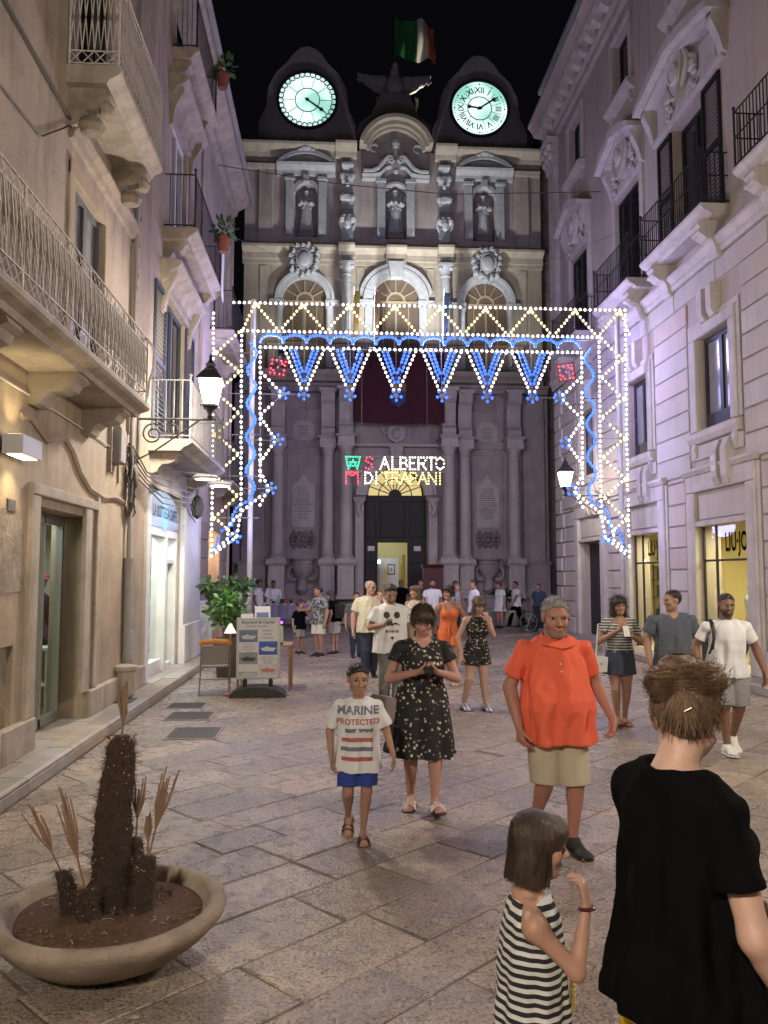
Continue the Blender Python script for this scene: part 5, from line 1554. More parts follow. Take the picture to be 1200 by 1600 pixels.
b = Rf(); wall_with_holes(b, -12, END, 0, 8.3, holes); R_b(b, 'wall', M['plasterR'])
b = Rf(); wall_with_holes(b, -12, END, 8.3, 17.0, holes); R_b(b, 'wall', M['plasterR'])
b = Rf(); b.box(END - .02, END, -6, -.45, 0, 17); R_b(b, 'side_wall', M['plasterR'])
# stucco blocks in courses with recessed joints, lower storeys
r = random.Random(21)
H0, HB_ = 3.62, .455
def courses(z0, z1, h, blocked, s_lo, s_hi, cols):
    z = z0
    row = 0
    while z < z1 - .1:
        zz = min(z + h, z1)
        cut = sorted([(a, b_) for a, b_, c, e in blocked if c < zz - .02 and e > z + .02])
        spans, s = [], s_lo
        for a, b_ in cut:
            if a > s: spans.append((s, a))
            s = max(s, b_)
        if s < s_hi: spans.append((s, s_hi))
        for a, b_ in spans:
            L = b_ - a
            n = max(1, round(L / cols))
            off = 0
            for i in range(n):
                s0, s1 = a + L * i / n, a + L * (i + 1) / n
                if s1 < 9.5 or s1 - s0 < .08: continue
                b = Rf(); b.bbox(s0 + .012, s1 - .012, 0, .045 + r.uniform(-.002, .002), z + .018, zz - .018, .014)
                R_b(b, 'stucco_block', M['blockR'])
        z += h
        row += 1
win_block = [(a - .42, b_ + .42, 4.2, 7.35) for a, b_ in mezz]
courses(3.95, 8.0, .45, win_block + [(14.3, 15.1, 3.6, 4.5), (18.1, 18.9, 3.6, 4.5), (22.1, 22.9, 3.6, 4.5)], 9.0, END, 1.9)
shop_block = [(a - .48, b_ + .48, 0, 3.95) for a, b_, c, e in shops]
courses(.62, 3.95, .46, shop_block, 9.0, END, 1.2)
# plinth
for a, b_ in ((12.5, 13.2), (16.2, 17.05), (19.9, 21.05), (23.98, END)):
    b = Rf(); b.bbox(a, b_, 0, .09, .13, .6, .02); R_b(b, 'plinth_stone', M['trimR'])
# corner quoins
k = 0
z = .62
while z < 8.0:
    w = .55 if k % 2 else .8
    b = Rf(); b.bbox(END - w, END + .03, 0, .085, z + .02, z + .44, .018); R_b(b, 'quoin', M['blockR'])
    z += .46; k += 1
# shop surrounds with sunk fascia panels, windows, rooms
M['yroom'] = mat('cream shop room', (.66, .58, .34), .8)
for i, (a, b_, z0, z1) in enumerate(shops):
    b = Rf()
    b.bbox(a - .34, a - .002, 0, .10, .14, 3.55, .02); b.bbox(b_ + .002, b_ + .34, 0, .10, .14, 3.55, .02); b.bbox(a - .34, b_ + .34, 0, .104, 3.554, 3.895, .02); b.bbox(a, b_, 0, .08, z1, z1 + .1, .01)
    b.bbox(a - .44, a - .345, 0, .06, .14, 3.89, .012); b.bbox(b_ + .345, b_ + .44, 0, .06, .14, 3.89, .012); b.mold([(0, 3.9), (.11, 3.9), (.17, 3.98), (.17, 4.03), (0, 4.05)], a - .44, b_ + .44)
    sr = R_b(b, 'shop_surround', M['trimR'])
    b = Rf(); b.bbox(a + .1, b_ - .1, 0, .03, z1 + .14, 3.48, .01); R_b(b, 'fascia_panel', M['blockR'])
    c = (a + b_) / 2 - (.25 if i else 0)
    # paired bracket with number tile above the surround
    for ds in (-.22, .16):
        b = Rf(); b.mold([(.0, 3.6), (.13, 3.6), (.2, 3.75), (.2, 4.25), (.13, 4.45), (0, 4.45)], c + ds - .11, c + ds + .11); R_b(b, 'keystone', M['trimR'])
    if i in (1,):
        b = Rf(); b.box(c + .08, c + .24, .2, .212, 3.86, 4.16); kt = R_b(b, 'number_tile', M['white'])
        b = Rf(); put_text(b, '15', .13, lambda x, y, q: (c + .16 - x, .214, 4.01 + y)); b.build('number', mat('blue enamel', (.05, .07, .25), .4), kt)
    if i == 3:
        b = Rf(); b.box(a, b_, -.42, -.36, .14, z1); dk = R_b(b, 'door', M['white']); b = Rf(); b.box(a + .9, a + 1.0, -.36, -.355, .2, z1 - .1); b.box(a, a + .12, -.36, -.33, .14, z1); b.build('door_edge', M['blackshut'], dk)
        b = Rf(); b.box(b_ - .95, b_ - .02, -.3, -.26, .16, z1 - .06); R_b(b, 'door_leaf', M['wood_dark'])
        continue
    # room
    e = b_ + 1.7; b = Rf(); b.box(a - .2, e, -2.6, -2.5, .1, 3.1); b.box(a - .3, a - .2, -2.5, -.45, .1, 3.1); b.box(e, e + .1, -2.5, -.45, .1, 3.1); b.box(a - .2, e, -2.5, -.45, 3.0, 3.1); b.box(a - .2, e, -2.5, -.45, .08, .14); b.box(a, b_, -2.5, -.02, .1, .16)
    R_b(b, 'shop_room', M['yroom'])
    b = Rf()
    z = 2.18
    for s in ((a + .03, b_ - .03, (a + b_) / 2 + .45) if i != 2 else (a + .03, b_ - .03, b_ - .5)): b.box(s - .02, s + .02, -.11, -.07, .16, z1)
    b.box(a + .05, b_ - .05, -.115, -.065, z - .02, z + .02)
    fr = R_b(b, 'shop_window', M['black'])
    b = Rf(); b.box(a + .01, b_ - .01, -.095, -.088, .17, z1 - .01); b.build('pane', M['vglass'], fr)
    b = Rf(); put_text(b, 'LIU·JO', .42, lambda x, y, q: ((a + b_) / 2 - .36 - x * .72, -.06, 2.50 + y * 1.15), bold=.012, depth=.006)
    b.build('lettering', M['black'], fr)
    b = Rf(); b.box(a + .3, b_ - .3, -.95, -.75, 2.95, 2.995); R_b(b, 'ceiling_lamp', emis('warm strip', (1, .94, .72), 5))
    light('shop_light', 'AREA', TR((a + b_) / 2 + .3, -.85, 2.9), 110, (1, .84, .46), HR, 1.1, TR((a + b_) / 2, -.9, 0), size_y=.6)
    if i == 2:
        a += 2.55
        b = Rf()
        for s in (a + .35, a + .95): b.bar((s, -1.2, .16), (s, -1.2, 2.2), .015)
        for z in (.75, 1.3, 1.75, 2.1): b.box(a + .34, a + .96, -1.4, -1.15, z, z + .02)
        tag(b.build('display_shelf', M['black']), 'thin black display shelf in the smaller lit shop window', 'shelf')
        for k2, (ds, z, w, h) in enumerate(((.42, .78, .1, .3), (.62, 1.33, .12, .3), (.5, 1.78, .2, .28), (.72, .78, .14, .22))):
            b = Rf(); b.box(a + ds, a + ds + w, -1.35, -1.2, z, z + h); b.tube([(a + ds + .02, -1.28, z + h), (a + ds + w / 2, -1.28, z + h + .1), (a + ds + w - .02, -1.28, z + h)], .008, 4)
            tag(b.build('handbag', mat('bag leather', r.choice([(.03, .03, .035), (.2, .12, .07), (.06, .09, .1)]), .5)), ['dark slim bag on the lowest shelf of the lit shop', 'bag on the third shelf of the lit shop', 'broad bag near the top shelf of the lit shop', 'square bag at the right of the lowest lit shelf'][k2], 'bag')
    if i == 1:
        MQ = empty('mannequin', TR(15.25, -.8, .16), label='mannequin in pale and dark clothes at the right edge of the large lit shop window', cat='mannequin')
        b = Rf(); b.lathe([(.12, .8), (.17, .95), (.13, 1.15), (.18, 1.38), (.16, 1.48), (.05, 1.56)], (15.25, -.8, 0), 12, 1, .7); rel(b.build('torso', M['white'], MQ, smooth=True), MQ)
        b = Rf(); b.lathe([(.2, .5), (.18, .8), (.14, .95)], (15.25, -.8, 0), 12, 1, .7); rel(b.build('skirt', M['irong'], MQ, smooth=True), MQ)
        b = Rf(); b.ball((15.25, -.8, 1.68), (.08, .09, .12), 10); b.tube([(15.17, -.8, .5), (15.18, -.8, .17)], .05); b.tube([(15.33, -.8, .5), (15.32, -.8, .17)], .05); rel(b.build('limbs', M['white'], MQ, smooth=True), MQ)
# string courses
for z, d in ((8.0, .10),):
    b = Rf(); b.mold([(0, z), (d, z), (d + .03, z + .07), (d + .03, z + .14), (d + .12, z + .24), (d + .12, z + .3), (0, z + .32)], 8, END + .1); R_b(b, 'string_course', M['trimR'])
# mezzanine windows
for a, b_ in mezz:
    b = Rf()
    b.bbox(a - .24, a, 0, .09, 4.77, 6.65, .02); b.bbox(b_, b_ + .24, 0, .09, 4.77, 6.65, .02); b.bbox(a - .24, b_ + .24, 0, .092, 6.652, 6.88, .02)
    b.bbox(a - .36, a - .245, 0, .05, 4.77, 6.88, .012); b.bbox(b_ + .245, b_ + .36, 0, .05, 4.77, 6.88, .012); b.bbox(a - .36, b_ + .36, 0, .055, 6.884, 7.0, .012); b.bbox(a - .36, b_ + .36, 0, .05, 4.2, 4.49, .012)
    b.mold([(0, 4.5), (.10, 4.52), (.16, 4.62), (.16, 4.72), (0, 4.76)], a - .34, b_ + .34)
    for s in (a - .2, b_ + .06): b.mold([(0, 4.22), (.07, 4.24), (.12, 4.4), (.10, 4.52), (0, 4.52)], s, s + .14)
    w = R_b(b, 'window_frame', M['trimR'])
    c = (a + b_) / 2
    for ds in (-.2, .2):
        b = Rf(); b.mold([(0, 6.85), (.14, 6.88), (.2, 7.0), (.2, 7.5), (0, 7.55)], c + ds - .1, c + ds + .1); R_b(b, 'keystone', M['trimR'])
    fr = glazed_door(R_b, Rf, a + .002, b_ - .002, 4.8, 6.64, -.13, mat('charcoal frame', (.03, .032, .038), .5), M['curtain'])
# balcony doors with black shutters, hoods with carved shields
for i, (a, b_) in enumerate(doorsR):
    w = glazed_door(R_b, Rf, a + .002, b_ - .002, 8.85, 11.58, -.2, M['blackshut'], M['glassd'])
    if i == 1:
        shutter(a - .74, a - .02, 8.87, 11.58, .01, .06, w, M['blackshut'], Rf); shutter(b_ + .02, b_ + .72, 8.87, 11.58, .01, .06, w, M['blackshut'], Rf)
        lo, hi = a - .76, b_ + .74
    else:
        c = (a + b_) / 2
        shutter(a + .03, c - .01, 8.87, 11.56, -.1, -.05, w, M['blackshut'], Rf); shutter(c + .01, b_ - .03, 8.87, 11.56, -.1, -.05, w, M['blackshut'], Rf)
        lo, hi = a, b_
    c = (lo + hi) / 2
    b = Rf()
    if i != 1:
        b.bbox(lo - .2, lo - .004, 0, .08, 8.85, 11.7, .015); b.bbox(hi + .004, hi + .2, 0, .08, 8.85, 11.7, .015)
    b.bbox(lo - .2, hi + .2, 0, .085, 11.704, 11.84, .015)
    b.bbox(lo + .1, hi - .1, 0, .06, 11.86, 12.55, .02)
    hz, hw = 12.55, (hi - lo) / 2 + .38
    b.front([(c - hw, hz), (c - hw, hz + .14), (c - hw * .55, hz + .42), (c, hz + .62), (c + hw * .55, hz + .42), (c + hw, hz + .14), (c + hw, hz), (c + hw * .5, hz + .22), (c, hz + .40), (c - hw * .5, hz + .22)], .01, .46)
    b.front([(c - hw + .08, hz - .06), (c - hw + .08, hz + .04), (c - hw * .5, hz + .28), (c, hz + .46), (c + hw * .5, hz + .28), (c + hw - .08, hz + .04), (c + hw - .08, hz - .06), (c + hw * .45, hz + .12), (c, hz + .28), (c - hw * .45, hz + .12)], .01, .30)
    for sg in (-1, 1):
        b.mold([(0, 11.75), (.08, 11.8), (.16, 12.1), (.3, 12.4), (.3, 12.56), (0, 12.56)], c + sg * (hw - .22) - .1, c + sg * (hw - .22) + .1)
    hd = R_b(b, 'hood', M['trimR'])
    b = Rf()
    b.front([(c - .30, 12.72), (c - .24, 12.2), (c, 11.88), (c + .24, 12.2), (c + .30, 12.72), (c + .16, 12.86), (c - .16, 12.86)], .05, .26)
    b.ball((c, .26, 12.42), (.17, .09, .24), 10); b.arc(c, 12.4, .15, .21, 0, 360, .26, .33, 14)
    for sg in (-1, 1):
        b.tube([(c + sg * (.34 + .14 * math.sin(t * 4)), .2, 12.75 - .75 * t) for t in [q / 6 for q in range(7)]], .055, 6)
        for q in range(6): b.ball((c + sg * (.5 + .14 * (q % 2)), .13, 12.5 - .14 * q), (.09, .07, .07), 6)
        b.ball((c + sg * .62, .14, 12.25), (.12, .09, .16), 7)
    b.build('carved_shield', M['trimR'], hd, smooth=True)
# balconies
for i, (s0, s1, z) in enumerate(((9.6, 12.8, 8.82), (14.0, 17.0, 8.82), (17.75, 20.25, 8.82), (21.8, 24.3, 8.82))):
    dep = .58
    b = Rf(); b.mold([(0, z - .22), (dep * .62, z - .22), (dep * .7, z - .17), (dep * .9, z - .12), (dep * .97, z - .07), (dep, z - .05), (dep, z), (0, z)], s0, s1)
    bl = R_b(b, 'balcony', M['trimR'])
    for s in (s0 + .32, s1 - .32) if s1 - s0 < 2.8 else (s0 + .4, s1 - .4):
        b = Rf(); b.mold([(0, z - .22), (.5, z - .22), (.53, z - .30), (.47, z - .38), (.47, z - .48), (.36, z - .56), (.26, z - .58), (.2, z - .72), (.17, z - .86), (.08, z - .9), (0, z - .86)], s - .15, s + .15)
        b.tube([(s - .16, .47, z - .43), (s + .16, .47, z - .43)], .055, 8); b.tube([(s - .16, .12, z - .84), (s + .16, .12, z - .84)], .06, 8)
        b.build('corbel', M['trimR'], bl)
    d = dep - .04
    b = Rf()
    for zz in (z + .07, z + .55, z + 1.0):
        for p, q_ in (((s0 + .03, d), (s1 - .03, d)), ((s0 + .03, .02), (s0 + .03, d)), ((s1 - .03, .02), (s1 - .03, d))): b.bar((p[0], p[1], zz), (q_[0], q_[1], zz), .014)
    for s in (s0 + .03, s1 - .03): b.bar((s, d, z), (s, d, z + 1.05), .02); b.ball((s, d, z + 1.08), .032, 6)
    b.build('rail', M['iron'], bl)
    b = Rf(); N = int((s1 - s0) / .105)
    for k in range(1, N): s = s0 + .03 + (s1 - s0 - .06) * k / N; b.bar((s, d, z), (s, d, z + 1.0), .010, 4)
    for k in range(1, 6):
        for s in (s0 + .03, s1 - .03): b.bar((s, d * k / 6, z), (s, d * k / 6, z + 1.0), .010, 4)
    b.build('railing_bars', M['iron'], bl, kind='stuff')
# top windows
for a, b_ in top:
    b = Rf(); b.bbox(a - .16, a - .003, 0, .07, 14.24, 15.95, .012); b.bbox(b_ + .003, b_ + .16, 0, .07, 14.24, 15.95, .012); b.bbox(a - .16, b_ + .16, 0, .074, 15.953, 16.12, .012)
    b.mold([(0, 13.95), (.1, 14.0), (.22, 14.12), (.22, 14.2), (0, 14.24)], a - .25, b_ + .25)
    for s in (a - .12, b_ - .02): b.mold([(0, 13.7), (.06, 13.72), (.1, 13.95), (0, 13.97)], s, s + .12)
    R_b(b, 'window_frame', M['trimR'])
    fr = glazed_door(R_b, Rf, a + .002, b_ - .002, 14.3, 15.94, -.18, M['blackshut'], M['glassd'])
# giant corner pilaster with capital
b = Rf(); b.bbox(END - .7, END + .02, 0, .16, 8.4, 15.4, .02); b.bbox(END - .72, END + .04, 0, .2, 8.34, 8.7, .02)
p = R_b(b, 'pilaster', M['trimR'])
b = Rf(); b.mold([(0, 15.4), (.2, 15.42), (.2, 15.5), (.24, 15.6), (.3, 16.2), (.42, 16.32), (.42, 16.42), (0, 16.44)], END - .78, END + .08)
for s in (END - .7, END - .35, END): b.ball((s, .3, 16.1), (.14, .14, .16), 8); b.ball((s, .26, 15.8), (.12, .1, .16), 8)
b.build('capital', M['trimR'], p)
# crowning cornice with modillions
b = Rf(); b.mold([(0, 16.45), (.12, 16.48), (.14, 16.62), (.22, 16.72), (.22, 16.98), (.52, 17.02), (.56, 17.14), (.66, 17.3), (.72, 17.36), (.72, 17.46), (-.3, 17.6)], 4, END + .45); R_b(b, 'cornice', M['plasterR'])
s = 12.0
while s < END + .2:
    b = Rf(); b.mold([(.22, 16.74), (.32, 16.76), (.46, 16.86), (.5, 16.96), (.5, 17.005), (.22, 17.005)], s, s + .24); R_b(b, 'modillion', M['trimR']); s += .62
s = 14.0
b = Rf()
while s < END:
    b.lathe([(.09, 17.5), (.12, 17.6), (.08, 17.75), (.15, 18.0), (.1, 18.2), (.12, 18.3)], (s, .3, 0), 8); s += .5
b.box(14, END, .14, .46, 18.3, 18.44)
R_b(b, 'parapet_balusters', M['relief'], kind='stuff')
b = Rf(); b.tube([(12, .02, 7.72), (14, .02, 7.75), (16.5, .02, 7.72), (19, .02, 7.76), (END, .02, 7.74)], .012, 5); R_b(b, 'cable', M['wire'])
# wires across the street
b = MB(); b.tube([(-3.05, 20.0, 12.4), (0, 20.3, 12.15), (3, 20.6, 12.1), (7.3, 21.0, 12.5)], .012, 4); tag(b.build('overhead_wire', M['wire']), 'thin wire strung across the street above the light arch', 'wire')
# ================================================================== people: one smooth implicit surface per body and per garment
V3 = lambda *a: np.array(a, dtype=float)
def nrm(v): return v / (np.linalg.norm(v) + 1e-9)

class Field:
    """signed distances on a grid; shapes are blended in one after another and meshed once"""
    def __init__(s, lo, hi, h):
        s.lo = np.array(lo, float); s.h = h
        s.n = np.maximum(4, np.ceil((np.array(hi) - s.lo) / h).astype(int) + 1)
        s.d = np.full(s.n, .5, np.float32)
        s.ax = [(s.lo[i] + h * np.arange(s.n[i])).astype(np.float32) for i in range(3)]
    def win(s, lo, hi, pad):
        a = np.clip(np.floor((np.array(lo) - pad - s.lo) / s.h).astype(int), 0, s.n)
        b = np.clip(np.ceil((np.array(hi) + pad - s.lo) / s.h).astype(int) + 1, 0, s.n)
        if np.any(b - a < 1): return None, None
        sl = tuple(slice(a[i], b[i]) for i in range(3))
        return sl, (s.ax[0][sl[0]][:, None, None], s.ax[1][sl[1]][None, :, None], s.ax[2][sl[2]][None, None, :])
    def put(s, fn, lo, hi, k=.02, op='u'):
        sl, P = s.win(lo, hi, k + 3 * s.h)
        if sl is None: return
        q = fn(*P)
        D = s.d[sl]
        if op == 'u':
            if k > 0:
                hh = np.clip(.5 + .5 * (D - q) / k, 0, 1); s.d[sl] = D + (q - D) * hh - k * hh * (1 - hh)
            else: s.d[sl] = np.minimum(D, q)
        elif op == 's':
            q = -q
            if k > 0:
                hh = np.clip(.5 - .5 * (D - q) / k, 0, 1); s.d[sl] = D + (q - D) * hh + k * hh * (1 - hh)
            else: s.d[sl] = np.maximum(D, q)
    # ---- shapes
    def cone(s, a, b, ra, rb=None, k=.02, op='u', rs=None, cut=None):
        a, b = np.array(a, float), np.array(b, float)
        rb = ra if rb is None else rb
        ab = b - a; L2 = float(ab @ ab) + 1e-12
        R = max(ra, rb) if rs is None else max(r for _, r in rs)
        def fn(X, Y, Z):
            t = ((X - a[0]) * ab[0] + (Y - a[1]) * ab[1] + (Z - a[2]) * ab[2]) / L2
            tc = np.clip(t, 0, 1)
            d = np.sqrt((X - a[0] - ab[0] * tc) ** 2 + (Y - a[1] - ab[1] * tc) ** 2 + (Z - a[2] - ab[2] * tc) ** 2)
            r = ra + (rb - ra) * tc if rs is None else np.interp(tc, [q[0] for q in rs], [q[1] for q in rs])
            d = d - r
            if cut is not None: d = np.maximum(d, (t - cut) * math.sqrt(L2))
            return d
        s.put(fn, np.minimum(a, b) - R, np.maximum(a, b) + R, k, op)
    def ell(s, c, r, M=None, k=.02, op='u'):
        c = np.array(c, float); r = np.array(r, float)
        M = np.eye(3) if M is None else M          # rows: local axes
        R = float(r.max()); m = float(r.min())
        def fn(X, Y, Z):
            x, y, z = X - c[0], Y - c[1], Z - c[2]
            q = 0
            g = 0
            for i in range(3):
                w = (M[i][0] * x + M[i][1] * y + M[i][2] * z)
                q = q + (w / r[i]) ** 2
                g = g + (w / r[i] ** 2) ** 2
            k0 = np.sqrt(q); k1 = np.sqrt(g) + 1e-6
            return k0 * (k0 - 1) / k1
        s.put(fn, c - R, c + R, k, op)
    def loft(s, a, b, prof, xd, k=.02, op='u', n=2.3, fold=None):
        """prof rows: t, rx, ry, forward offset; xd = sideways direction"""
        a, b = np.array(a, float), np.array(b, float)
        ax = b - a; L = float(np.linalg.norm(ax)); ax = ax / L
        xd = np.array(xd, float); xd = nrm(xd - ax * (xd @ ax)); yd = np.cross(ax, xd)
        T = [p[0] for p in prof]
        R = max(max(p[1], p[2]) + abs(p[3] if len(p) > 3 else 0) for p in prof)
        def fn(X, Y, Z):
            x, y, z = X - a[0], Y - a[1], Z - a[2]
            t = (x * ax[0] + y * ax[1] + z * ax[2]) / L
            u = x * xd[0] + y * xd[1] + z * xd[2]
            v = x * yd[0] + y * yd[1] + z * yd[2]
            tc = np.clip(t, 0, 1)
            rx = np.interp(tc, T, [p[1] for p in prof]); ry = np.interp(tc, T, [p[2] for p in prof])
            oy = np.interp(tc, T, [p[3] if len(p) > 3 else 0 for p in prof])
            v = v - oy
            q = (np.abs(u / rx) ** n + np.abs(v / ry) ** n) ** (1 / n)
            d = (q - 1) * np.minimum(rx, ry)
            if fold is not None:
                th = np.arctan2(v / ry, u / rx)
                d = d + fold(th, tc, t)
            return np.maximum(d, np.maximum(-t * L, (t - 1) * L))
        s.put(fn, np.minimum(a, b) - R, np.maximum(a, b) + R, k, op)
    def half(s, p, n_):
        """keep only the side that n_ points away from"""
        p = np.array(p, float); n_ = nrm(np.array(n_, float))
        X, Y, Z = s.ax[0][:, None, None], s.ax[1][None, :, None], s.ax[2][None, None, :]
        s.d = np.maximum(s.d, (X - p[0]) * n_[0] + (Y - p[1]) * n_[1] + (Z - p[2]) * n_[2]).astype(np.float32)
    def wrinkle(s, amp, fq, seed, aniso=(1, 1, .5)):
        r = random.Random(seed)
        X, Y, Z = s.ax[0][:, None, None] * aniso[0], s.ax[1][None, :, None] * aniso[1], s.ax[2][None, None, :] * aniso[2]
        acc = 0
        m = np.abs(s.d) < .05
        for i in range(5):
            v = [r.gauss(0, 1) for _ in range(3)]; L = math.sqrt(sum(q * q for q in v)); f = fq * r.uniform(.6, 1.7)
            w = [r.gauss(0, 1) for _ in range(3)]
            ph = 1.3 * np.sin(f * .35 * (X * w[0] + Y * w[1] + Z * w[2]) + r.uniform(0, 6))
            acc = acc + np.sin(f * (X * v[0] + Y * v[1] + Z * v[2]) / L + ph + r.uniform(0, 6))
        s.d = np.where(m, s.d + amp * .45 * acc, s.d).astype(np.float32)
    def mesh(s, name, mat_, parent=None, smooth_it=0):
        d, lo, h = s.d, s.lo, s.h
        I = d < 0
        c = np.zeros([q - 1 for q in d.shape], np.int8)
        for i in (0, 1):
            for j in (0, 1):
                for k in (0, 1): c += I[i:d.shape[0] - 1 + i, j:d.shape[1] - 1 + j, k:d.shape[2] - 1 + k]
        act = (c > 0) & (c < 8)
        idx = np.argwhere(act)
        if len(idx) == 0: return None
        ids = np.full(act.shape, -1, np.int64); ids[act] = np.arange(len(idx))
        offs = [(i, j, k) for i in (0, 1) for j in (0, 1) for k in (0, 1)]
        val = {o: d[idx[:, 0] + o[0], idx[:, 1] + o[1], idx[:, 2] + o[2]] for o in offs}
        pos = np.zeros((len(idx), 3)); w = np.zeros(len(idx))
        for a in offs:
            for ax in range(3):
                if a[ax]: continue
                b = tuple(a[i] + (i == ax) for i in range(3))
                v0, v1 = val[a], val[b]
                m_ = (v0 < 0) != (v1 < 0)
                t = v0[m_] / (v0[m_] - v1[m_])
                p = np.array(a, float) + t[:, None] * (np.array(b, float) - np.array(a, float))
                pos[m_] += p; w[m_] += 1
        pos = (pos / w[:, None] + idx) * h + lo
        F_all = []
        for ax in range(3):
            o1, o2 = [(1, 2), (2, 0), (0, 1)][ax]
            sl0 = [slice(None)] * 3; sl1 = [slice(None)] * 3
            sl0[ax] = slice(0, -1); sl1[ax] = slice(1, None)
            A, B = I[tuple(sl0)], I[tuple(sl1)]
            e = np.argwhere(A != B)
            ok = (e[:, o1] > 0) & (e[:, o2] > 0) & (e[:, o1] < d.shape[o1] - 1) & (e[:, o2] < d.shape[o2] - 1)
            e = e[ok]
            if len(e) == 0: continue
            q = []
            for s1, s2 in ((-1, -1), (0, -1), (0, 0), (-1, 0)):
                cc = e.copy(); cc[:, o1] += s1; cc[:, o2] += s2
                q.append(ids[cc[:, 0], cc[:, 1], cc[:, 2]])
            q = np.stack(q, 1)
            fl = ~A[e[:, 0], e[:, 1], e[:, 2]]
            q[fl] = q[fl][:, ::-1]
            F_all.append(q)
        Fq = np.concatenate(F_all)
        me = bpy.data.meshes.new(name)
        me.vertices.add(len(pos)); me.vertices.foreach_set('co', pos.astype(np.float32).ravel())
        me.loops.add(Fq.size); me.loops.foreach_set('vertex_index', Fq.astype(np.int32).ravel())
        me.polygons.add(len(Fq)); me.polygons.foreach_set('loop_start', np.arange(0, Fq.size, 4, dtype=np.int32))
        try: me.polygons.foreach_set('loop_total', np.full(len(Fq), 4, np.int32))
        except Exception: pass
        me.polygons.foreach_set('use_smooth', np.ones(len(Fq), bool))
        me.update(calc_edges=True)
        me.materials.append(mat_)
        o = bpy.data.objects.new(name, me)
        COL.objects.link(o)
        if parent: o.parent = parent
        return o

def skin(name, c): return mat('skin ' + name, c, .5, tuple(x * .82 for x in c), 22, .6, bump=.06, bscale=240, spec=.35)
SK = {'tan': skin('tan', (.38, .215, .155)), 'fair': skin('fair', (.50, .315, .25)), 'pink': skin('pink', (.47, .265, .215)), 'brown': skin('brown', (.24, .13, .09)), 'olive': skin('olive', (.35, .205, .145)), 'red': skin('red', (.40, .19, .145))}
def hairm(name, a, b): return mat('hair ' + name, a, .42, b, 30, .5, bump=.55, bscale=60, spec=.45, stretch=(1.6, 1.6, .22))
HM = {'black': hairm('black', (.012, .010, .010), (.03, .022, .02)), 'dark': hairm('dark', (.022, .014, .011), (.055, .034, .024)), 'brown': hairm('brown', (.06, .036, .024), (.13, .08, .05)), 'grey': hairm('grey', (.40, .39, .38), (.14, .135, .13)), 'light': hairm('light', (.17, .105, .06), (.06, .036, .024)), 'stubble': mat('stubble', (.17, .12, .10), .8, (.30, .2, .16), 140, .4), 'beard': mat('beard', (.03, .022, .018), .85, (.07, .05, .04), 120, .4)}
M['eyew'] = mat('eye white', (.36, .32, .30), .3)
M['eyed'] = mat('iris', (.03, .018, .012), .15)
M['lips'] = mat('lips', (.30, .135, .11), .5)
def cloth_m(name, c, c2=None, rough=.88, bump=.18, bscale=160, sc=5): return mat(name, c, rough, c2 or tuple(x * .86 for x in c), sc, .6, bump=bump, bscale=bscale, spec=.2)

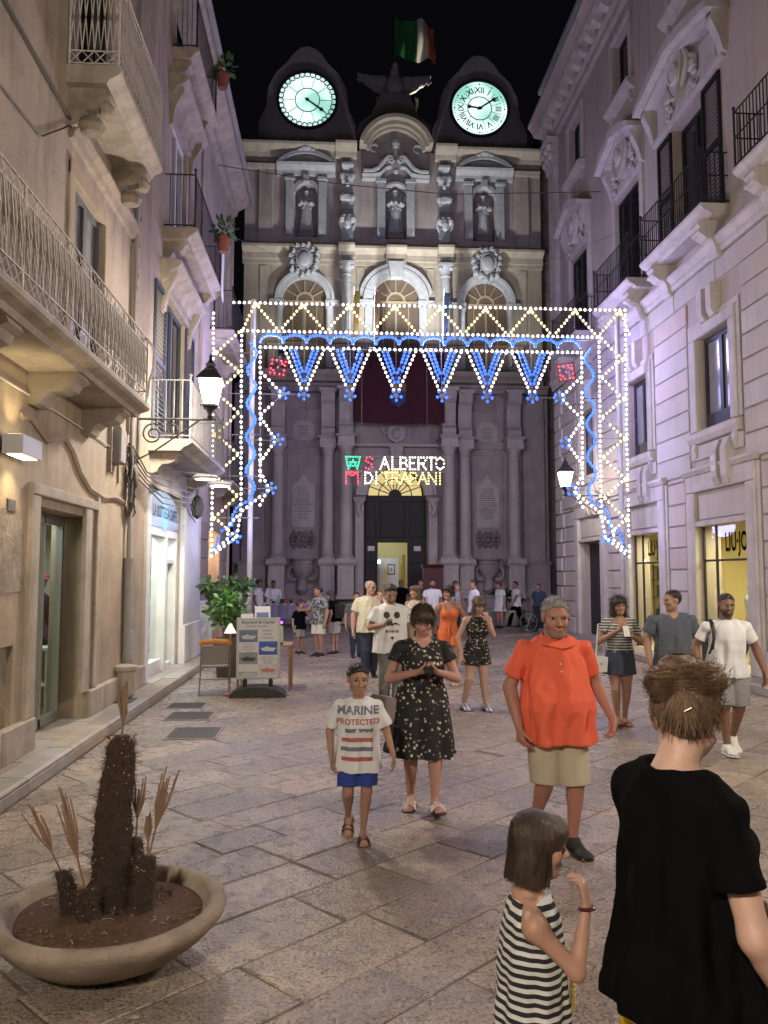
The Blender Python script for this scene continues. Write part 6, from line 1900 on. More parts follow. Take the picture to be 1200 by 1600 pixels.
class Human:
    """joints in units of the body height; x to the side (positive = right in a front view), -y forward, z up"""
    def __init__(s, label, loc, rot, H, sex='m', res=.008, sk='tan', girth=1., belly=0, lean=(0, 0), head=(0, 0, 0), arms={}, legs={}, hip=1., group=None, shw=None, child=False, bust=1., hs=None, hd=.006, cov=True):
        s.cov = cov
        s.H, s.sex, s.res, s.g, s.belly, s.hipf, s.child, s.bust = H, sex, res, girth, belly, hip, child, bust
        s.root = empty('person', (loc[0], loc[1], loc[2] if len(loc) > 2 else 0), math.radians(rot), label=label, cat='person', group=group)
        s.sk = SK[sk]
        f = sex == 'f'
        s.hs = hs or (.136 if not child else .166)              # head height
        top = 1 - s.hs / 2 - .002 - hd
        shz = .815 if not child else .785
        s.shw = shw or ((.104 if f else .122) if not child else .108)
        lx, ly = lean
        L = lambda x, y, z: V3(x + lx * (z - .5) / .32, y - ly * (z - .5) / .32 if z > .5 else y, z)
        s.L = L
        s.pel = V3(0, 0, .53)
        s.neckb = L(0, .014, shz + .012); s.headc = L(0, -.016, top) 
        s.sh = {q: L(sg * s.shw, .008, shz - .029) for q, sg in (('l', -1), ('r', 1))}
        s.arm, s.leg, s.hand = {}, {}, {}
        for q, sg in (('l', -1), ('r', 1)):
            a = arms.get(q, {})
            e = a.get('e', (sg * (s.shw + .036), .022, shz - .18)); w = a.get('w', (sg * (s.shw + .045), -.025, shz - .33))
            s.arm[q] = (V3(*e), V3(*w))
            s.hand[q] = (V3(*a.get('d', (0, -.12, -1))), V3(*a.get('n', (-sg, 0, 0))), a.get('curl', .45))
            l = legs.get(q, {})
            s.leg[q] = (V3(*l.get('hip', (sg * .05, 0, .505))), V3(*l.get('k', (sg * .052, -.012, .285))), V3(*l.get('a', (sg * .05, .012, .045))), V3(*l.get('t', (sg * .12, -1, -.05))))
        yaw, pitch, roll = [math.radians(q) for q in head]
        R = np.array(Matrix.Rotation(yaw, 3, 'Z') @ Matrix.Rotation(pitch, 3, 'X') @ Matrix.Rotation(roll, 3, 'Y'))
        s.hR = R
        s.hM = R.T                                      # rows = local axes in body space
        s.headp = lambda x, y, z: s.headc * H + R @ (V3(x, y, z) * s.hs * H)
        # torso profile: z, rx, ry, forward offset (body units)
        g = s.g
        if child: s.tor = [(.45, .07, .055), (.50, .085, .062), (.58, .078 * g, .058), (.68, .084, .058), (.76, .092, .05), (.795, .05, .036)]
        elif f: s.tor = [(.455, .08, .06), (.51, .098 * hip, .070), (.56, .09 * (1 + hip) / 2 * g, .064), (.625, .072 * g, .054 * g), (.70, .082 * (1 + g) / 2, .06), (.775, .09, .05), (.825, .05, .036)]
        else: s.tor = [(.455, .078, .062), (.51, .094, .068), (.56, .092 * g, .065 * g), (.62, .088 * g, .062 * g), (.71, .100 * (1 + g) / 2, .069), (.785, .102, .055), (.83, .052, .038)]
        if belly: s.tor = [(z, rx * (1 + belly * .25 * math.exp(-((z - .6) / .08) ** 2)), ry * (1 + belly * .5 * math.exp(-((z - .6) / .08) ** 2))) for z, rx, ry in s.tor]
        s.shz = shz
    def fld(s, lo, hi, res=None):
        H = s.H
        return Field([q * H for q in lo], [q * H for q in hi], res or s.res)
    def torso(s, F, ease=0, z0=None, z1=None, k=.02, fold=None, mul=1.):
        H = s.H
        T = s.tor
        zs = [t[0] for t in T]
        z0 = z0 if z0 is not None else zs[0]; z1 = z1 if z1 is not None else zs[-1]
        rows = []
        N = 12
        for i in range(N + 1):
            z = z0 + (z1 - z0) * i / N
            zz = min(max(z, zs[0]), zs[-1])
            rx = np.interp(zz, zs, [t[1] for t in T]); ry = np.interp(zz, zs, [t[2] for t in T])
            fw = -s.belly * .028 * math.exp(-((z - .60) / .085) ** 2)
            rows.append(((z - z0) / (z1 - z0), (rx * mul + ease) * H, (ry * mul + ease) * H, -fw * -1 * H))
        a, b = s.L(0, .004, z0) * H, s.L(0, .004, z1) * H
        # sideways axis +x, second axis = ax x xd = +y (back): a negative offset pushes the belly forward
        F.loft(a, b, [(t, rx, ry, oy) for t, rx, ry, oy in rows], (1, 0, 0), k, fold=fold)
        return F
    def body(s):
        H = s.H
        pts = [s.headc + V3(0, 0, .09), s.headc] + [p for a in s.arm.values() for p in a] + [s.arm[q][1] + nrm(s.hand[q][0]) * .11 for q in 'lr'] + [p for l in s.leg.values() for p in l[:3]] + [l[2] + nrm(l[3]) * .1 for l in s.leg.values()]
        lo = np.min(pts, 0) - V3(.1, .12, .06); hi = np.max(pts, 0) + V3(.1, .12, .04)
        F = s.fld(lo, hi)
        f = s.sex == 'f'; ch = s.child
        tk = 1.0 if not ch else .86
        s.torso(F, 0, k=.01)
        for q, sg in (('l', -1), ('r', 1)):
            hp, kn, an, td = s.leg[q]
            th = (.058 if f else .055) * s.hipf * tk; 
            F.cone(hp * H, kn * H, 0, rs=[(0, th * H), (.35, th * .92 * H), (.8, .041 * tk * H), (1, .034 * tk * H)], k=.03)
            kb = kn + (an - kn) * .28 + V3(0, .012, 0)
            F.cone(kn * H, an * H, 0, rs=[(0, .034 * tk * H), (.28, .033 * tk * H), (.6, .026 * tk * H), (1, .0185 * tk * H)], k=.02)
            F.cone(kn * H + V3(0, .004, 0) * H, kb * H, .026 * tk * H, .029 * tk * H, k=.03)
            s.foot_shape(F, an, td, 1.0)
            e, w = s.arm[q]
            cv = .84 if s.cov else 1
            F.ell(s.sh[q] * H, V3(.030, .034, .034) * H * tk * cv, k=.03 * cv)
            F.cone(s.neckb * H + V3(0, 0, -.008) * H, s.sh[q] * H + V3(-sg * .012, 0, .004) * H, .029 * H * tk * cv, .024 * H * tk * cv, k=.03 * cv)
            ua = (.026 if f else .030) * (.8 + .2 * s.g) * tk
            F.cone(s.sh[q] * H, e * H, 0, rs=[(0, ua * 1.05 * (.78 if s.cov else 1) * H), (.4, ua * (.9 if s.cov else 1) * H), (1, ua * .82 * H)], k=.025 * cv)
            F.cone(e * H, w * H, 0, rs=[(0, ua * .84 * H), (.25, ua * .88 * H), (.7, ua * .68 * H), (1, ua * .55 * H)], k=.02)
            s.hand_shape(F, q)
        if f and not ch:
            for sg in (-1, 1): F.ell(s.L(sg * .042, -.046, .715) * H, V3(.043, .040, .042) * H * s.bust, k=.05)
        F.ell(s.L(0, .03, .50) * H, V3(.085, .055, .055) * H, k=.05)
        # neck
        F.cone(s.neckb * H, (s.headc + V3(0, .006, -.03)) * H, (.032 if f or ch else .037) * H, (.031 if f or ch else .036) * H, k=.03)
        s.head_shape(F)
        s.bodyo = F.mesh('body', s.sk, s.root)
        return s
    def head_shape(s, F):
        H = s.H; u = s.hs * H; P = s.headp; M_ = s.hM
        F.ell(P(0, .035, .15), V3(.335, .425, .36) * u, M_, k=.02)
        F.ell(P(0, -.13, -.13), V3(.275, .27, .36) * u, M_, k=.05 * u * 2)
        F.ell(P(0, -.25, -.385), V3(.15, .13, .115) * u, M_, k=.10 * u)
        for sg in (-1, 1):
            F.ell(P(sg * .17, -.27, -.10), V3(.12, .11, .12) * u, M_, k=.08 * u)
            F.cone(P(sg * .24, .0, -.22), P(sg * .10, -.26, -.40), .07 * u, .07 * u, k=.10 * u)
        if s.res < .012:
            for sg in (-1, 1): F.ell(P(sg * .15, -.475, .045), V3(.095, .10, .065) * u, M_, k=.05 * u, op='s')
            F.cone(P(-.2, -.375, .13), P(.2, -.375, .13), .045 * u, k=.06 * u)
            F.cone(P(0, -.40, .06), P(0, -.50, -.10), .035 * u, .058 * u, k=.045 * u)
            for sg in (-1, 1): F.ell(P(sg * .055, -.455, -.115), V3(.045, .05, .035) * u, M_, k=.03 * u)
            F.cone(P(-.085, -.39, -.235), P(.085, -.39, -.235), .033 * u, k=.03 * u)
            F.cone(P(-.075, -.385, -.285), P(.075, -.385, -.285), .036 * u, k=.03 * u)
            F.cone(P(-.11, -.455, -.258), P(.11, -.455, -.258), .014 * u, k=.015 * u, op='s')
        else:
            F.cone(P(0, -.38, .05), P(0, -.47, -.10), .04 * u, .06 * u, k=.05 * u)
        for sg in (-1, 1): F.ell(P(sg * .345, .03, -.0), V3(.04, .09, .135) * u, M_, k=.03 * u)
    def hand_shape(s, F, q):
        H = s.H; d, n, curl = s.hand[q]
        d = nrm(d); n = nrm(n - d * (n @ d)); c = np.cross(d, n)              # c: across the palm
        sg = -1 if q == 'l' else 1
        w = s.arm[q][1]
        hl = .105 if not s.child else .1
        k = hl / .105 * H
        if s.res > .013:
            F.ell(w * H + d * .05 * k, V3(.05, .018, .03) * k, np.array([d, n, c]), k=.015); return
        palm = w * H + d * .030 * k
        F.ell(palm, V3(.034, .0125, .0235) * k, np.array([d, n, c]), k=.012)
        F.ell(w * H + d * .046 * k, V3(.02, .011, .0235) * k, np.array([d, n, c]), k=.010)
        # the thumb lies on the side nearest the body's front
        ts = 1 if c @ V3(0, -1, .2) > 0 else -1
        lens = [.043, .048, .045, .036]
        for i in range(4):
            off = c * ts * (.0195 - .013 * i) * k
            base = w * H + d * (.054 - .003 * abs(i - 1)) * k + off
            L = lens[i] * k
            a1 = curl * .75; a2 = curl * 1.6; a3 = curl * 2.2
            spread = c * ts * (.05 - .035 * i)
            p0 = base
            for seg, (fr, an) in enumerate(((.45, a1), (.32, a2), (.23, a3))):
                v = nrm(d * math.cos(an) + n * math.sin(an) + spread)
                p1 = p0 + v * L * fr
                r0 = max(.0056 - .0005 * seg, .0045) * k
                F.cone(p0, p1, r0, r0 * .93, k=.0035 if seg else .008)
                p0 = p1
        tb = w * H + d * .018 * k + c * ts * .018 * k
        v1 = nrm(d * .75 + c * ts * .62 + n * .3)
        p1 = tb + v1 * .027 * k
        v2 = nrm(d * .95 + c * ts * .2 + n * (.35 + .3 * curl))
        F.cone(tb, p1, .0085 * k, .0068 * k, k=.008); F.cone(p1, p1 + v2 * .026 * k, .0066 * k, .0054 * k, k=.003)
    def foot_frame(s, an, td):
        t = nrm(td); up = nrm(V3(0, 0, 1) - t * t[2]); return t, up
    def foot_shape(s, F, an, td, m):
        H = s.H; t, up = s.foot_frame(an, td); sc = 1 if not s.child else .95
        a = an * H
        F.ell(a - up * .024 * H - t * .018 * H, V3(.024, .021, .021) * H * m * sc, k=.02)
        F.cone(a - up * .008 * H + t * .01 * H, a - up * .029 * H + t * .075 * H * sc, .021 * H * m * sc, .0155 * H * m * sc, k=.02)
        side = np.cross(t, up)
        F.ell(a - up * .031 * H + t * .082 * H * sc, V3(.034, .026, .0135) * H * m * sc, np.array([t, side, up]), k=.015)
        if m <= 1.001 and s.res < .012:
            for i in range(5):
                o = side * (.019 - .0095 * i) * H
                F.cone(a - up * .033 * H + t * .095 * H + o, a - up * .036 * H + t * (.112 - .003 * abs(i - 1)) * H + o, .0066 * H, .0056 * H, k=.004)
    # ---- garments
    def shirt(s, m, z0=.50, ease=.010, sleeve=.55, flare=0, neck=.034, se=.012, wr=.0035, name='shirt', vneck=0, z1=None, seed=3, nodrop=0, straps=False):
        H = s.H
        F = s.fld((-.30, -.24, z0 - .05), (.30, .24, s.shz + .08), max(s.res, .0055))
        ph = seed * 1.7
        fold = lambda th, tc, t: (np.sin(th * 7 + ph + tc * 3) * .006 + np.sin(th * 13 + ph * 2 - tc * 4) * .003) * H * (.25 + (1 - tc) * .9) * (wr / .0035)
        T = s.tor; zs = [t[0] for t in T]
        z1 = z1 or s.shz + .012
        rows = []
        for i in range(13):
            z = z0 + (z1 - z0) * i / 12
            rx = np.interp(z, zs, [t[1] for t in T]); ry = np.interp(z, zs, [t[2] for t in T])
            # cloth hangs straight down from the widest point above
            hang = max([np.interp(q, zs, [t[2] for t in T]) for q in np.linspace(z, .75, 6)]) if z < .75 else ry
            hx = max([np.interp(q, zs, [t[1] for t in T]) for q in np.linspace(z, .75, 6)]) if z < .75 else rx
            if nodrop == 0 and sleeve > 0:
                low = max(0, .60 - z) * .10 if z0 < .53 else 0
                ry = max(ry, hang * .95) + low; rx = max(rx, hx * .95) + low
            ry2 = ry
            fw = s.belly * .028 * math.exp(-((z - .60) / .085) ** 2) + (.5 * s.belly * .028 if z < .6 else 0) * (1 if s.belly else 0)
            rows.append((i / 12, (rx + ease + flare * (1 - i / 12)) * H, (ry2 + ease + flare * (1 - i / 12)) * H, -fw * H))
        F.loft(s.L(0, .004, z0) * H, s.L(0, .004, z1) * H, rows, (1, 0, 0), k=.01, fold=fold)
        if s.sex == 'f' and not s.child:
            for sg in (-1, 1): F.ell(s.L(sg * .042, -.047, .715) * H, V3(.048, .045, .048) * H * s.bust, k=.045)
        tk = 1 if not s.child else .9
        if sleeve > 0:
            for q in 'lr':
                e, w = s.arm[q]
                sg = -1 if q == 'l' else 1
                F.ell(s.sh[q] * H, V3(.031 + se * .2, .036 + se * .3, .033) * H * tk, k=.03)
                F.cone(s.neckb * H + V3(sg * .012, .0, -.012) * H, s.sh[q] * H + V3(-sg * .010, 0, .003) * H, .037 * H * tk, .031 * H * tk, k=.025)
                ua = (.026 if s.sex == 'f' else .030) * (.8 + .2 * s.g) * tk + se
                if sleeve <= 1: F.cone(s.sh[q] * H + V3(0, 0, -.004) * H, e * H, 0, rs=[(0, ua * .74 * H), (.35, ua * .96 * H), (1, (ua + .005) * H)], k=.022, cut=sleeve)
                else:
                    F.cone(s.sh[q] * H, e * H, ua * 1.04 * H, ua * .9 * H, k=.02); F.cone(e * H, w * H, ua * .88 * H, ua * .7 * H, k=.015, cut=sleeve - 1)
        elif sleeve == 0:
            for q in 'lr': F.cone(s.neckb * H + V3(0, .01, -.03) * H, s.sh[q] * H * V3(.80, 1, 1) + V3(0, .0, -.02) * H, .026 * H, .026 * H, k=.02)
        F.wrinkle(wr * H, 30 / H, seed); F.wrinkle(wr * .7 * H, 70 / H, seed + 9, (1, 1, .7))
        # neck opening
        nb = s.neckb * H
        F.ell(nb + V3(0, -.012, .028 - vneck * .35) * H, V3(neck + .008, neck + .012, .030 + vneck) * H, k=.006, op='s')
        if vneck: F.cone(nb + V3(0, -.06, .0) * H, nb + V3(0, -.10, -vneck * 1.5) * H, .03 * H, .004 * H, k=.006, op='s')
        return F.mesh(name, m, s.root)
    def pants(s, m, end=.9, ease=.012, wide=.018, top=.60, name='trousers', seed=5, wr=.003, long=False):
        H = s.H
        F = s.fld((-.26, -.30, .0), (.26, .34, top + .03), max(s.res, .0055))
        T = s.tor; zs = [t[0] for t in T]
        z0 = .45
        rows = [(i / 8, (min(.115 * s.hipf, np.interp(z0 + (top - z0) * i / 8, zs, [t[1] for t in T])) + ease * .6) * H, (min(.085, np.interp(z0 + (top - z0) * i / 8, zs, [t[2] for t in T])) + ease * .6) * H, -s.belly * .008 * H * i / 8) for i in range(9)]
        F.loft(s.L(0, .004, z0) * H, s.L(0, .004, top) * H, rows, (1, 0, 0), k=.01)
        F.ell(s.L(0, .03, .50) * H, V3(.09, .06, .06) * H, k=.04)
        f = s.sex == 'f'; tk = 1 if not s.child else .86
        for q in 'lr':
            hp, kn, an, td = s.leg[q]
            th = (.058 if f else .055) * s.hipf * tk + ease
            if not long:
                kk = kn + (an - kn) * max(0, end - .99)
                F.cone(hp * H, kk * H, 0, rs=[(0, th * H), (.5, (th * .93 + wide * .3) * H), (1, (.040 * tk + wide) * H)], k=.005, cut=min(end, .99))
                
            else:
                F.cone(hp * H, kn * H, 0, rs=[(0, th * H), (.5, th * .9 * H), (1, (.036 * tk + wide) * H)], k=.006)
                F.cone(kn * H, an * H, (.036 * tk + wide) * H, (.026 * tk + wide) * H, k=.02, cut=.97)
        F.wrinkle(wr * H, 26 / H, seed, (1, 1, .6))
        return F.mesh(name, m, s.root)
    def skirt(s, m, z0, z1=.62, flare=.05, folds=9, amp=.012, name='skirt', seed=2, shift=(0, 0)):
        H = s.H
        F = s.fld((-.30, -.30, z0 - .03), (.30, .30, z1 + .03), max(s.res, .0055))
        T = s.tor; zs = [t[0] for t in T]
        rows = []
        for i in range(11):
            z = z0 + (z1 - z0) * i / 10
            zz = max(z, .51)
            rx = np.interp(zz, zs, [t[1] for t in T]); ry = np.interp(zz, zs, [t[2] for t in T])
            e = .010 + flare * (1 - i / 10) ** 1.1
            rows.append((i / 10, (rx + e) * H, (ry + e) * H, 0))
        ph = seed * 2.1
        fold = lambda th, tc, t: (np.sin(th * folds + ph + 2 * np.sin(th * 2 + ph)) * amp + np.sin(th * (folds * 2 + 1) + ph) * amp * .35) * H * (1 - tc) ** 1.2
        F.loft(V3(shift[0], .004 + shift[1], z0) * H, s.L(0, .004, z1) * H, rows, (1, 0, 0), k=.01, fold=fold)
        F.wrinkle(.002 * H, 24 / H, seed)
        return F.mesh(name, m, s.root)
    def shoes(s, m, sole=None, kind='shoe'):
        H = s.H
        for q in 'lr':
            hp, kn, an, td = s.leg[q]
            t, up = s.foot_frame(an, td); side = np.cross(t, up); a = an * H
            lo = np.minimum(a, a + t * .12 * H) / H - .06; hi = np.maximum(a, a + t * .12 * H) / H + .06
            if kind == 'shoe':
                F = s.fld(lo, hi, max(.005, s.res * .8))
                s.foot_shape(F, an, td, 1.22)
                F.cone(a, a - up * .02 * H, .025 * H, .028 * H, k=.015)
                F.half(a + up * .012 * H, up * .9 + t * -.15)
                F.half(a - up * .044 * H, -up)
                o = F.mesh('shoe', m, s.root)
            F = s.fld(lo, hi, max(.005, s.res * .8))
            M_ = np.array([t, side, up])
            F.ell(a - up * .044 * H + t * .075 * H, V3(.055, .036, .02) * H, M_, k=.01); F.ell(a - up * .044 * H - t * .012 * H, V3(.036, .030, .02) * H, M_, k=.02)
            F.cone(a - up * .044 * H, a - up * .044 * H + t * .07 * H, .027 * H, .03 * H, k=.02)
            F.half(a - up * (.039 if kind == 'shoe' else .0415) * H, up); F.half(a - up * .05 * H, -up)
            so = F.mesh('sole', sole or m, o if kind == 'shoe' else s.root)
            if kind == 'sandal':
                b = MB()
                for tt, ww in ((.07, .034), (.045, .031)):
                    c = a + t * tt * H
                    b.tube([c + side * ww * H - up * .040 * H, c + side * ww * .8 * H - up * (.022 - .2 * (.07 - tt)) * H, c - up * (.012 - .3 * (.07 - tt)) * H, c - side * ww * .8 * H - up * (.022 - .2 * (.07 - tt)) * H, c - side * ww * H - up * .040 * H], .005 * H, 5)
                b.tube([a + side * .024 * H - up * .03 * H, a + t * .026 * H - up * .0 * H, a - side * .024 * H - up * .03 * H, a - t * .036 * H - up * .01 * H, a + side * .024 * H - up * .03 * H], .0045 * H, 5)
                b.build('strap', m, s.root, smooth=True)
    def face(s, brow='dark', eyes=True, glasses=False):
        H = s.H; u = s.hs * H; P = s.headp
        M3 = Matrix([list(r) for r in s.hR])
        for sg in (-1, 1):
            b = MB(); c = P(sg * .15, -.318, .045); b.ball(c, .072 * u, 10); b.m = 1
            b.ball(P(sg * .15, -.362, .045), .036 * u, 8)
            b.build('eye', [M['eyew'], M['eyed']], s.root, smooth=True)
            b = MB(); b.tube([P(sg * .065, -.412, .135), P(sg * .15, -.418, .16), P(sg * .24, -.375, .135)], .016 * u, 5); b.build('eyebrow', HM[brow], s.root, smooth=True)
            b = MB(); b.tube([P(sg * .08, -.376, .055), P(sg * .15, -.388, .082), P(sg * .22, -.36, .052)], .011 * u, 5); b.build('eyelid', HM['dark'], s.root, smooth=True)
        b = MB(); b.tube([P(-.08, -.392, -.258), P(-.035, -.416, -.238), P(0, -.413, -.24), P(.035, -.416, -.238), P(.08, -.392, -.258)], .011 * u, 5); b.tube([P(-.07, -.392, -.272), P(0, -.416, -.284), P(.07, -.392, -.272)], .013 * u, 5)
        b.build('lips', M['lips'], s.root, smooth=True)
        if glasses:
            b = MB()
            for sg in (-1, 1):
                b.tube([P(sg * .16 + .12 * math.cos(a), -.47, .03 + .09 * math.sin(a)) for a in [2 * PI * i / 12 for i in range(13)]], .01 * u, 4)
                b.bar(P(sg * .28, -.46, .05), P(sg * .35, .0, .06), .01 * u)
            b.bar(P(-.05, -.48, .05), P(.05, -.48, .05), .01 * u); b.build('glasses', M['black'], s.root)
    def hair(s, style, m, seed=1, name='hair', vol=1., cut=None):
        H = s.H; u = s.hs * H; P = s.headp; M_ = s.hM
        F = Field(s.headc * H - V3(.75, .75, 1.5 if style in ('long', 'bob', 'curly') else .7) * u, s.headc * H + V3(.75, .75, .75) * u, max(.0045, s.res * .75))
        up = s.hR @ V3(0, 0, 1); fwd = s.hR @ V3(0, -1, 0); sd = s.hR @ V3(1, 0, 0)
        if style in ('short', 'crop', 'balding'):
            t = .05 * vol if style == 'short' else .02
            F.ell(P(0, .045, .165), V3(.338 + t * .6, .43 + t, .36 + t * 1.3) * u, M_, k=0)
            if style == 'short': F.ell(P(0, -.18, .42), V3(.24, .2, .13) * u * vol, M_, k=.08 * u)
            F.half(P(0, -.30, .335), nrm(fwd * .8 - up * .75))
            F.half(P(0, .20, -.20), nrm(-up * 1. + fwd * .55))
            for sg in (-1, 1): F.ell(P(sg * .36, -.06, -.03), V3(.14, .20, .17) * u, M_, k=.02 * u, op='s')
            if style == 'balding': F.ell(P(0, -.1, .55), V3(.3, .45, .25) * u, M_, k=.04 * u, op='s')
            amp, fq = .012, 90
        elif style == 'bun':
            F.ell(P(0, .06, .17), V3(.385, .46, .40) * u, M_, k=0)
            F.half(P(0, -.30, .28), nrm(fwd * .85 - up * .6)); F.half(P(0, .22, -.30), nrm(-up * 1. + fwd * .5))
            F.ell(P(.0, .22, .46), V3(.35, .28, .24) * u, M_, k=.10 * u); F.ell(P(-.22, .26, .46), V3(.24, .22, .2) * u, M_, k=.05 * u); F.ell(P(.2, .24, .44), V3(.24, .24, .2) * u, M_, k=.05 * u); F.ell(P(.04, .2, .62), V3(.22, .2, .14) * u, M_, k=.06 * u)
            F.half(P(0, .44, -.20), nrm(-up * .8 - fwd * .75))
            amp, fq = .018, 60
        else:
            ln = {'bob': -.52, 'cap': -.22, 'long': -1.15, 'curly': -.95, 'pony': -.2}[style]
            v = vol
            F.ell(P(0, .05, .17), V3(.395 * v, .46 * v, .40 * v) * u, M_, k=0)
            rows = [(0, .40 * v * u, .30 * u, .06 * u), (.5, .42 * v * u, .31 * u, .04 * u), (1, .38 * v * u, .36 * u, 0)]
            if style in ('bob', 'long', 'curly'):
                a = P(0, .12, ln) if style == 'bob' else (s.headc * H + V3(0, .30 * u, ln * u))
                F.loft(a, P(0, .08, .2), rows, tuple(sd), k=.08 * u, n=2.2)
            elif style == 'cap':
                F.loft(P(0, .06, ln), P(0, .06, .15), [(0, .37 * v * u, .37 * u), (1, .40 * v * u, .42 * u)], tuple(sd), k=.08 * u)
            F.ell(P(0, -.28, .29), V3(.33, .22, .20) * u * v, M_, k=.10 * u)
            F.ell(P(0, -.52, -.20), V3(.27, .40, .36) * u, M_, k=.04 * u, op='s')
            if style in ('bob', 'long', 'curly'): F.ell(P(0, -.40, -.62), V3(.33, .42, .45) * u, M_, k=.05 * u, op='s')
            amp, fq = (.05, 26) if style == 'curly' else (.014, 70)
        F.wrinkle(amp * u, fq / H, seed, (1, 1, .35 if style != 'curly' else .8))
        o = F.mesh(name, m, s.root)
        if s.res < .0095 and style in ('cap', 'long', 'curly', 'balding') and m.name[:4] == 'hair':
            s.tufts(o, 700 if style != 'balding' else 300, .05 if style != 'balding' else .02, m, .0022, seed, .55 if style == 'curly' else .9, -2.)
        return o
    def tufts(s, ho, n, L, m, r=.0011, seed=2, lie=.8, up=0):
        """short locks growing out of a hair cap"""
        rr = random.Random(seed); me = ho.data; b = MB(); N = len(me.vertices)
        for _ in range(n):
            v = me.vertices[rr.randrange(N)]; p = v.co.copy(); nn = v.normal.copy()
            f = Vector(s.hR @ V3(0, 1, -.35 + up)); t = f - nn * f.dot(nn)
            if t.length > 1e-4: t.normalize()
            d = (nn * (1 - lie) + t * lie + Vector((rr.gauss(0, .3), rr.gauss(0, .3), rr.gauss(0, .3)))).normalized()
            l = L * rr.uniform(.6, 1.3)
            b.tube([p - nn * .002, p + d * l * .5 + nn * l * .12, p + d * l], r, 3, r * .3)
        return b.build('hair_locks', m, s.root, smooth=True, kind='stuff')
    def beard(s, m):
        H = s.H; u = s.hs * H; P = s.headp; M_ = s.hM
        F = Field(s.headc * H - V3(.6, .6, .7) * u, s.headc * H + V3(.6, .6, .4) * u, max(.0045, s.res * .7))
        F.ell(P(0, -.13, -.14), V3(.285, .28, .37) * u, M_, k=.02); F.ell(P(0, -.25, -.40), V3(.165, .145, .125) * u, M_, k=.1 * u)
        for sg in (-1, 1): F.cone(P(sg * .25, .0, -.22), P(sg * .10, -.26, -.40), .075 * u, .075 * u, k=.10 * u)
        F.half(P(0, 0, -.15), s.hR @ V3(0, .35, 1)); F.half(P(0, .05, 0), s.hR @ V3(0, 1, .1))
        F.ell(P(0, -.45, -.26), V3(.13, .12, .055) * u, M_, k=.02 * u, op='s')
        return F.mesh('beard', m, s.root)
    def world(s, p):
        """body units -> world"""
        a = s.root.rotation_euler[2]; q = V3(*p) * s.H
        return Vector((q[0] * math.cos(a) - q[1] * math.sin(a) + s.root.location.x, q[0] * math.sin(a) + q[1] * math.cos(a) + s.root.location.y, q[2] + s.root.location.z))
    def local(s, p):
        return V3(*p) * s.H

def project(src, mb, pts_faces, off=.003, dirv=(0, 1, 0), start=-1.0):
    """lay flat print (x, z) on the front of a garment"""
    dg = bpy.context.evaluated_depsgraph_get()
    me = src.data
    bv = BVHTree.FromPolygons([v.co[:] for v in me.vertices], [p.vertices[:] for p in me.polygons])
    v, f = pts_faces
    out, ok = [], []
    for x, z in v:
        h = bv.ray_cast(Vector((x, start, z)), Vector(dirv))
        if h[0] is None: out.append((x, 0, z)); ok.append(False)
        else: out.append((x, h[0].y - off * (1 if dirv[1] > 0 else -1), z)); ok.append(True)
    mb.add(out, [q for q in f if all(ok[i] for i in q)])
    return mb

def grid_shape(inside, x0, x1, z0, z1, h=.004):
    """a fine grid of small faces where inside(x, z) holds"""
    nx, nz = int((x1 - x0) / h), int((z1 - z0) / h)
    idx, v, f = {}, [], []
    def vid(i, j):
        if (i, j) not in idx: idx[(i, j)] = len(v); v.append((x0 + i * h, z0 + j * h))
        return idx[(i, j)]
    for i in range(nx):
        for j in range(nz):
            if inside(x0 + (i + .5) * h, z0 + (j + .5) * h): f.append((vid(i, j), vid(i + 1, j), vid(i + 1, j + 1), vid(i, j + 1)))
    return v, f

def text_flat(txt, size, cx, cz, sx=1, **k):
    v, f = text_mesh(txt, size, **k)
    return [(cx + p[0] * sx, cz + p[1]) for p in v], f
# ================================================================== the people
def thing_box(name, label, cat, c, size, m, rot=(0, 0, 0), e=.2):
    b = MB(); x, y, z = [q / 2 for q in size]; b.bbox(-x, x, -y, y, -z, z, min(size) * e)
    o = b.build(name, m, label=label, cat=cat)
    o.location = c; o.rotation_euler = rot
    return o
def bag_obj(label, c, w, h, d, m, rz=0, strap=None, tilt=0):
    b = MB(); b._ext([(-w * .42, -h / 2), (w * .42, -h / 2), (w / 2, h * .35), (w * .4, h / 2), (-w * .4, h / 2), (-w / 2, h * .35)], lambda p: (p[0], -d / 2, p[1]), lambda p: (p[0], d / 2, p[1]))
    o = b.build('handbag', m, label=label, cat='handbag'); o.location = c; o.rotation_euler = (0, tilt, rz)
    b = MB()
    if strap: b.tube(strap, .009, 5)
    else: b.tube([(-w * .25, 0, h / 2), (-w * .15, 0, h * .95), (w * .15, 0, h * .95), (w * .25, 0, h / 2)], .008, 5)
    b.build('strap', m, o)
    b = MB(); b.box(-w * .08, w * .08, -d / 2 - .006, -d / 2, 0, h * .12); b.build('clasp', M['alu'], o)
    return o
blackc = mat('black cotton', (.004, .004, .0045), .95, spec=.03)
white_t = cloth_m('white cotton', (.74, .75, .78))
jeans = cloth_m('dark jeans', (.045, .055, .085), (.025, .03, .05), sc=9)
beige = cloth_m('beige cotton', (.50, .44, .33), (.42, .37, .28))
greys = cloth_m('grey jersey', (.27, .27, .275), (.22, .22, .225), sc=30)
shoeb = mat('black shoe', (.015, .015, .016), .7)
shoew = mat('white shoe', (.68, .67, .65), .6)
soleb = mat('dark sole', (.03, .025, .022), .8)
solew = mat('pale sole', (.6, .58, .55), .7)
silver = mat('silver leather', (.55, .55, .52), .28, metal=.8)
leath = mat('brown sandal', (.05, .028, .02), .6)
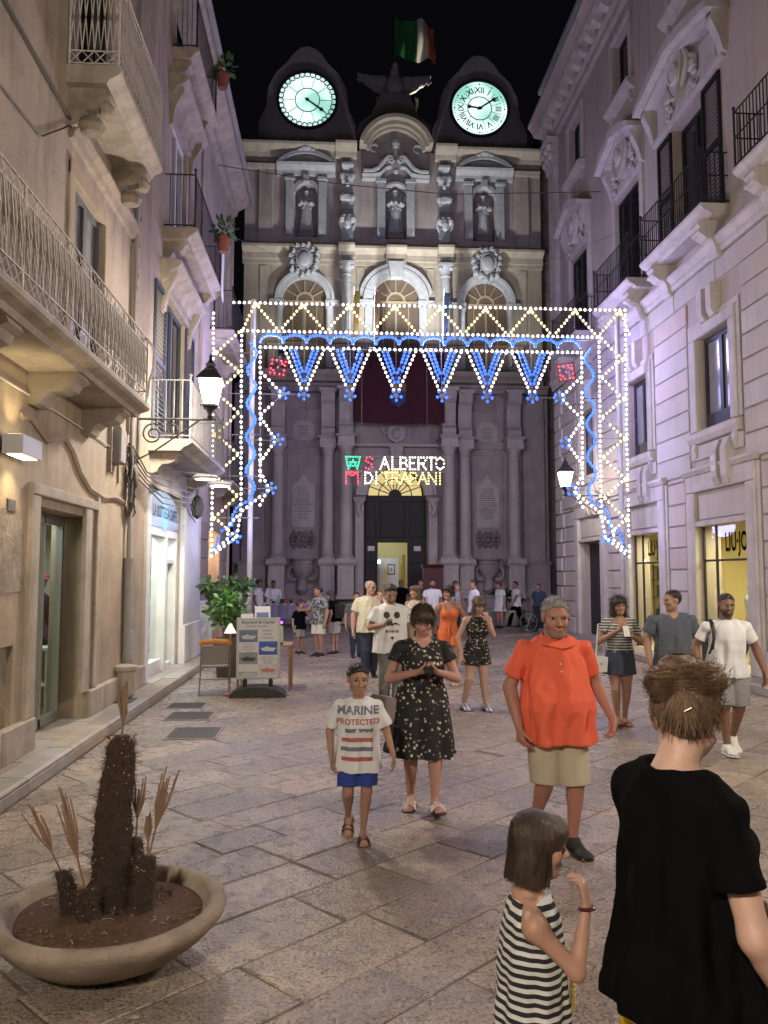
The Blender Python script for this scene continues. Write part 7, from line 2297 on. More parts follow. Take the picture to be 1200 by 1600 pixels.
def strands(hu, n, fn, m, r=.0011, seg=6, seed=1, name='hair_strands'):
    """loose hairs as thin three sided tubes following fn(u, v, t) in body units"""
    rr = random.Random(seed); b = MB()
    for i in range(n):
        u, v = rr.random(), rr.random()
        j = [rr.gauss(0, 1) for _ in range(3)]
        pts = []
        for k in range(seg + 1):
            p = fn(u, v, k / seg, j)
            pts.append(Vector(p))
        b.tube(pts, r, 3, r * .5)
    return b.build(name, m, hu.root, smooth=True, kind='stuff')

# --- woman in the foreground, seen from behind
h = Human('woman seen from behind in a loose black T-shirt with brown hair pinned up', (.895, 2.06), 116, 1.685, 'f', .0055, 'fair', .92, head=(42, 3, 3), hip=1.0, shw=.080, hs=.134, hd=.026,
          arms={'l': dict(e=(-.135, .02, .635), w=(-.145, -.08, .49)), 'r': dict(e=(.12, -.10, .63), w=(-.08, -.2, .575), d=(-1, -.2, -.1), n=(0, 1, -.3))})
h.body(); h.face('brown')
h.shirt(blackc, .475, .005, .62, .022, .046, .014, .0045, seed=4)
ym = cloth_m('yellow cotton', (.62, .44, .02), (.5, .34, .015)); h.pants(ym, .9, .006, .02, .525, 'shorts')
h.shoes(leath, soleb, 'sandal')
hb = h.hair('bun', HM['light'], 7)
def bunfn(u, v, t, j):
    hs = h.hs * h.H
    a = 2 * PI * u
    # from the hairline round the back of the head up to the knot, then round the knot
    if v < .55:
        th = -.9 + 2.7 * v / .55 + .6 * t
        p = (.395 * math.cos(a) * math.cos(th * .6) + .012 * j[0], .07 + .475 * math.sin(a) * .98, .17 + .41 * math.sin(th))
        k = t
        q = (.05 + .24 * math.cos(a * 3), .30 + .10 * j[1] * .3, .44 + .12 * math.sin(a * 3))
        x = [p[i] * (1 - k ** 1.6) + q[i] * k ** 1.6 for i in range(3)]
        # keep outside the skull
        L = math.sqrt((x[0] / .39) ** 2 + ((x[1] - .06) / .47) ** 2 + ((x[2] - .17) / .41) ** 2)
        if L < 1.0: x = [x[0] / L, (x[1] - .06) / L + .06, (x[2] - .17) / L + .17]
        if x[1] < -.2 and x[2] < .2: x[1] = -.2 + .1 * abs(j[2]) * .2
    else:
        c = [(.02, .27, .44, .345, .255, .235), (-.17, .31, .45, .23, .21, .19), (.2, .29, .41, .23, .23, .21)][int(u * 2.99)]
        b0 = (v - .55) / .45 * PI - PI / 2 + .25 * j[0]
        aa = a * 3 + t * 2.2
        x = [c[0] + c[3] * 1.03 * math.cos(b0) * math.cos(aa) + .02 * j[1] * t, c[1] + c[4] * 1.03 * math.cos(b0) * math.sin(aa), c[2] + c[5] * 1.03 * math.sin(b0) + .03 * j[2] * t]
    return h.headp(*x)
strands(h, 1500, bunfn, HM['light'], .0010, 6, 3)
def flyaway(u, v, t, j):
    a = 2 * PI * u; e = -.3 + 1.5 * v
    c = [.39 * math.cos(a) * math.cos(e), .12 + .46 * math.sin(a) * math.cos(e), .24 + .46 * math.sin(e)]
    return h.headp(*[c[i] * (1 + .16 * t * t) + .06 * t * j[i] - (.06 * t if i == 2 else 0) for i in range(3)])
strands(h, 70, flyaway, HM['light'], .0006, 5, 12, 'flyaway_strands')
h.tufts(hb, 800, .030, HM['light'], .0010, 5, .88, 1.2)
b = MB(); b.tube([h.headp(-.05, .555, .18), h.headp(.03, .57, .14)], .002, 5); b.build('hair_pin', M['alu'], h.root)

# --- little girl in stripes
gm = bpy.data.materials.new('striped jersey'); gm.use_nodes = True
nt = gm.node_tree; pb = nt.nodes['Principled BSDF']; pb.inputs['Roughness'].default_value = .9
tc_ = nt.nodes.new('ShaderNodeTexCoord'); wv = nt.nodes.new('ShaderNodeTexWave'); wv.bands_direction = 'Z'; wv.inputs['Scale'].default_value = 12.5; wv.inputs['Distortion'].default_value = .5; wv.inputs['Detail'].default_value = 0; wv.inputs['Detail Scale'].default_value = .6
cr = nt.nodes.new('ShaderNodeValToRGB'); cr.color_ramp.interpolation = 'CONSTANT'; cr.color_ramp.elements[0].color = (.010, .010, .014, 1); cr.color_ramp.elements[1].position = .52; cr.color_ramp.elements[1].color = (.52, .52, .52, 1)
nt.links.new(tc_.outputs['Object'], wv.inputs['Vector']); nt.links.new(wv.outputs['Color'], cr.inputs[0]); nt.links.new(cr.outputs[0], pb.inputs['Base Color'])
h = Human('small girl in a black and white striped dress with her hand at her mouth', (.60, 2.46), 84, 1.18, 'f', .0045, 'tan', 1., child=True, head=(2, 6, 0), hs=.150, cov=False,
          arms={'l': dict(e=(-.125, -.085, .665), w=(-.055, -.125, .792), d=(.3, .12, 1), n=(.35, 1, 0), curl=.8), 'r': dict(e=(.15, .02, .62), w=(.14, -.05, .49))})
h.body(); h.face('dark')
h.shirt(gm, .27, .014, 0, .032, .030, .012, .003, 'dress', seed=6)
dm = mat('dotted frill', (.012, .012, .016), .9)
h.skirt(dm, .22, .30, .06, 11, .010, 'frill', 3)
hb = h.hair('bob', HM['dark'], 5, vol=1.02)
def bobfn(u, v, t, j):
    a = PI * (-.18 + 1.36 * u)                       # round the head from cheek to cheek by the back
    ca, sa = math.cos(a), math.sin(a)
    s0 = .35 + .65 * v
    if t < .5:
        th = PI / 2 * (1 - t * 2 * s0) + .02 * j[0]
        r = math.cos(th); z = .17 + .425 * math.sin(th)
        x = [.41 * r * ca, .06 + .475 * r * sa, z]
    else:
        th = PI / 2 * (1 - s0); r0 = math.cos(th); k = (t - .5) * 2
        z0 = .17 + .425 * math.sin(th)
        r = r0 + (1.0 - r0) * min(1, k * 1.6) + .10 * max(0, k - .72)
        x = [.41 * r * ca, .07 + .45 * r * sa, z0 + (-.55 - .06 * j[1] * .5 - z0) * k]
    return h.headp(x[0] + .008 * j[2], x[1], x[2])
strands(h, 1300, bobfn, HM['dark'], .0010, 8, 4)
def fringe(u, v, t, j):
    a = PI * (1.18 + .64 * u)
    th = PI / 2 * (1 - .82 * t) 
    return h.headp(.41 * math.cos(th) * math.cos(a) + .01 * j[0], .05 + .50 * math.cos(th) * math.sin(a), .17 + .425 * math.sin(th) - .04 * t)
strands(h, 420, fringe, HM['dark'], .0010, 6, 9, 'fringe_strands')
h.shoes(leath, soleb, 'sandal')
b = MB(); w = h.arm['l'][1]; d = nrm(h.hand['l'][0]); c_ = [h.local(w - d * .006 + .019 * (math.cos(a) * V3(1, 0, -.2) + math.sin(a) * V3(0, 1, -.1))) for a in [2 * PI * i / 12 for i in range(13)]]
b.tube(c_, .006, 6); b.build('bracelet', mat('dark bead', (.06, .01, .012), .4), h.root, smooth=True)
b = MB(); 
for i in range(60):
    a = RND.uniform(0, 6.28); rr_ = RND.random() ** .5
    b.ball(h.local((-.055 + .022 * rr_ * math.cos(a), -.088 - .012 * abs(math.sin(a)) * 0, .585 + .042 * rr_ * math.sin(a))), .006, 5, 3)
b.build('sequin_motif', mat('gold sequins', (.55, .45, .15), .3, metal=.7), h.root, kind='stuff')

# --- man in the orange polo
om = cloth_m('orange pique', (.80, .15, .085), (.72, .125, .07), bump=.3, bscale=110)
h = Human('heavy grey haired man in an orange polo shirt and beige shorts walking forward', (1.555, 5.62), 6, 1.75, 'm', .0062, 'red', 1.24, belly=.52, shw=.124, hs=.148, hd=.012, head=(-10, 8, 0),
          arms={'l': dict(e=(-.182, .03, .635), w=(-.175, -.06, .495), d=(.1, -.25, -1), n=(1, .1, 0), curl=.6), 'r': dict(e=(.192, .055, .645), w=(.235, -.01, .51), d=(-.05, -.2, -1), n=(-1, -.1, 0), curl=.7)},
          legs={'r': dict(k=(.058, -.055, .285), a=(.05, -.03, .045), t=(.15, -1, -.03)), 'l': dict(k=(-.05, -.02, .285), a=(-.06, .11, .075), t=(-.05, -.9, -.45))})
h.body(); h.face('grey')
sh = h.shirt(om, .425, .014, .70, .004, .040, .012, .005, 'polo_shirt', seed=8)
b = MB(); nb = h.neckb * h.H; H = h.H
for sg in (-1, 1):
    g_ = []
    for i in range(9):
        a = PI * i / 8
        x, y = sg * .043 * H * math.sin(a) * 1.05, .046 * H * math.cos(a) - .012 * H
        k = i / 8
        g_.append([(nb[0] + x * 1.0, nb[1] + y, nb[2] + (.030 - .036 * k) * H), (nb[0] + x * 1.2, nb[1] + y * 1.15 - .006, nb[2] + (.036 - .036 * k) * H), (nb[0] + x * (1.5 + .5 * k), nb[1] + y * 1.45 - .022, nb[2] + (.012 - .044 * k) * H)])
    b.sheet(g_)
b.build('collar', om, h.root, smooth=80)
b = MB(); project(sh, b, grid_shape(lambda x, z: abs(x + .02 + (z - 1.33) * -.1) < .016, -.08, .06, 1.22, 1.37, .008), .004); b.build('placket', om, h.root)
b = MB()
for z in (1.24, 1.29): project(sh, b, grid_shape(lambda x, q: (x + .02) ** 2 + (q - z) ** 2 < .00004, -.03, 0, z - .01, z + .01, .003), .007)
b.build('buttons', mat('pale button', (.6, .5, .45), .4), h.root)
h.pants(beige, 1.10, .010, .020, .56, 'shorts', 4)
h.shoes(shoeb, soleb)
ho = h.hair('short', HM['grey'], 3, vol=.8); h.tufts(ho, 2200, .022, HM['grey'], .0012, 2, .7, .5); h.beard(HM['stubble'])

# --- boy in the printed T-shirt
h = Human('boy in a white printed T-shirt and blue shorts walking forward', (.175, 5.92), -4, 1.25, 'm', .0052, 'tan', .95, child=True, head=(14, 6, 0),
          arms={'l': dict(e=(-.168, .03, .605), w=(-.15, -.045, .46), d=(.15, -.3, -1), n=(1, 0, 0), curl=.6), 'r': dict(e=(.165, .04, .61), w=(.205, -.0, .475), d=(.1, -.15, -1), n=(-1, 0, 0))},
          legs={'l': dict(k=(-.055, -.05, .275), a=(-.06, .09, .10), t=(-.05, -.75, -.7)), 'r': dict(k=(.05, -.03, .28), a=(.03, -.02, .045), t=(.12, -1, -.04))})
h.body(); h.face('dark')
sh = h.shirt(white_t, .395, .022, .78, .012, .034, .016, .0035, 'printed_shirt', seed=2)
pr_b = mat('print blue grey', (.16, .17, .24), .9); pr_r = mat('print dull red', (.40, .12, .12), .9); pr_w = mat('print white', (.7, .7, .7), .9)
H = h.H
def ptext(t, size, z, m, x=0, nm='lettering', off=.004, sx=1):
    b = MB(); v, f = text_flat(t, size, x, z, sx, bold=size * .03)
    project(sh, b, (v, f), off); b.build(nm, m, h.root)
ptext('MARINE', .085, .925, pr_b); ptext('PROTECTED', .056, .845, pr_r)
for z, m_, x0 in ((.785, pr_b, -.09), (.722, pr_r, -.115), (.660, pr_b, -.12), (.592, pr_r, -.115)):
    b = MB(); project(sh, b, grid_shape(lambda x, q: abs(q - z) < .0125, x0, .115, z - .02, z + .02, .007), .003); b.build('printed_stripe', m_, h.root)
ptext('Area', .085, .765, pr_w, .055, off=.009)
bl = cloth_m('blue shorts', (.035, .065, .30)); h.pants(bl, .86, .016, .03, .55, 'shorts', 6)
h.shoes(leath, mat('cork sole', (.16, .09, .05), .8), 'sandal')
ho = h.hair('short', HM['black'], 4, vol=.7); h.tufts(ho, 1500, .014, HM['black'], .0012, 3, .7)

# --- woman in the floral dress, with phone and bag
fm_ = bpy.data.materials.new('floral print'); fm_.use_nodes = True
nt = fm_.node_tree; pb = nt.nodes['Principled BSDF']; pb.inputs['Roughness'].default_value = .85
tc_ = nt.nodes.new('ShaderNodeTexCoord'); vo = nt.nodes.new('ShaderNodeTexVoronoi'); vo.inputs['Scale'].default_value = 26; vo.inputs['Randomness'].default_value = 1
nz = nt.nodes.new('ShaderNodeTexNoise'); nz.inputs['Scale'].default_value = 9
ad = nt.nodes.new('ShaderNodeMath'); ad.operation = 'MULTIPLY_ADD'; ad.inputs[1].default_value = .75; 
cr = nt.nodes.new('ShaderNodeValToRGB'); cr.color_ramp.interpolation = 'CONSTANT'
cr.color_ramp.elements[0].color = (.62, .58, .5, 1); cr.color_ramp.elements[1].position = .68; cr.color_ramp.elements[1].color = (.010, .010, .012, 1)
e_ = cr.color_ramp.elements.new(.56); e_.color = (.2, .19, .15, 1)
nt.links.new(tc_.outputs['Object'], vo.inputs['Vector']); nt.links.new(tc_.outputs['Object'], nz.inputs['Vector']); nt.links.new(nz.outputs['Fac'], ad.inputs[0]); nt.links.new(vo.outputs['Distance'], ad.inputs[2]); nt.links.new(ad.outputs[0], cr.inputs[0]); nt.links.new(cr.outputs[0], pb.inputs['Base Color'])
h = Human('woman in a black flowered dress looking down at her phone', (.725, 6.62), 0, 1.655, 'f', .0065, 'pink', 1.18, head=(-6, 26, 0), hip=1.08, shw=.112, bust=1.15,
          arms={'l': dict(e=(-.165, .0, .635), w=(-.045, -.165, .685), d=(.8, -.4, .15), n=(.0, .3, 1), curl=.75), 'r': dict(e=(.17, .0, .635), w=(.055, -.165, .685), d=(-.8, -.4, .15), n=(0, .3, 1), curl=.75)},
          legs={'l': dict(k=(-.06, .0, .285), a=(-.055, .06, .048), t=(-.25, -1, -.05)), 'r': dict(k=(.055, -.06, .285), a=(.05, -.07, .06), t=(.1, -.95, .12))})
h.body(); h.face('dark')
h.shirt(fm_, .56, .010, .42, 0, .046, .016, .0025, 'dress_top', vneck=.045, seed=5)
h.skirt(fm_, .265, .66, .052, 7, .014, 'dress_skirt', 4, (-.014, .004))
h.shoes(shoew, leath, 'sandal')
h.hair('cap', HM['dark'], 6, vol=1.06)
def capfn(u, v, t, j):
    a = 2 * PI * u; front = max(0, -math.sin(a))
    th = PI / 2 - (1.15 + .5 * v - .45 * front) * t
    r = math.cos(th)
    return h.headp(.425 * r * math.cos(a) + .01 * j[0] * t, .06 + .485 * r * math.sin(a), .17 + .435 * math.sin(th) + .012 * j[1] * t)
strands(h, 700, capfn, HM['dark'], .0013, 6, 4)
thing_box('phone', 'dark phone held in both hands by the woman in the flowered dress', 'phone', h.world((.004, -.215, .712)), (.075, .15, .010), M['black'], (.5, 0, 0))
bag_obj('mauve grey handbag hanging from the arm of the woman in the flowered dress', h.world((-.205, -.0, .47)), .30, .27, .11, mat('mauve leather', (.30, .25, .26), .6), .15, tilt=.25, strap=[(-.05, 0, .12), (-.01, 0, .3), (.06, 0, .32), (.08, 0, .12)])

# --- middle distance ------------------------------------------------
h = Human('man in a white T-shirt printed with a moustached skull looking at his phone', (.82, 11.7), 2, 1.76, 'm', .0085, 'olive', 1.12, belly=.2, head=(0, 26, 0),
          arms={'l': dict(e=(-.17, .01, .645), w=(-.07, -.15, .675), d=(.7, -.5, .2), n=(0, .3, 1), curl=.9), 'r': dict(e=(.17, .02, .64), w=(.165, -.06, .50))},
          legs={'l': dict(a=(-.055, .04, .045)), 'r': dict(k=(.055, -.04, .285), a=(.05, -.03, .045))})
h.body(); h.face('dark')
sh = h.shirt(white_t, .44, .02, .6, .008, .036, .016, .0035, seed=9)
H = h.H
def skull(x, z):
    z -= 1.16
    if ((abs(x) - .075) / .045) ** 2 + ((z - .16) / .05) ** 2 < 1: return True
    if abs(z - .02 - .02 * math.sin(abs(x) * 30)) < .016 - abs(x) * .08 and abs(x) < .12: return True
    if abs(z + .07) < .006 and abs(x) < .1: return True
    if abs(z + .07) < .024 and (abs(x) < .1) and (abs(x) * 50) % 1.0 < .4: return True
    return z < -.14 and z > -.2 and abs(x) < .028 * (z + .2) / .06
b = MB(); project(sh, b, grid_shape(skull, -.14, .14, .94, 1.40, .007), .004); b.build('skull_print', mat('print black', (.05, .045, .045), .9), h.root)
h.pants(cloth_m('grey green trousers', (.17, .18, .15)), .9, .012, .015, .56, 'trousers', 3, long=True)
h.shoes(shoeb, solew); ho = h.hair('short', HM['black'], 5, vol=.7); h.tufts(ho, 900, .022, HM['black'], .002); h.beard(HM['beard'])
thing_box('phone', 'phone in the hand of the man in the skull T-shirt', 'phone', h.world((-.03, -.20, .70)), (.075, .15, .01), M['black'], (.5, 0, 0))

h = Human('balding man with glasses in a cream shirt and jeans, hand to his mouth', (.66, 14.9), 6, 1.80, 'm', .009, 'pink', 1.08, belly=.2, head=(42, 4, 0),
          arms={'r': dict(e=(.15, -.07, .665), w=(.09, -.14, .80), d=(-.1, .05, 1), n=(-.4, 1, 0), curl=.6), 'l': dict(e=(-.17, .02, .64), w=(-.18, -.01, .49))},
          legs={'l': dict(k=(-.05, -.03, .285), a=(-.05, .02, .045)), 'r': dict(k=(.05, -.01, .285), a=(.045, .09, .07), t=(.1, -.9, -.4))})
h.body(); h.face('grey', glasses=True)
h.shirt(cloth_m('cream shirt', (.58, .54, .43)), .47, .018, .72, .004, .04, .018, .0035, seed=12)
h.pants(jeans, .9, .012, .014, .56, 'jeans', 3, long=True); h.shoes(shoeb, solew); h.hair('balding', HM['grey'], 5)

oc = cloth_m('orange crepe', (.62, .16, .065), (.52, .13, .05))
h = Human('young woman in an orange playsuit looking to the side', (1.98, 13.9), 10, 1.715, 'f', .009, 'tan', .98, head=(-58, 2, 0), cov=False,
          arms={'l': dict(e=(-.165, .04, .655), w=(-.205, -.04, .53)), 'r': dict(e=(.205, .06, .665), w=(.14, -.03, .575), d=(-.6, -.2, -.5), n=(-.6, 0, .6))},
          legs={'r': dict(k=(.05, -.05, .285), a=(.03, -.05, .045)), 'l': dict(k=(-.05, 0, .285), a=(-.04, .09, .06), t=(0, -.9, -.3))})
h.body(); h.face('dark')
h.shirt(oc, .56, .007, -1, 0, .05, name='playsuit_top', z1=.745, wr=.0025, seed=3)
b = MB(); H = h.H
for sg in (-1, 1): b = MB(); b.tube([(sg * .05 * H, -.068 * H, .735 * H), (sg * .062 * H, -.03 * H, .83 * H), (sg * .058 * H, .03 * H, .83 * H), (sg * .045 * H, .06 * H, .74 * H)], .006, 5); b.build('strap', oc, h.root, smooth=True)
b = MB()
b.tube([(-.02 * H, -.085 * H, .60 * H), (-.03 * H, -.10 * H, .55 * H), (-.04 * H, -.10 * H, .5 * H)], .02, 6); b.tube([(-.015 * H, -.085 * H, .6 * H), (.01 * H, -.10 * H, .55 * H), (.015 * H, -.10 * H, .51 * H)], .02, 6); b.ball((-.015 * H, -.088 * H, .6 * H), .03, 8)
b.build('bow', oc, h.root, smooth=True)
h.pants(oc, .55, .016, .045, .63, 'playsuit_shorts', 4); h.shoes(solew, leath, 'sandal'); h.hair('cap', HM['dark'], 3, vol=.97)

pm = bpy.data.materials.new('ethnic print'); pm.use_nodes = True
nt = pm.node_tree; pb = nt.nodes['Principled BSDF']; pb.inputs['Roughness'].default_value = .9
tc_ = nt.nodes.new('ShaderNodeTexCoord'); mp_ = nt.nodes.new('ShaderNodeMapping'); mp_.inputs['Scale'].default_value = (1, 1, 2.2); vo = nt.nodes.new('ShaderNodeTexVoronoi'); vo.inputs['Scale'].default_value = 16; vo.distance = 'MANHATTAN'
cr = nt.nodes.new('ShaderNodeValToRGB'); cr.color_ramp.interpolation = 'CONSTANT'; cr.color_ramp.elements[0].color = (.5, .48, .42, 1); cr.color_ramp.elements[1].position = .42; cr.color_ramp.elements[1].color = (.014, .013, .015, 1); e_ = cr.color_ramp.elements.new(.30); e_.color = (.06, .06, .06, 1); e_ = cr.color_ramp.elements.new(.36); e_.color = (.42, .4, .36, 1)
nt.links.new(tc_.outputs['Object'], mp_.inputs[0]); nt.links.new(mp_.outputs[0], vo.inputs['Vector']); nt.links.new(vo.outputs['Distance'], cr.inputs[0]); nt.links.new(cr.outputs[0], pb.inputs['Base Color'])
h = Human('girl in a black and white patterned playsuit, head bowed, hand at her face', (2.0, 11.3), 8, 1.60, 'f', .008, 'fair', .96, head=(4, 30, 0), cov=False, lean=(.0, .05),
          arms={'r': dict(e=(.125, -.10, .66), w=(.045, -.17, .795), d=(-.2, .0, 1), n=(-.3, 1, 0), curl=.8), 'l': dict(e=(-.165, .0, .635), w=(-.145, -.04, .485))},
          legs={'l': dict(k=(-.075, -.03, .285), a=(-.10, .06, .05), t=(.1, -1, -.1)), 'r': dict(k=(.06, -.02, .285), a=(.075, -.02, .045), t=(.1, -1, -.05))})
h.body(); h.face('dark')
h.shirt(pm, .52, .010, 0, .004, .036, name='playsuit_top', seed=4); h.pants(pm, .5, .014, .035, .6, 'playsuit_shorts', 4); h.shoes(silver, soleb); h.hair('long', HM['brown'], 4, vol=.98)

sm = bpy.data.materials.new('grey striped knit'); sm.use_nodes = True
nt = sm.node_tree; pb = nt.nodes['Principled BSDF']; pb.inputs['Roughness'].default_value = .9
tc_ = nt.nodes.new('ShaderNodeTexCoord'); wv = nt.nodes.new('ShaderNodeTexWave'); wv.bands_direction = 'Z'; wv.inputs['Scale'].default_value = 9; cr = nt.nodes.new('ShaderNodeValToRGB'); cr.color_ramp.interpolation = 'CONSTANT'; cr.color_ramp.elements[0].color = (.10, .105, .11, 1); cr.color_ramp.elements[1].position = .72; cr.color_ramp.elements[1].color = (.55, .55, .53, 1)
nt.links.new(tc_.outputs['Object'], wv.inputs['Vector']); nt.links.new(wv.outputs['Color'], cr.inputs[0]); nt.links.new(cr.outputs[0], pb.inputs['Base Color'])
h = Human('woman with long curly hair in a striped off-shoulder top and denim skirt', (3.62, 10.05), -6, 1.64, 'f', .0075, 'tan', 1.05, head=(2, 12, 0), bust=1.1,
          arms={'l': dict(e=(-.165, -.01, .64), w=(-.04, -.17, .745), d=(.6, -.1, .7), n=(.2, .6, .2), curl=.6), 'r': dict(e=(.17, .0, .635), w=(.045, -.17, .70), d=(-.7, -.3, .4), n=(0, .4, 1), curl=.9)},
          legs={'l': dict(k=(-.045, -.03, .285), a=(-.03, .0, .06), t=(-.1, -.95, .05)), 'r': dict(k=(.045, .0, .285), a=(.035, .05, .045), t=(.2, -1, -.05))})
h.body(); h.face('dark')
h.shirt(sm, .565, .009, .5, 0, .075, .012, .0022, 'off_shoulder_top', z1=.785, seed=4)
h.skirt(cloth_m('denim', (.06, .075, .11), (.035, .045, .07), sc=12), .395, .58, .022, 5, .004, 'denim_skirt', 2)
h.shoes(mat('coral sandal', (.45, .12, .09), .6), soleb, 'sandal'); h.hair('curly', HM['dark'], 4, vol=1.04)
c = h.world((-.165, -.03, .47))
bag_obj('white shoulder bag at the hip of the woman in the striped top', c, .22, .19, .09, mat('white leather', (.55, .55, .56), .5), .2, strap=[(-.05, 0, .09), (.0, .02, .5), (.10, .06, .52), (.06, 0, .09)])
thing_box('phone', 'pale phone held by the woman in the striped top', 'phone', h.world((.0, -.215, .735)), (.075, .012, .14), M['white'], (-.5, 0, 0))

h = Human('man in a grey blue T-shirt and beige shorts turning his head away to the left', (4.1, 9.55), -8, 1.715, 'm', .0075, 'tan', 1.1, belly=.15, head=(-72, 4, 0), shw=.128,
          arms={'l': dict(e=(-.175, .03, .64), w=(-.17, -.03, .49)), 'r': dict(e=(.18, .04, .64), w=(.15, -.06, .51))},
          legs={'l': dict(k=(-.05, -.06, .29), a=(-.05, -.02, .045)), 'r': dict(k=(.05, 0, .285), a=(.05, .10, .07), t=(.1, -.9, -.4))})
h.body(); h.face('dark')
h.shirt(cloth_m('blue grey cotton', (.10, .115, .145), (.08, .092, .12)), .465, .02, .6, .006, .04, .018, .004, seed=15, vneck=.02)
h.pants(beige, .95, .016, .03, .56, 'shorts', 4); h.shoes(shoeb, solew); ho = h.hair('short', HM['black'], 4, vol=.5); h.tufts(ho, 900, .018, HM['black'], .002)

h = Human('bearded man in white T-shirt and grey shorts with a backpack by the lit shop', (4.22, 8.45), -6, 1.70, 'm', .0068, 'brown', .96, head=(-4, 8, 0), shw=.124,
          arms={'l': dict(e=(-.185, .05, .645), w=(-.165, -.02, .50)), 'r': dict(e=(.195, .03, .645), w=(.225, -.02, .505))},
          legs={'l': dict(k=(-.05, -.05, .285), a=(-.03, -.03, .05), t=(.05, -1, .05)), 'r': dict(k=(.065, .0, .285), a=(.06, .11, .085), t=(.05, -.85, -.55))})
h.body(); h.face('black')
h.shirt(white_t, .475, .012, .58, .002, .042, .012, .0038, seed=16); h.pants(greys, .93, .014, .026, .56, 'shorts', 4, wr=.004)
b = MB(); H = h.H; b.tube([(-.01 * H, -.087 * H, .535 * H), (-.015 * H, -.095 * H, .48 * H)], .006, 5); b.tube([(.012 * H, -.087 * H, .535 * H), (.018 * H, -.095 * H, .475 * H)], .006, 5); b.build('drawstring', M['white'], h.root)
h.shoes(shoew, solew); ho = h.hair('short', HM['black'], 4, vol=.45); h.tufts(ho, 1100, .016, HM['black'], .0016); h.beard(HM['beard'])
bp = empty('backpack', h.world((0, .1, .65)), h.root.rotation_euler[2], label='black backpack worn by the bearded man in the white T-shirt', cat='backpack')
b = MB(); b.bbox(-.16, .16, -.02, .17, -.22, .22, .04); b.build('pack', M['black'], bp)
H = h.H
for sg in (-1, 1):
    g_ = []; b = MB()
    for y, z in ((-.02, .18), (-.05, .285), (-.12, .31), (-.19, .28), (-.243, .20), (-.255, .10), (-.245, .0), (-.17, -.06)):
        x = sg * (.155 + .02 * (z < .1)); g_.append([(x - .028, y, z), (x, y - .012, z + .008), (x + .028, y, z)])
    b.sheet(g_); b.build('shoulder_strap', M['black'], bp, smooth=80)

# --- farther groups -------------------------------------------------
def far(label, x, y, rot, H, sex, top, bottom, hair='short', hm='black', sk='tan', kind='shorts', child=False, res=.0125, head=(0, 0, 0), arms={}, legs={}, girth=1., ends=None, group=None, sleeve=.6, beard=False, lean=(0, 0)):
    h = Human(label, (x, y), rot, H, sex, res, sk, girth, child=child, head=head, arms=arms, legs=legs, lean=lean, cov=sleeve > 0)
    h.body()
    h.shirt(top, .46 if sex == 'm' else .5, .018, sleeve, .006, .036, .014, .004, seed=int(x * 7 + y))
    if kind == 'shorts': h.pants(bottom, ends or .85, .014, .03, .56, 'shorts')
    elif kind == 'trousers': h.pants(bottom, .9, .012, .014, .56, 'trousers', long=True)
    else: h.skirt(bottom, .36, .58, .04, 7, .01, 'skirt')
    h.shoes(shoeb, solew); h.hair(hair, HM[hm], 3)
    if beard: h.beard(HM['beard'])
    return h
wsh = cloth_m('white shorts', (.62, .60, .56))
navyp = mat('navy palm print', (.02, .022, .035), .9, (.30, .32, .30), 16, .16)
far('boy in a black T-shirt and grey shorts facing the man in the navy patterned shirt', -.84, 19.5, 40, 1.29, 'm', blackc, greys, child=True, head=(35, 5, 0), arms={'r': dict(e=(.13, -.06, .64), w=(.1, -.17, .62), d=(.2, -1, 0), n=(0, 0, 1))})
far('man in a navy patterned shirt and white shorts handing something to a boy', -.36, 18.9, -50, 1.64, 'm', navyp, wsh, head=(-25, 4, 0), arms={'l': dict(e=(-.15, -.07, .65), w=(-.13, -.22, .655), d=(0, -1, .1), n=(1, 0, 0))})
fw = far('woman with long dark hair and white shorts carrying a black backpack', .0, 19.4, -120, 1.53, 'f', blackc, wsh, 'long', 'dark', 'fair', head=(20, 12, 0), ends=.8, lean=(0, .04))
thing_box('backpack', 'small black backpack on the back of the long haired woman in white shorts', 'backpack', fw.world((0, .10, .68)), (.26, .13, .34), M['black'], (0, 0, math.radians(-120)))
far('person in a dark cap half hidden behind the balding man', .50, 18.6, 10, 1.50, 'm', cloth_m('grey top', (.12, .12, .13)), jeans, 'short', 'black', 'tan', kind='trousers')
far('woman with wavy brown hair and bare shoulders behind the skull T-shirt man', 1.55, 15.3, -30, 1.70, 'f', cloth_m('cream top', (.52, .45, .38)), jeans, 'long', 'brown', 'tan', kind='trousers', head=(-30, 0, 0), sleeve=-1, res=.010)
far('bearded man in a white T-shirt standing beside the right door columns', 2.98, 24.4, 5, 1.76, 'm', white_t, greys, 'crop', 'black', 'tan', beard=True)
far('woman with long black hair and a pink top near the palace steps', 3.72, 24.6, -10, 1.72, 'f', cloth_m('pink top', (.5, .28, .3)), cloth_m('red skirt', (.35, .05, .06)), 'long', 'black', 'tan', kind='skirt', sleeve=0)
far('man in a white shirt in profile talking to another near the palace', 4.06, 23.2, -80, 1.75, 'm', white_t, jeans, 'short', 'dark', 'pink', kind='trousers')
far('man in a pale blue shirt facing the man in the white shirt', 3.62, 23.9, 70, 1.66, 'm', cloth_m('pale blue', (.36, .4, .48)), jeans, 'short', 'light', 'pink', kind='trousers')
far('woman in a white dress beside the stone plant pot at the palace', 5.9, 28.4, -60, 1.66, 'f', white_t, white_t, 'cap', 'light', 'pink', kind='skirt')
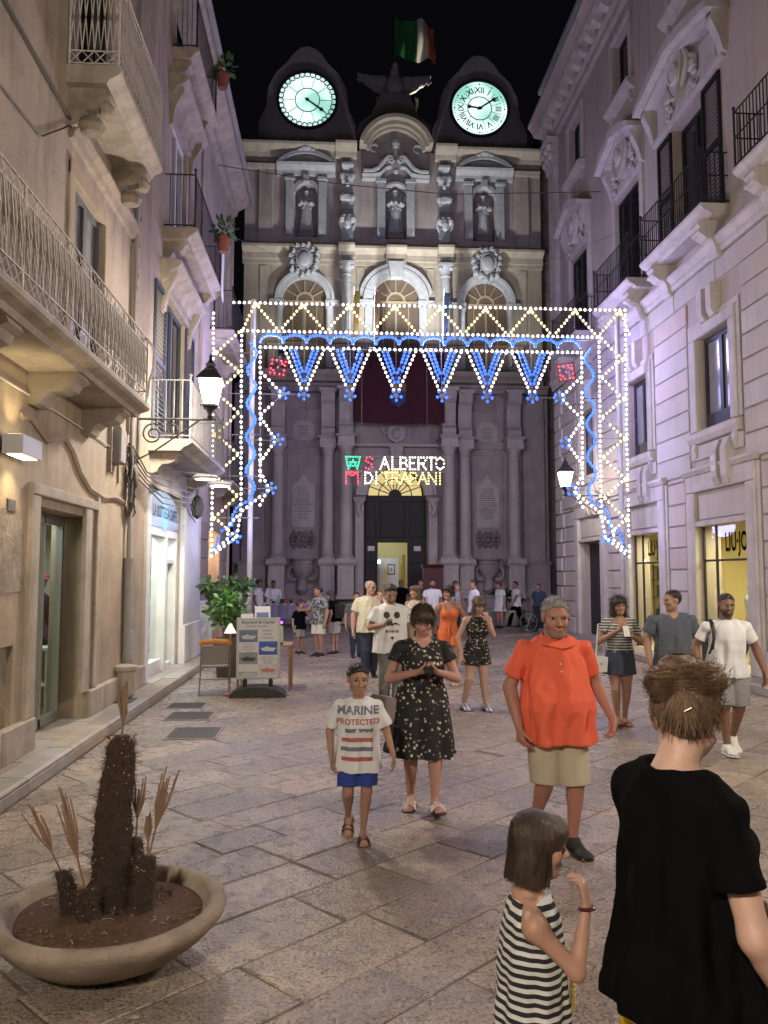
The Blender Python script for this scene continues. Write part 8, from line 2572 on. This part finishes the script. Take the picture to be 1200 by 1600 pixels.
far('young man in a white T-shirt and black trousers striding past the stone plant pot', 6.55, 28.7, -75, 1.66, 'm', white_t, blackc, 'short', 'dark', 'tan', kind='trousers',
    legs={'l': dict(k=(-.05, -.09, .29), a=(-.05, -.15, .05), t=(0, -1, .1)), 'r': dict(k=(.05, .05, .28), a=(.05, .19, .08), t=(0, -.8, -.5))}, arms={'l': dict(e=(-.15, .08, .65), w=(-.14, .13, .52)), 'r': dict(e=(.14, -.1, .65), w=(.12, -.17, .53))})
far('person in a dark blue top by the parked bicycle', 7.0, 27.2, -40, 1.60, 'm', cloth_m('dark blue', (.05, .07, .13)), jeans, 'short', 'dark', 'tan', kind='trousers')
far('man in a dark olive T-shirt in front of the dark kiosk', 2.85, 26.4, -20, 1.74, 'm', cloth_m('dark olive', (.05, .045, .035)), jeans, 'short', 'dark', 'red', kind='trousers')
far('person with a shaved head in shadow by the palace door', 2.42, 29.3, 10, 1.72, 'm', blackc, jeans, 'crop', 'black', 'brown', kind='trousers')
far('street vendor in a white T-shirt and black shorts at the left end of the stall', -2.62, 27.9, 75, 1.73, 'm', white_t, blackc, 'short', 'black', 'brown', head=(10, 8, 0), arms={'r': dict(e=(.15, -.05, .65), w=(.12, -.18, .60), d=(0, -1, -.2), n=(0, 0, 1))})
far('street vendor in a white sweater bending over the stall', -2.2, 29.0, 5, 1.70, 'm', white_t, blackc, 'short', 'black', 'brown', head=(0, 20, 0), sleeve=1.8, arms={'l': dict(e=(-.16, -.05, .64), w=(-.10, -.18, .60), d=(.3, -1, -.2), n=(0, 0, 1)), 'r': dict(e=(.16, -.05, .64), w=(.10, -.18, .60), d=(-.3, -1, -.2), n=(0, 0, 1))})

# --- statues in the niches ------------------------------------------
def statue(c, label, hm_, H, dx):
    h = Human(label, TF(c, -.18, 15.98), 0, H, 'f', .022, 'tan', 1.1, head=(dx, 8, 0), arms={'l': dict(e=(-.15, -.04, .66), w=(-.04, -.15, .70)), 'r': dict(e=(.16, -.05, .66), w=(.06, -.16, .66))})
    h.sk = M['relief']; h.body(); h.shirt(M['relief'], .55, .02, 1.8, 0, .03, .03, .006, 'mantle', seed=4); h.skirt(M['relief'], .02, .62, .03, 6, .02, 'robe', 3); h.hair('long', M['relief'], 3, 'veil')
    h.root.name = 'statue'; h.root['category'] = 'statue'
    k = MB(); k.box(-.33, .33, -.28, .28, -.22, 0); k.box(-.26, .26, -.22, .22, 0, .06); k.build('pedestal', M['reliefd'], h.root)
statue(-3.7, 'stone statue of a robed saint in the left niche', None, 1.82, 10)
statue(0, 'stone statue of a robed figure in the central niche', None, 1.95, -10)
statue(3.7, 'stone statue of a veiled figure in the right niche', None, 1.82, -5)
# ================================================================== things in the street
# --- big shallow planter with a bare palm stump
BX, BY = -1.105, 4.19
PL = empty('planter', (BX, BY, 0), label='large shallow round concrete planter bowl in the left foreground', cat='planter')
b = MB(); prof = [(.0, .0), (.16, .0), (.22, .012), (.36, .07), (.455, .145), (.515, .215), (.535, .245), (.545, .275), (.538, .298), (.51, .312), (.48, .308), (.462, .29), (.448, .25), (.42, .22), (.0, .2)]
b.lathe(prof, (0, 0, 0), 56)
for i, p in enumerate(b.v):
    a = math.atan2(p[1], p[0]); k = 1.035 + .006 * math.sin(a * 3 + 1) + .004 * math.sin(a * 7 + p[2] * 9)
    b.v[i] = (p[0] * k, p[1] * k, p[2] * .9 + .004 * math.sin(a * 2 + .5) * (p[2] > .2))
b.build('bowl', mat('worn concrete', (.40, .33, .27), .85, (.22, .175, .14), 4, .4, bump=.5, bscale=55, speck=.45, streak=.3), PL, smooth=50)
r = random.Random(8); g_ = []
b = MB(); rings = []
for i in range(15):
    row = []
    for j in range(40):
        a = 2 * PI * j / 40; rr = .455 * i / 14
        row.append((rr * math.cos(a), rr * math.sin(a), .212 + .06 * (1 - i / 14) + r.uniform(-.007, .007) + .012 * math.sin(a * 3 + i * .4)))
    row.append(row[0]); g_.append(row)
b.sheet(g_); b.build('soil', mat('dry soil', (.15, .085, .055), .95, (.07, .042, .03), 30, .5, bump=.9, bscale=70), PL, smooth=80)
b = MB()
for i in range(420):
    a, rr = r.uniform(0, 6.28), .44 * r.random() ** .5
    q = r.uniform(.004, .011); b.ball((rr * math.cos(a), rr * math.sin(a), .222 + .055 * (1 - rr / .45)), (q, q * .8, q * .6), 5, 3)
b.build('soil_crumbs', mat('soil crumbs', (.22, .13, .09), .95, (.08, .05, .035), 90, .3), PL, kind='stuff')
b = MB()
for i in range(40):
    a, rr = r.uniform(0, 6.28), .42 * r.random() ** .5
    x, y, z = rr * math.cos(a), rr * math.sin(a), .236 + .05 * (1 - rr / .45); t = r.uniform(0, 6.28); q = r.uniform(.015, .06)
    b.tube([(x, y, z), (x + q * .5 * math.cos(t), y + q * .5 * math.sin(t), z + .008), (x + q * math.cos(t), y + q * math.sin(t), z)], .0014, 3)
b.build('straw_litter', mat('straw', (.46, .40, .30), .8), PL, kind='stuff')
PT = empty('palm_stump', (BX, BY, .235), label='dead hairy palm stump with four side shoots and dry clipped fans in the planter bowl', cat='palm')
bark = mat('palm fibre', (.075, .046, .034), .9, (.028, .018, .014), 30, .5, bump=.9, bscale=110)
fib = mat('fibre hair', (.21, .14, .10), .85, (.05, .03, .02), 20, .5)
dry = mat('dry leaf', (.26, .165, .105), .8, (.15, .09, .06), 14, .5)
whitep = mat('cut petiole', (.46, .42, .36), .7)
def stump(name, path, r0, r1, seed, nf, cuts):
    b = MB(); r = random.Random(seed); P = [Vector(p) for p in path]; N = 26
    def at(t):
        k = t * (len(P) - 1); i = min(int(k), len(P) - 2); return P[i].lerp(P[i + 1], k - i)
    rings = []
    for i in range(N + 1):
        t = i / N; c = at(t); rad = (r0 + (r1 - r0) * t ** 1.3) * (1.12 if t < .12 else 1) * (1 - (.45 * max(0, t - .93) / .07))
        rings.append([(c.x + rad * (1 + .10 * math.sin(j * 2.4 + i * 2.4) + r.uniform(-.06, .06)) * math.cos(2 * PI * j / 18 + i * .17), c.y + rad * (1 + .10 * math.sin(j * 2.4 + i * 2.4) + r.uniform(-.06, .06)) * math.sin(2 * PI * j / 18 + i * .17), c.z) for j in range(18)])
        rings[-1].append(rings[-1][0])
    b.sheet(rings); b.add(rings[-1][:-1], [tuple(range(18))])
    st = b.build(name, bark, PT, smooth=80)
    b = MB()
    for k in range(nf):
        t = r.random() ** .9; c = at(t); a = r.uniform(0, 6.28); rad = r0 + (r1 - r0) * t ** 1.3
        o = Vector((math.cos(a), math.sin(a), 0)); p = c + o * rad * .95
        L = r.uniform(.012, .034)
        d = o * r.uniform(.5, 1) + Vector((r.uniform(-.5, .5), r.uniform(-.5, .5), r.uniform(-.3, .9)))
        b.tube([p, p + d * L * .5, p + d * L + Vector((0, 0, -L * .2))], .0012, 3, .0005)
    b.build('fibres', fib, st, kind='stuff')
    b = MB()
    for k in range(cuts):
        t = r.uniform(.08, .97); c = at(t); a = r.uniform(0, 6.28); rad = r0 + (r1 - r0) * t ** 1.3; o = Vector((math.cos(a), math.sin(a), .4))
        b.ball(tuple(c + o * rad * 1.02), (.0042, .0042, .003), 5, 3)
    b.build('cut_stubs', whitep, st, kind='stuff')
    return st
def fan(base, tip, n, spread, w, parent, seed):
    r = random.Random(seed); b = MB(); base, tip = Vector(base), Vector(tip); ax = (tip - base); L = ax.length; ax.normalize()
    sd = ax.cross(Vector((0.2, 1, 0))).normalized(); dp = ax.cross(sd)
    b.tube([base - ax * .02, base + ax * L * .42], .006, 5, .004)
    m0 = base + ax * L * .3
    for i in range(n):
        k = (i / (n - 1) - .5) * 2; l = L * r.uniform(.42, .76)
        d = (ax + sd * spread * k + dp * r.uniform(-.10, .10)).normalized()
        p1, p2 = m0 + d * l * .5 + sd * k * .012, m0 + d * l + Vector((0, 0, -.01 * abs(k)))
        q = sd * w
        f_ = dp * w * .6
        b.add([m0 - q * .5, m0 + q * .5, p1 - q, p1 + f_, p1 + q, p2 - q * .7 + f_ * .2, p2 + f_, p2 + q * .7], [(0, 1, 4, 3), (0, 3, 2), (2, 3, 6, 5), (3, 4, 7, 6)])
    return b.build('dry_fan', dry, parent)
t = stump('trunk', [(0.0, .02, 0.0), (-.005, .02, .25), (.0, .02, .5), (.02, .02, .68), (.03, .02, .85)], .100, .062, 3, 3000, 45)
fan((.03, .02, .80), (.04, 0, 1.13), 9, .10, .006, t, 2)
for i, (path, r0, tip, seed) in enumerate((([(-.16, -.06, -.02), (-.19, -.06, .12), (-.22, -.06, .22)], .050, (-.40, -.02, .52), 4), ([(-.07, -.12, -.02), (-.07, -.13, .10), (-.08, -.14, .16)], .06, (-.22, -.12, .62), 5), ([(.14, -.04, -.02), (.17, -.04, .14), (.19, -.05, .28)], .062, (.29, -.02, .72), 6), ([(.09, .07, -.02), (.10, .07, .2), (.10, .07, .33)], .05, (.11, .08, .66), 7))):
    s_ = stump('side_shoot', path, r0, r0 * .62, seed, 520, 14)
    e = Vector(path[-1]); fan(tuple(e - Vector((0, 0, .02))), tip, 9, .16, .0055, s_, seed)
    if i == 2: fan(tuple(e - Vector((0, 0, .02))), (.185, -.06, .52), 7, .10, .0055, s_, 19)

# --- advertising A-board on a rubber foot
AB = empty('sign_board', (-1.2, 12.85, 0), .03, label='white framed street sign board with boat photographs on a black rubber foot', cat='sign board')
M['rub'] = mat('black rubber', (.03, .032, .03), .75, (.05, .05, .05), 20, .4)
b = MB(); b._ext([(-.43, 0), (.45, 0), (.42, .06), (.28, .13), (.1, .16), (-.12, .16), (-.3, .12), (-.42, .05)], lambda p: (p[0], -.24, p[1]), lambda p: (p[0], .24, p[1])); b.build('foot', M['rub'], AB)
b = MB()
for x in (-.2, .2): b.lathe([(.035, .14), (.035, .28)], (x, 0, 0), 10)
b.build('springs', M['black'], AB)
b = MB(); w, z0, z1 = .34, .26, 1.22
b.box(-w, w, -.03, .03, z0, z0 + .03); b.box(-w, w, -.03, .03, z1 - .03, z1); b.box(-w, -w + .03, -.03, .03, z0 + .03, z1 - .03); b.box(w - .03, w, -.03, .03, z0 + .03, z1 - .03); b.build('frame', M['alu'], AB)
b = MB(); b.box(-w + .03, w - .03, -.02, .02, z0 + .03, z1 - .03); ps = b.build('poster', mat('poster paper', (.62, .63, .66), .5), AB)
pic = [(-.30, -.01, .84, 1.03, (.10, .14, .24), (.55, .55, .55)), (.01, .30, .64, .85, (.03, .08, .30), (.6, .6, .6)), (-.30, -.01, .50, .68, (.20, .20, .21), (.05, .05, .06)), (.01, .30, .33, .50, (.42, .42, .45), (.5, .2, .16)), (-.30, -.01, .31, .38, (.28, .3, .33), (.5, .5, .5))]
for k, (x0, x1, a, c_, c1, c2_) in enumerate(pic):
    b = MB(); b.box(x0, x1, -.0225, -.02, a, c_); b.build('boat_photo', mat('photo sea', c1, .5, tuple(q * 1.5 for q in c1), 6, .4), ps)
    b = MB(); zc = (a + c_) / 2 - .02; xc = (x0 + x1) / 2
    b.front([(xc - .12, zc + .02), (xc - .08, zc - .025), (xc + .08, zc - .03), (xc + .13, zc + .025), (xc + .02, zc + .03), (xc - .02, zc + .05), (xc - .06, zc + .03)], -.0245, -.0225); b.build('boat_picture', mat('photo boat', c2_, .5), ps)
b = MB()
put_text(b, 'Escursioni & Charter', .062, lambda x, y, q: (x, -.0215, 1.150 + y), bold=.0012); put_text(b, 'Barche Levanzo', .05, lambda x, y, q: (x - .02, -.0215, 1.09 + y))
for i, t in enumerate(('Favignana', 'Levanzo', 'e Marettimo')): put_text(b, t, .042, lambda x, y, q: (x + .14, -.0215, 1.02 - i * .055 + y))
for i in range(4):
    put_text(b, ('Tour isole', 'partenza ore 9', 'pranzo a bordo', 'rientro')[i], .032, lambda x, y, q: (x - .15, -.0215, .80 - i * .034 + y)); put_text(b, ('Gite in barca', 'noleggio gommoni', 'tutti i giorni', 'snorkeling')[i], .032, lambda x, y, q: (x + .15, -.0215, .61 - i * .032 + y))
b.build('lettering', mat('print navy', (.03, .035, .09), .5), ps)
# table behind it with brochure racks
TB = empty('side_table', (-1.15, 13.6, 0), label='small table with leaflets behind the street sign board', cat='table')
b = MB(); b.box(-.45, .45, -.3, .3, .72, .75); b.build('top', mat('warm wood', (.30, .17, .09), .6), TB)
b = MB()
for x in (-.42, .42):
    for y in (-.27, .27): b.box(x - .02, x + .02, y - .02, y + .02, 0, .72)
b.build('legs', mat('warm wood', (.30, .17, .09), .6), TB)
for x, y, w_, h_, c_, lab in ((-.30, -.1, .20, .5, (.55, .55, .54), 'grey leaflet rack leaning at the left on the small table'), (-.05, -.05, .26, .62, (.60, .61, .64), 'tall white leaflet stand with a blue picture on the small table'), (.2, -.12, .2, .3, (.22, .30, .16), 'green leaflet box on the small table')):
    o = empty('leaflet_stand', (-1.15 + x, 13.6 + y, .75), .1, label=lab, cat='leaflet stand')
    b = MB(); b.add([(-w_ / 2, -.05, .03), (w_ / 2, -.05, .03), (w_ / 2, .07, h_), (-w_ / 2, .07, h_), (-w_ / 2, -.04, .03), (w_ / 2, -.04, .03), (w_ / 2, .08, h_), (-w_ / 2, .08, h_)], [(0, 1, 2, 3), (4, 5, 6, 7), (0, 1, 5, 4), (1, 2, 6, 5), (2, 3, 7, 6), (3, 0, 4, 7)]); b.build('sheet', mat('leaflet', c_, .6), o)
    b = MB(); b.box(-w_ / 2, w_ / 2, -.08, .1, 0, .03); b.build('base', M['black'], o)
    if x == -.05:
        b = MB(); b.add([(-.1, -.02, .25), (.1, -.02, .25), (.1, .045, .52), (-.1, .045, .52)], [(0, 1, 2, 3)]); b.build('picture', mat('blue picture', (.10, .16, .33), .5), o)
dl = empty('desk_lamp', (-1.66, 13.0, .0), label='small white cone lamp on a pink stand beside the sign board', cat='lamp')
b = MB(); b.lathe([(.02, 1.12), (.03, 1.10), (.10, .97)], (0, 0, 0), 14); b.build('shade', mat('white shade', (.75, .74, .72), .5, emit=(1, .95, .85), es=.7), dl, smooth=True)
b = MB(); b.bar((0, 0, 0), (0, 0, 1.1), .014, 8); b.lathe([(.12, 0), (.12, .02), (.02, .04)], (0, 0, .004), 12); b.build('stand', mat('salmon paint', (.48, .2, .16), .5), dl)
# metal chair with an orange cushion over its back
CH = empty('chair', (-1.92, 13.15, 0), .15, label='grey metal chair with an orange cushion over its back, seen from behind', cat='chair')
mch = mat('grey chair metal', (.22, .21, .19), .5)
for x in (-.22, .22):
    for y, top in ((-.22, .80), (.2, .45)):
        b = MB(); b.tube([(x * 1.08, y * 1.15, 0), (x, y, .45), (x * .98, y * 1.02, top)], .011, 6); b.build('leg', mch, CH)
b = MB(); b.box(-.22, .22, -.22, .2, .44, .46); b.build('seat', mch, CH)
b = MB(); b.box(-.21, .21, -.235, -.215, .48, .78); b.build('backrest', mch, CH)
b = MB(); b.bar((-.22, -.23, .25), (.22, -.23, .25), .009, 6); b.bar((-.22, -.23, .2), (-.22, .21, .2), .009, 6); b.bar((.22, -.23, .2), (.22, .21, .2), .009, 6); b.build('stretcher', mch, CH)
b = MB(); b.tube([(-.24, -.22, .79), (-.2, -.225, .83), (0, -.225, .845), (.2, -.225, .83), (.24, -.22, .79)], .048, 8); cu = b.build('cushion', mat('orange cushion', (.52, .25, .08), .85, (.45, .2, .06), 9, .5), smooth=True, label='rolled orange cushion lying over the back of the metal chair', cat='cushion'); cu.location = CH.location; cu.rotation_euler = CH.rotation_euler
# potted ficus
FP = empty('potted_plant', (-1.98, 15.3, 0), label='leafy green shrub in a tall dark pot beside the left light post', cat='potted plant')
b = MB(); b._ext([(-.22, -.22), (.22, -.22), (.22, .22), (-.22, .22)], lambda p: (p[0] * .85, p[1] * .85, 0), lambda p: (p[0] * 1.1, p[1] * 1.1, .72)); b.build('pot', mat('dark brown pot', (.05, .04, .035), .6), FP)
b = MB(); r = random.Random(2)
for i in range(7): a = r.uniform(0, 6.28); b.tube([(.05 * math.cos(a), .05 * math.sin(a), .7), (.15 * math.cos(a), .15 * math.sin(a), 1.0), (.33 * math.cos(a), .3 * math.sin(a), 1.3 + .3 * r.random())], .014, 5, .006)
b.build('stems', mat('stem', (.12, .08, .05), .8), FP)
b = MB()
for k in range(13): a = r.uniform(0, 6.28); q = r.uniform(.05, .30); leaf_cluster(b, (q * .8 * math.cos(a), q * .8 * math.sin(a), .95 + .5 * r.random()), .17, 32, .13, k)
b.build('foliage', mat('ficus leaves', (.05, .13, .03), .45, (.10, .22, .05), 9, .5, spec=.5), FP)
FP2 = empty('potted_plant', (-2.25, 17.0, 0), label='darker feathery plant behind the green shrub by the left wall', cat='potted plant')
b = MB(); b.lathe([(.16, 0), (.24, .5), (.26, .5), (.26, .56), (.2, .56)], (0, 0, 0), 16); b.build('pot', M['terracotta'], FP2, smooth=True)
b = MB()
for k in range(9): a = 2 * PI * k / 9; b.tube([(0, 0, .5), (.15 * math.cos(a), .15 * math.sin(a), 1.2), (.4 * math.cos(a), .4 * math.sin(a), 1.75), (.55 * math.cos(a), .55 * math.sin(a), 1.65)], .01, 4, .004)
for k in range(9):
    a = 2 * PI * k / 9
    for q in range(9): leaf_cluster(b, ((.1 + .05 * q) * math.cos(a), (.1 + .05 * q) * math.sin(a), 1.0 + .09 * q), .07, 7, .15, k * 10 + q)
b.build('foliage', M['leaf'], FP2)
# vendors' stall
ST = empty('stall_table', (-1.75, 28.2, 0), label='street vendors\' table with a pale cloth and goods before the palace', cat='stall table')
b = MB(); b.box(-.95, .95, -.4, .4, .86, .9); b.build('top', M['white'], ST)
b = MB(); g_ = [[(-.96 + 1.92 * i / 30, -.41 + .02 * math.sin(i * 1.7), .895 - .5 * j / 3) for j in range(4)] for i in range(31)]; b.sheet(g_); b.build('cloth', mat('stall cloth', (.30, .27, .32), .9, (.2, .2, .3), 3, .5), ST, smooth=80)
b = MB()
for x in (-.9, .9):
    for y in (-.35, .35): b.box(x - .02, x + .02, y - .02, y + .02, 0, .86)
b.build('legs', M['black'], ST)
r = random.Random(4)
for k in range(12):
    x = -.85 + .155 * k; hh = r.uniform(.04, .2)
    cn, cc = r.choice([('pale', (.5, .48, .45)), ('black', (.03, .03, .035)), ('dark red', (.3, .06, .08)), ('mauve', (.45, .42, .5))])
    o = thing_box('stall_item', cn + ' packet, ' + 'first second third fourth fifth sixth seventh eighth ninth tenth eleventh twelfth'.split()[k] + ' from the left on the vendors\' stall', 'goods', (-1.75 + x, 28.2 + r.uniform(-.25, .2), .9 + hh / 2), (r.uniform(.08, .16), .14, hh), mat('goods', cc, .6))
    o['group'] = 'goods on the vendors\' stall'
o = empty('toy_light', (-1.95, 27.72, .25), label='glowing violet toy under the vendors\' stall', cat='toy'); b = MB(); b.ball((0, 0, 0), .07, 8); b.ball((.14, 0, .02), .05, 8); b.build('glow_ball', emis('violet glow', (.35, .1, 1), 4), o)
# stone planter far right with spiky plant, bench-like base
SPL = empty('stone_planter', (6.25, 29.4, 0), label='low round stone planter with a spiky plant before the palace at the right', cat='planter')
b = MB(); b.lathe([(.5, 0), (.62, .1), (.74, .5), (.78, .55), (.78, .62), (.68, .62), (.64, .5), (0, .5)], (0, 0, 0), 26); b.build('bowl', M['column'], SPL, smooth=50)
b = MB(); b.lathe([(.14, .5), (.12, .9), (.1, 1.1)], (0, 0, 0), 10)
for k in range(26):
    a = k * 2.4; e = .3 + .5 * (k / 26); L = .75
    d = Vector((math.cos(a) * math.cos(e), math.sin(a) * math.cos(e), math.sin(e))); p = Vector((0, 0, 1.05)); q = d.cross(Vector((0, 0, 1))).normalized() * .035
    b.add([p - q, p + q, p + d * L * .6 + q, p + d * L + Vector((0, 0, -.1)), p + d * L * .6 - q], [(0, 1, 2, 3, 4)])
b.build('plant', M['leaf'], SPL)
# parked bicycle
BK = empty('bicycle', (6.9, 26.4, 0), .25, label='parked bicycle leaning at the corner of the right house', cat='bicycle')
for x in (-.5, .5):
    b = MB(); b.tube([(x + .33 * math.cos(a), 0, .34 + .33 * math.sin(a)) for a in [2 * PI * i / 22 for i in range(23)]], .02, 6); wh = b.build('wheel', M['rub'], BK, smooth=True)
    b = MB()
    for i in range(10): a = PI * i / 5; b.bar((x, 0, .34), (x + .32 * math.cos(a), 0, .34 + .32 * math.sin(a)), .004, 3)
    b.tube([(x + .305 * math.cos(a), 0, .34 + .305 * math.sin(a)) for a in [2 * PI * i / 22 for i in range(23)]], .009, 4); b.build('spokes', M['alu'], wh)
b = MB(); fr_ = [((-.5, 0, .34), (-.12, 0, .3)), ((-.12, 0, .3), (-.22, 0, .78)), ((-.5, 0, .34), (-.2, 0, .7)), ((-.12, 0, .3), (.36, 0, .68)), ((-.21, 0, .72), (.36, 0, .74)), ((.5, 0, .34), (.36, 0, .82)), ((.36, 0, .82), (.35, 0, .95))]
for p, q in fr_: b.bar(p, q, .016, 6)
b.build('frame', M['iron'], BK)
b = MB(); b.bar((.3, -.26, .98), (.36, 0, .95), .012, 6); b.bar((.36, 0, .95), (.3, .26, .98), .012, 6); b.build('handlebar', M['alu'], BK)
b = MB(); b._ext([(-.34, -.07), (-.34, .07), (-.1, .02), (-.1, -.02)], lambda p: (p[0], p[1], .8), lambda p: (p[0], p[1], .85)); b.build('saddle', M['black'], BK)
b = MB()
for k in range(6):
    zz = .72 + .05 * k; w_ = .13 + .008 * k
    b.tube([(.42, -w_, zz), (.72, -w_, zz), (.72, w_, zz), (.42, w_, zz), (.42, -w_, zz)], .004, 3)
for k in range(7): q = .42 + .05 * k; b.bar((q, -.13, .72), (q, -.17, .97), .004, 3); b.bar((q, .13, .72), (q, .17, .97), .004, 3)
b.build('basket', M['iron'], BK, kind='stuff')

# small litter on the paving
b = MB(); r = random.Random(31)
for i in range(70):
    x, y = r.uniform(-2.4, 6.4), r.uniform(3.2, 13); a = r.uniform(0, 6.28); q = r.uniform(.012, .03)
    if i % 2: b.tube([(x, y, .009), (x + q * math.cos(a), y + q * math.sin(a), .009)], .004, 5)
    else: b.add([(x + q * math.cos(a + t) * s_, y + q * math.sin(a + t) * s_, .006 + .004 * (k % 2)) for k, (t, s_) in enumerate(((0, 1), (1.2, .7), (2.6, .9), (4, .6), (5.2, .8)))], [(0, 1, 2, 3, 4)])
tag(b.build('litter', mat('litter', (.45, .40, .33), .8, (.16, .12, .08), 40, .3)), kind='stuff')
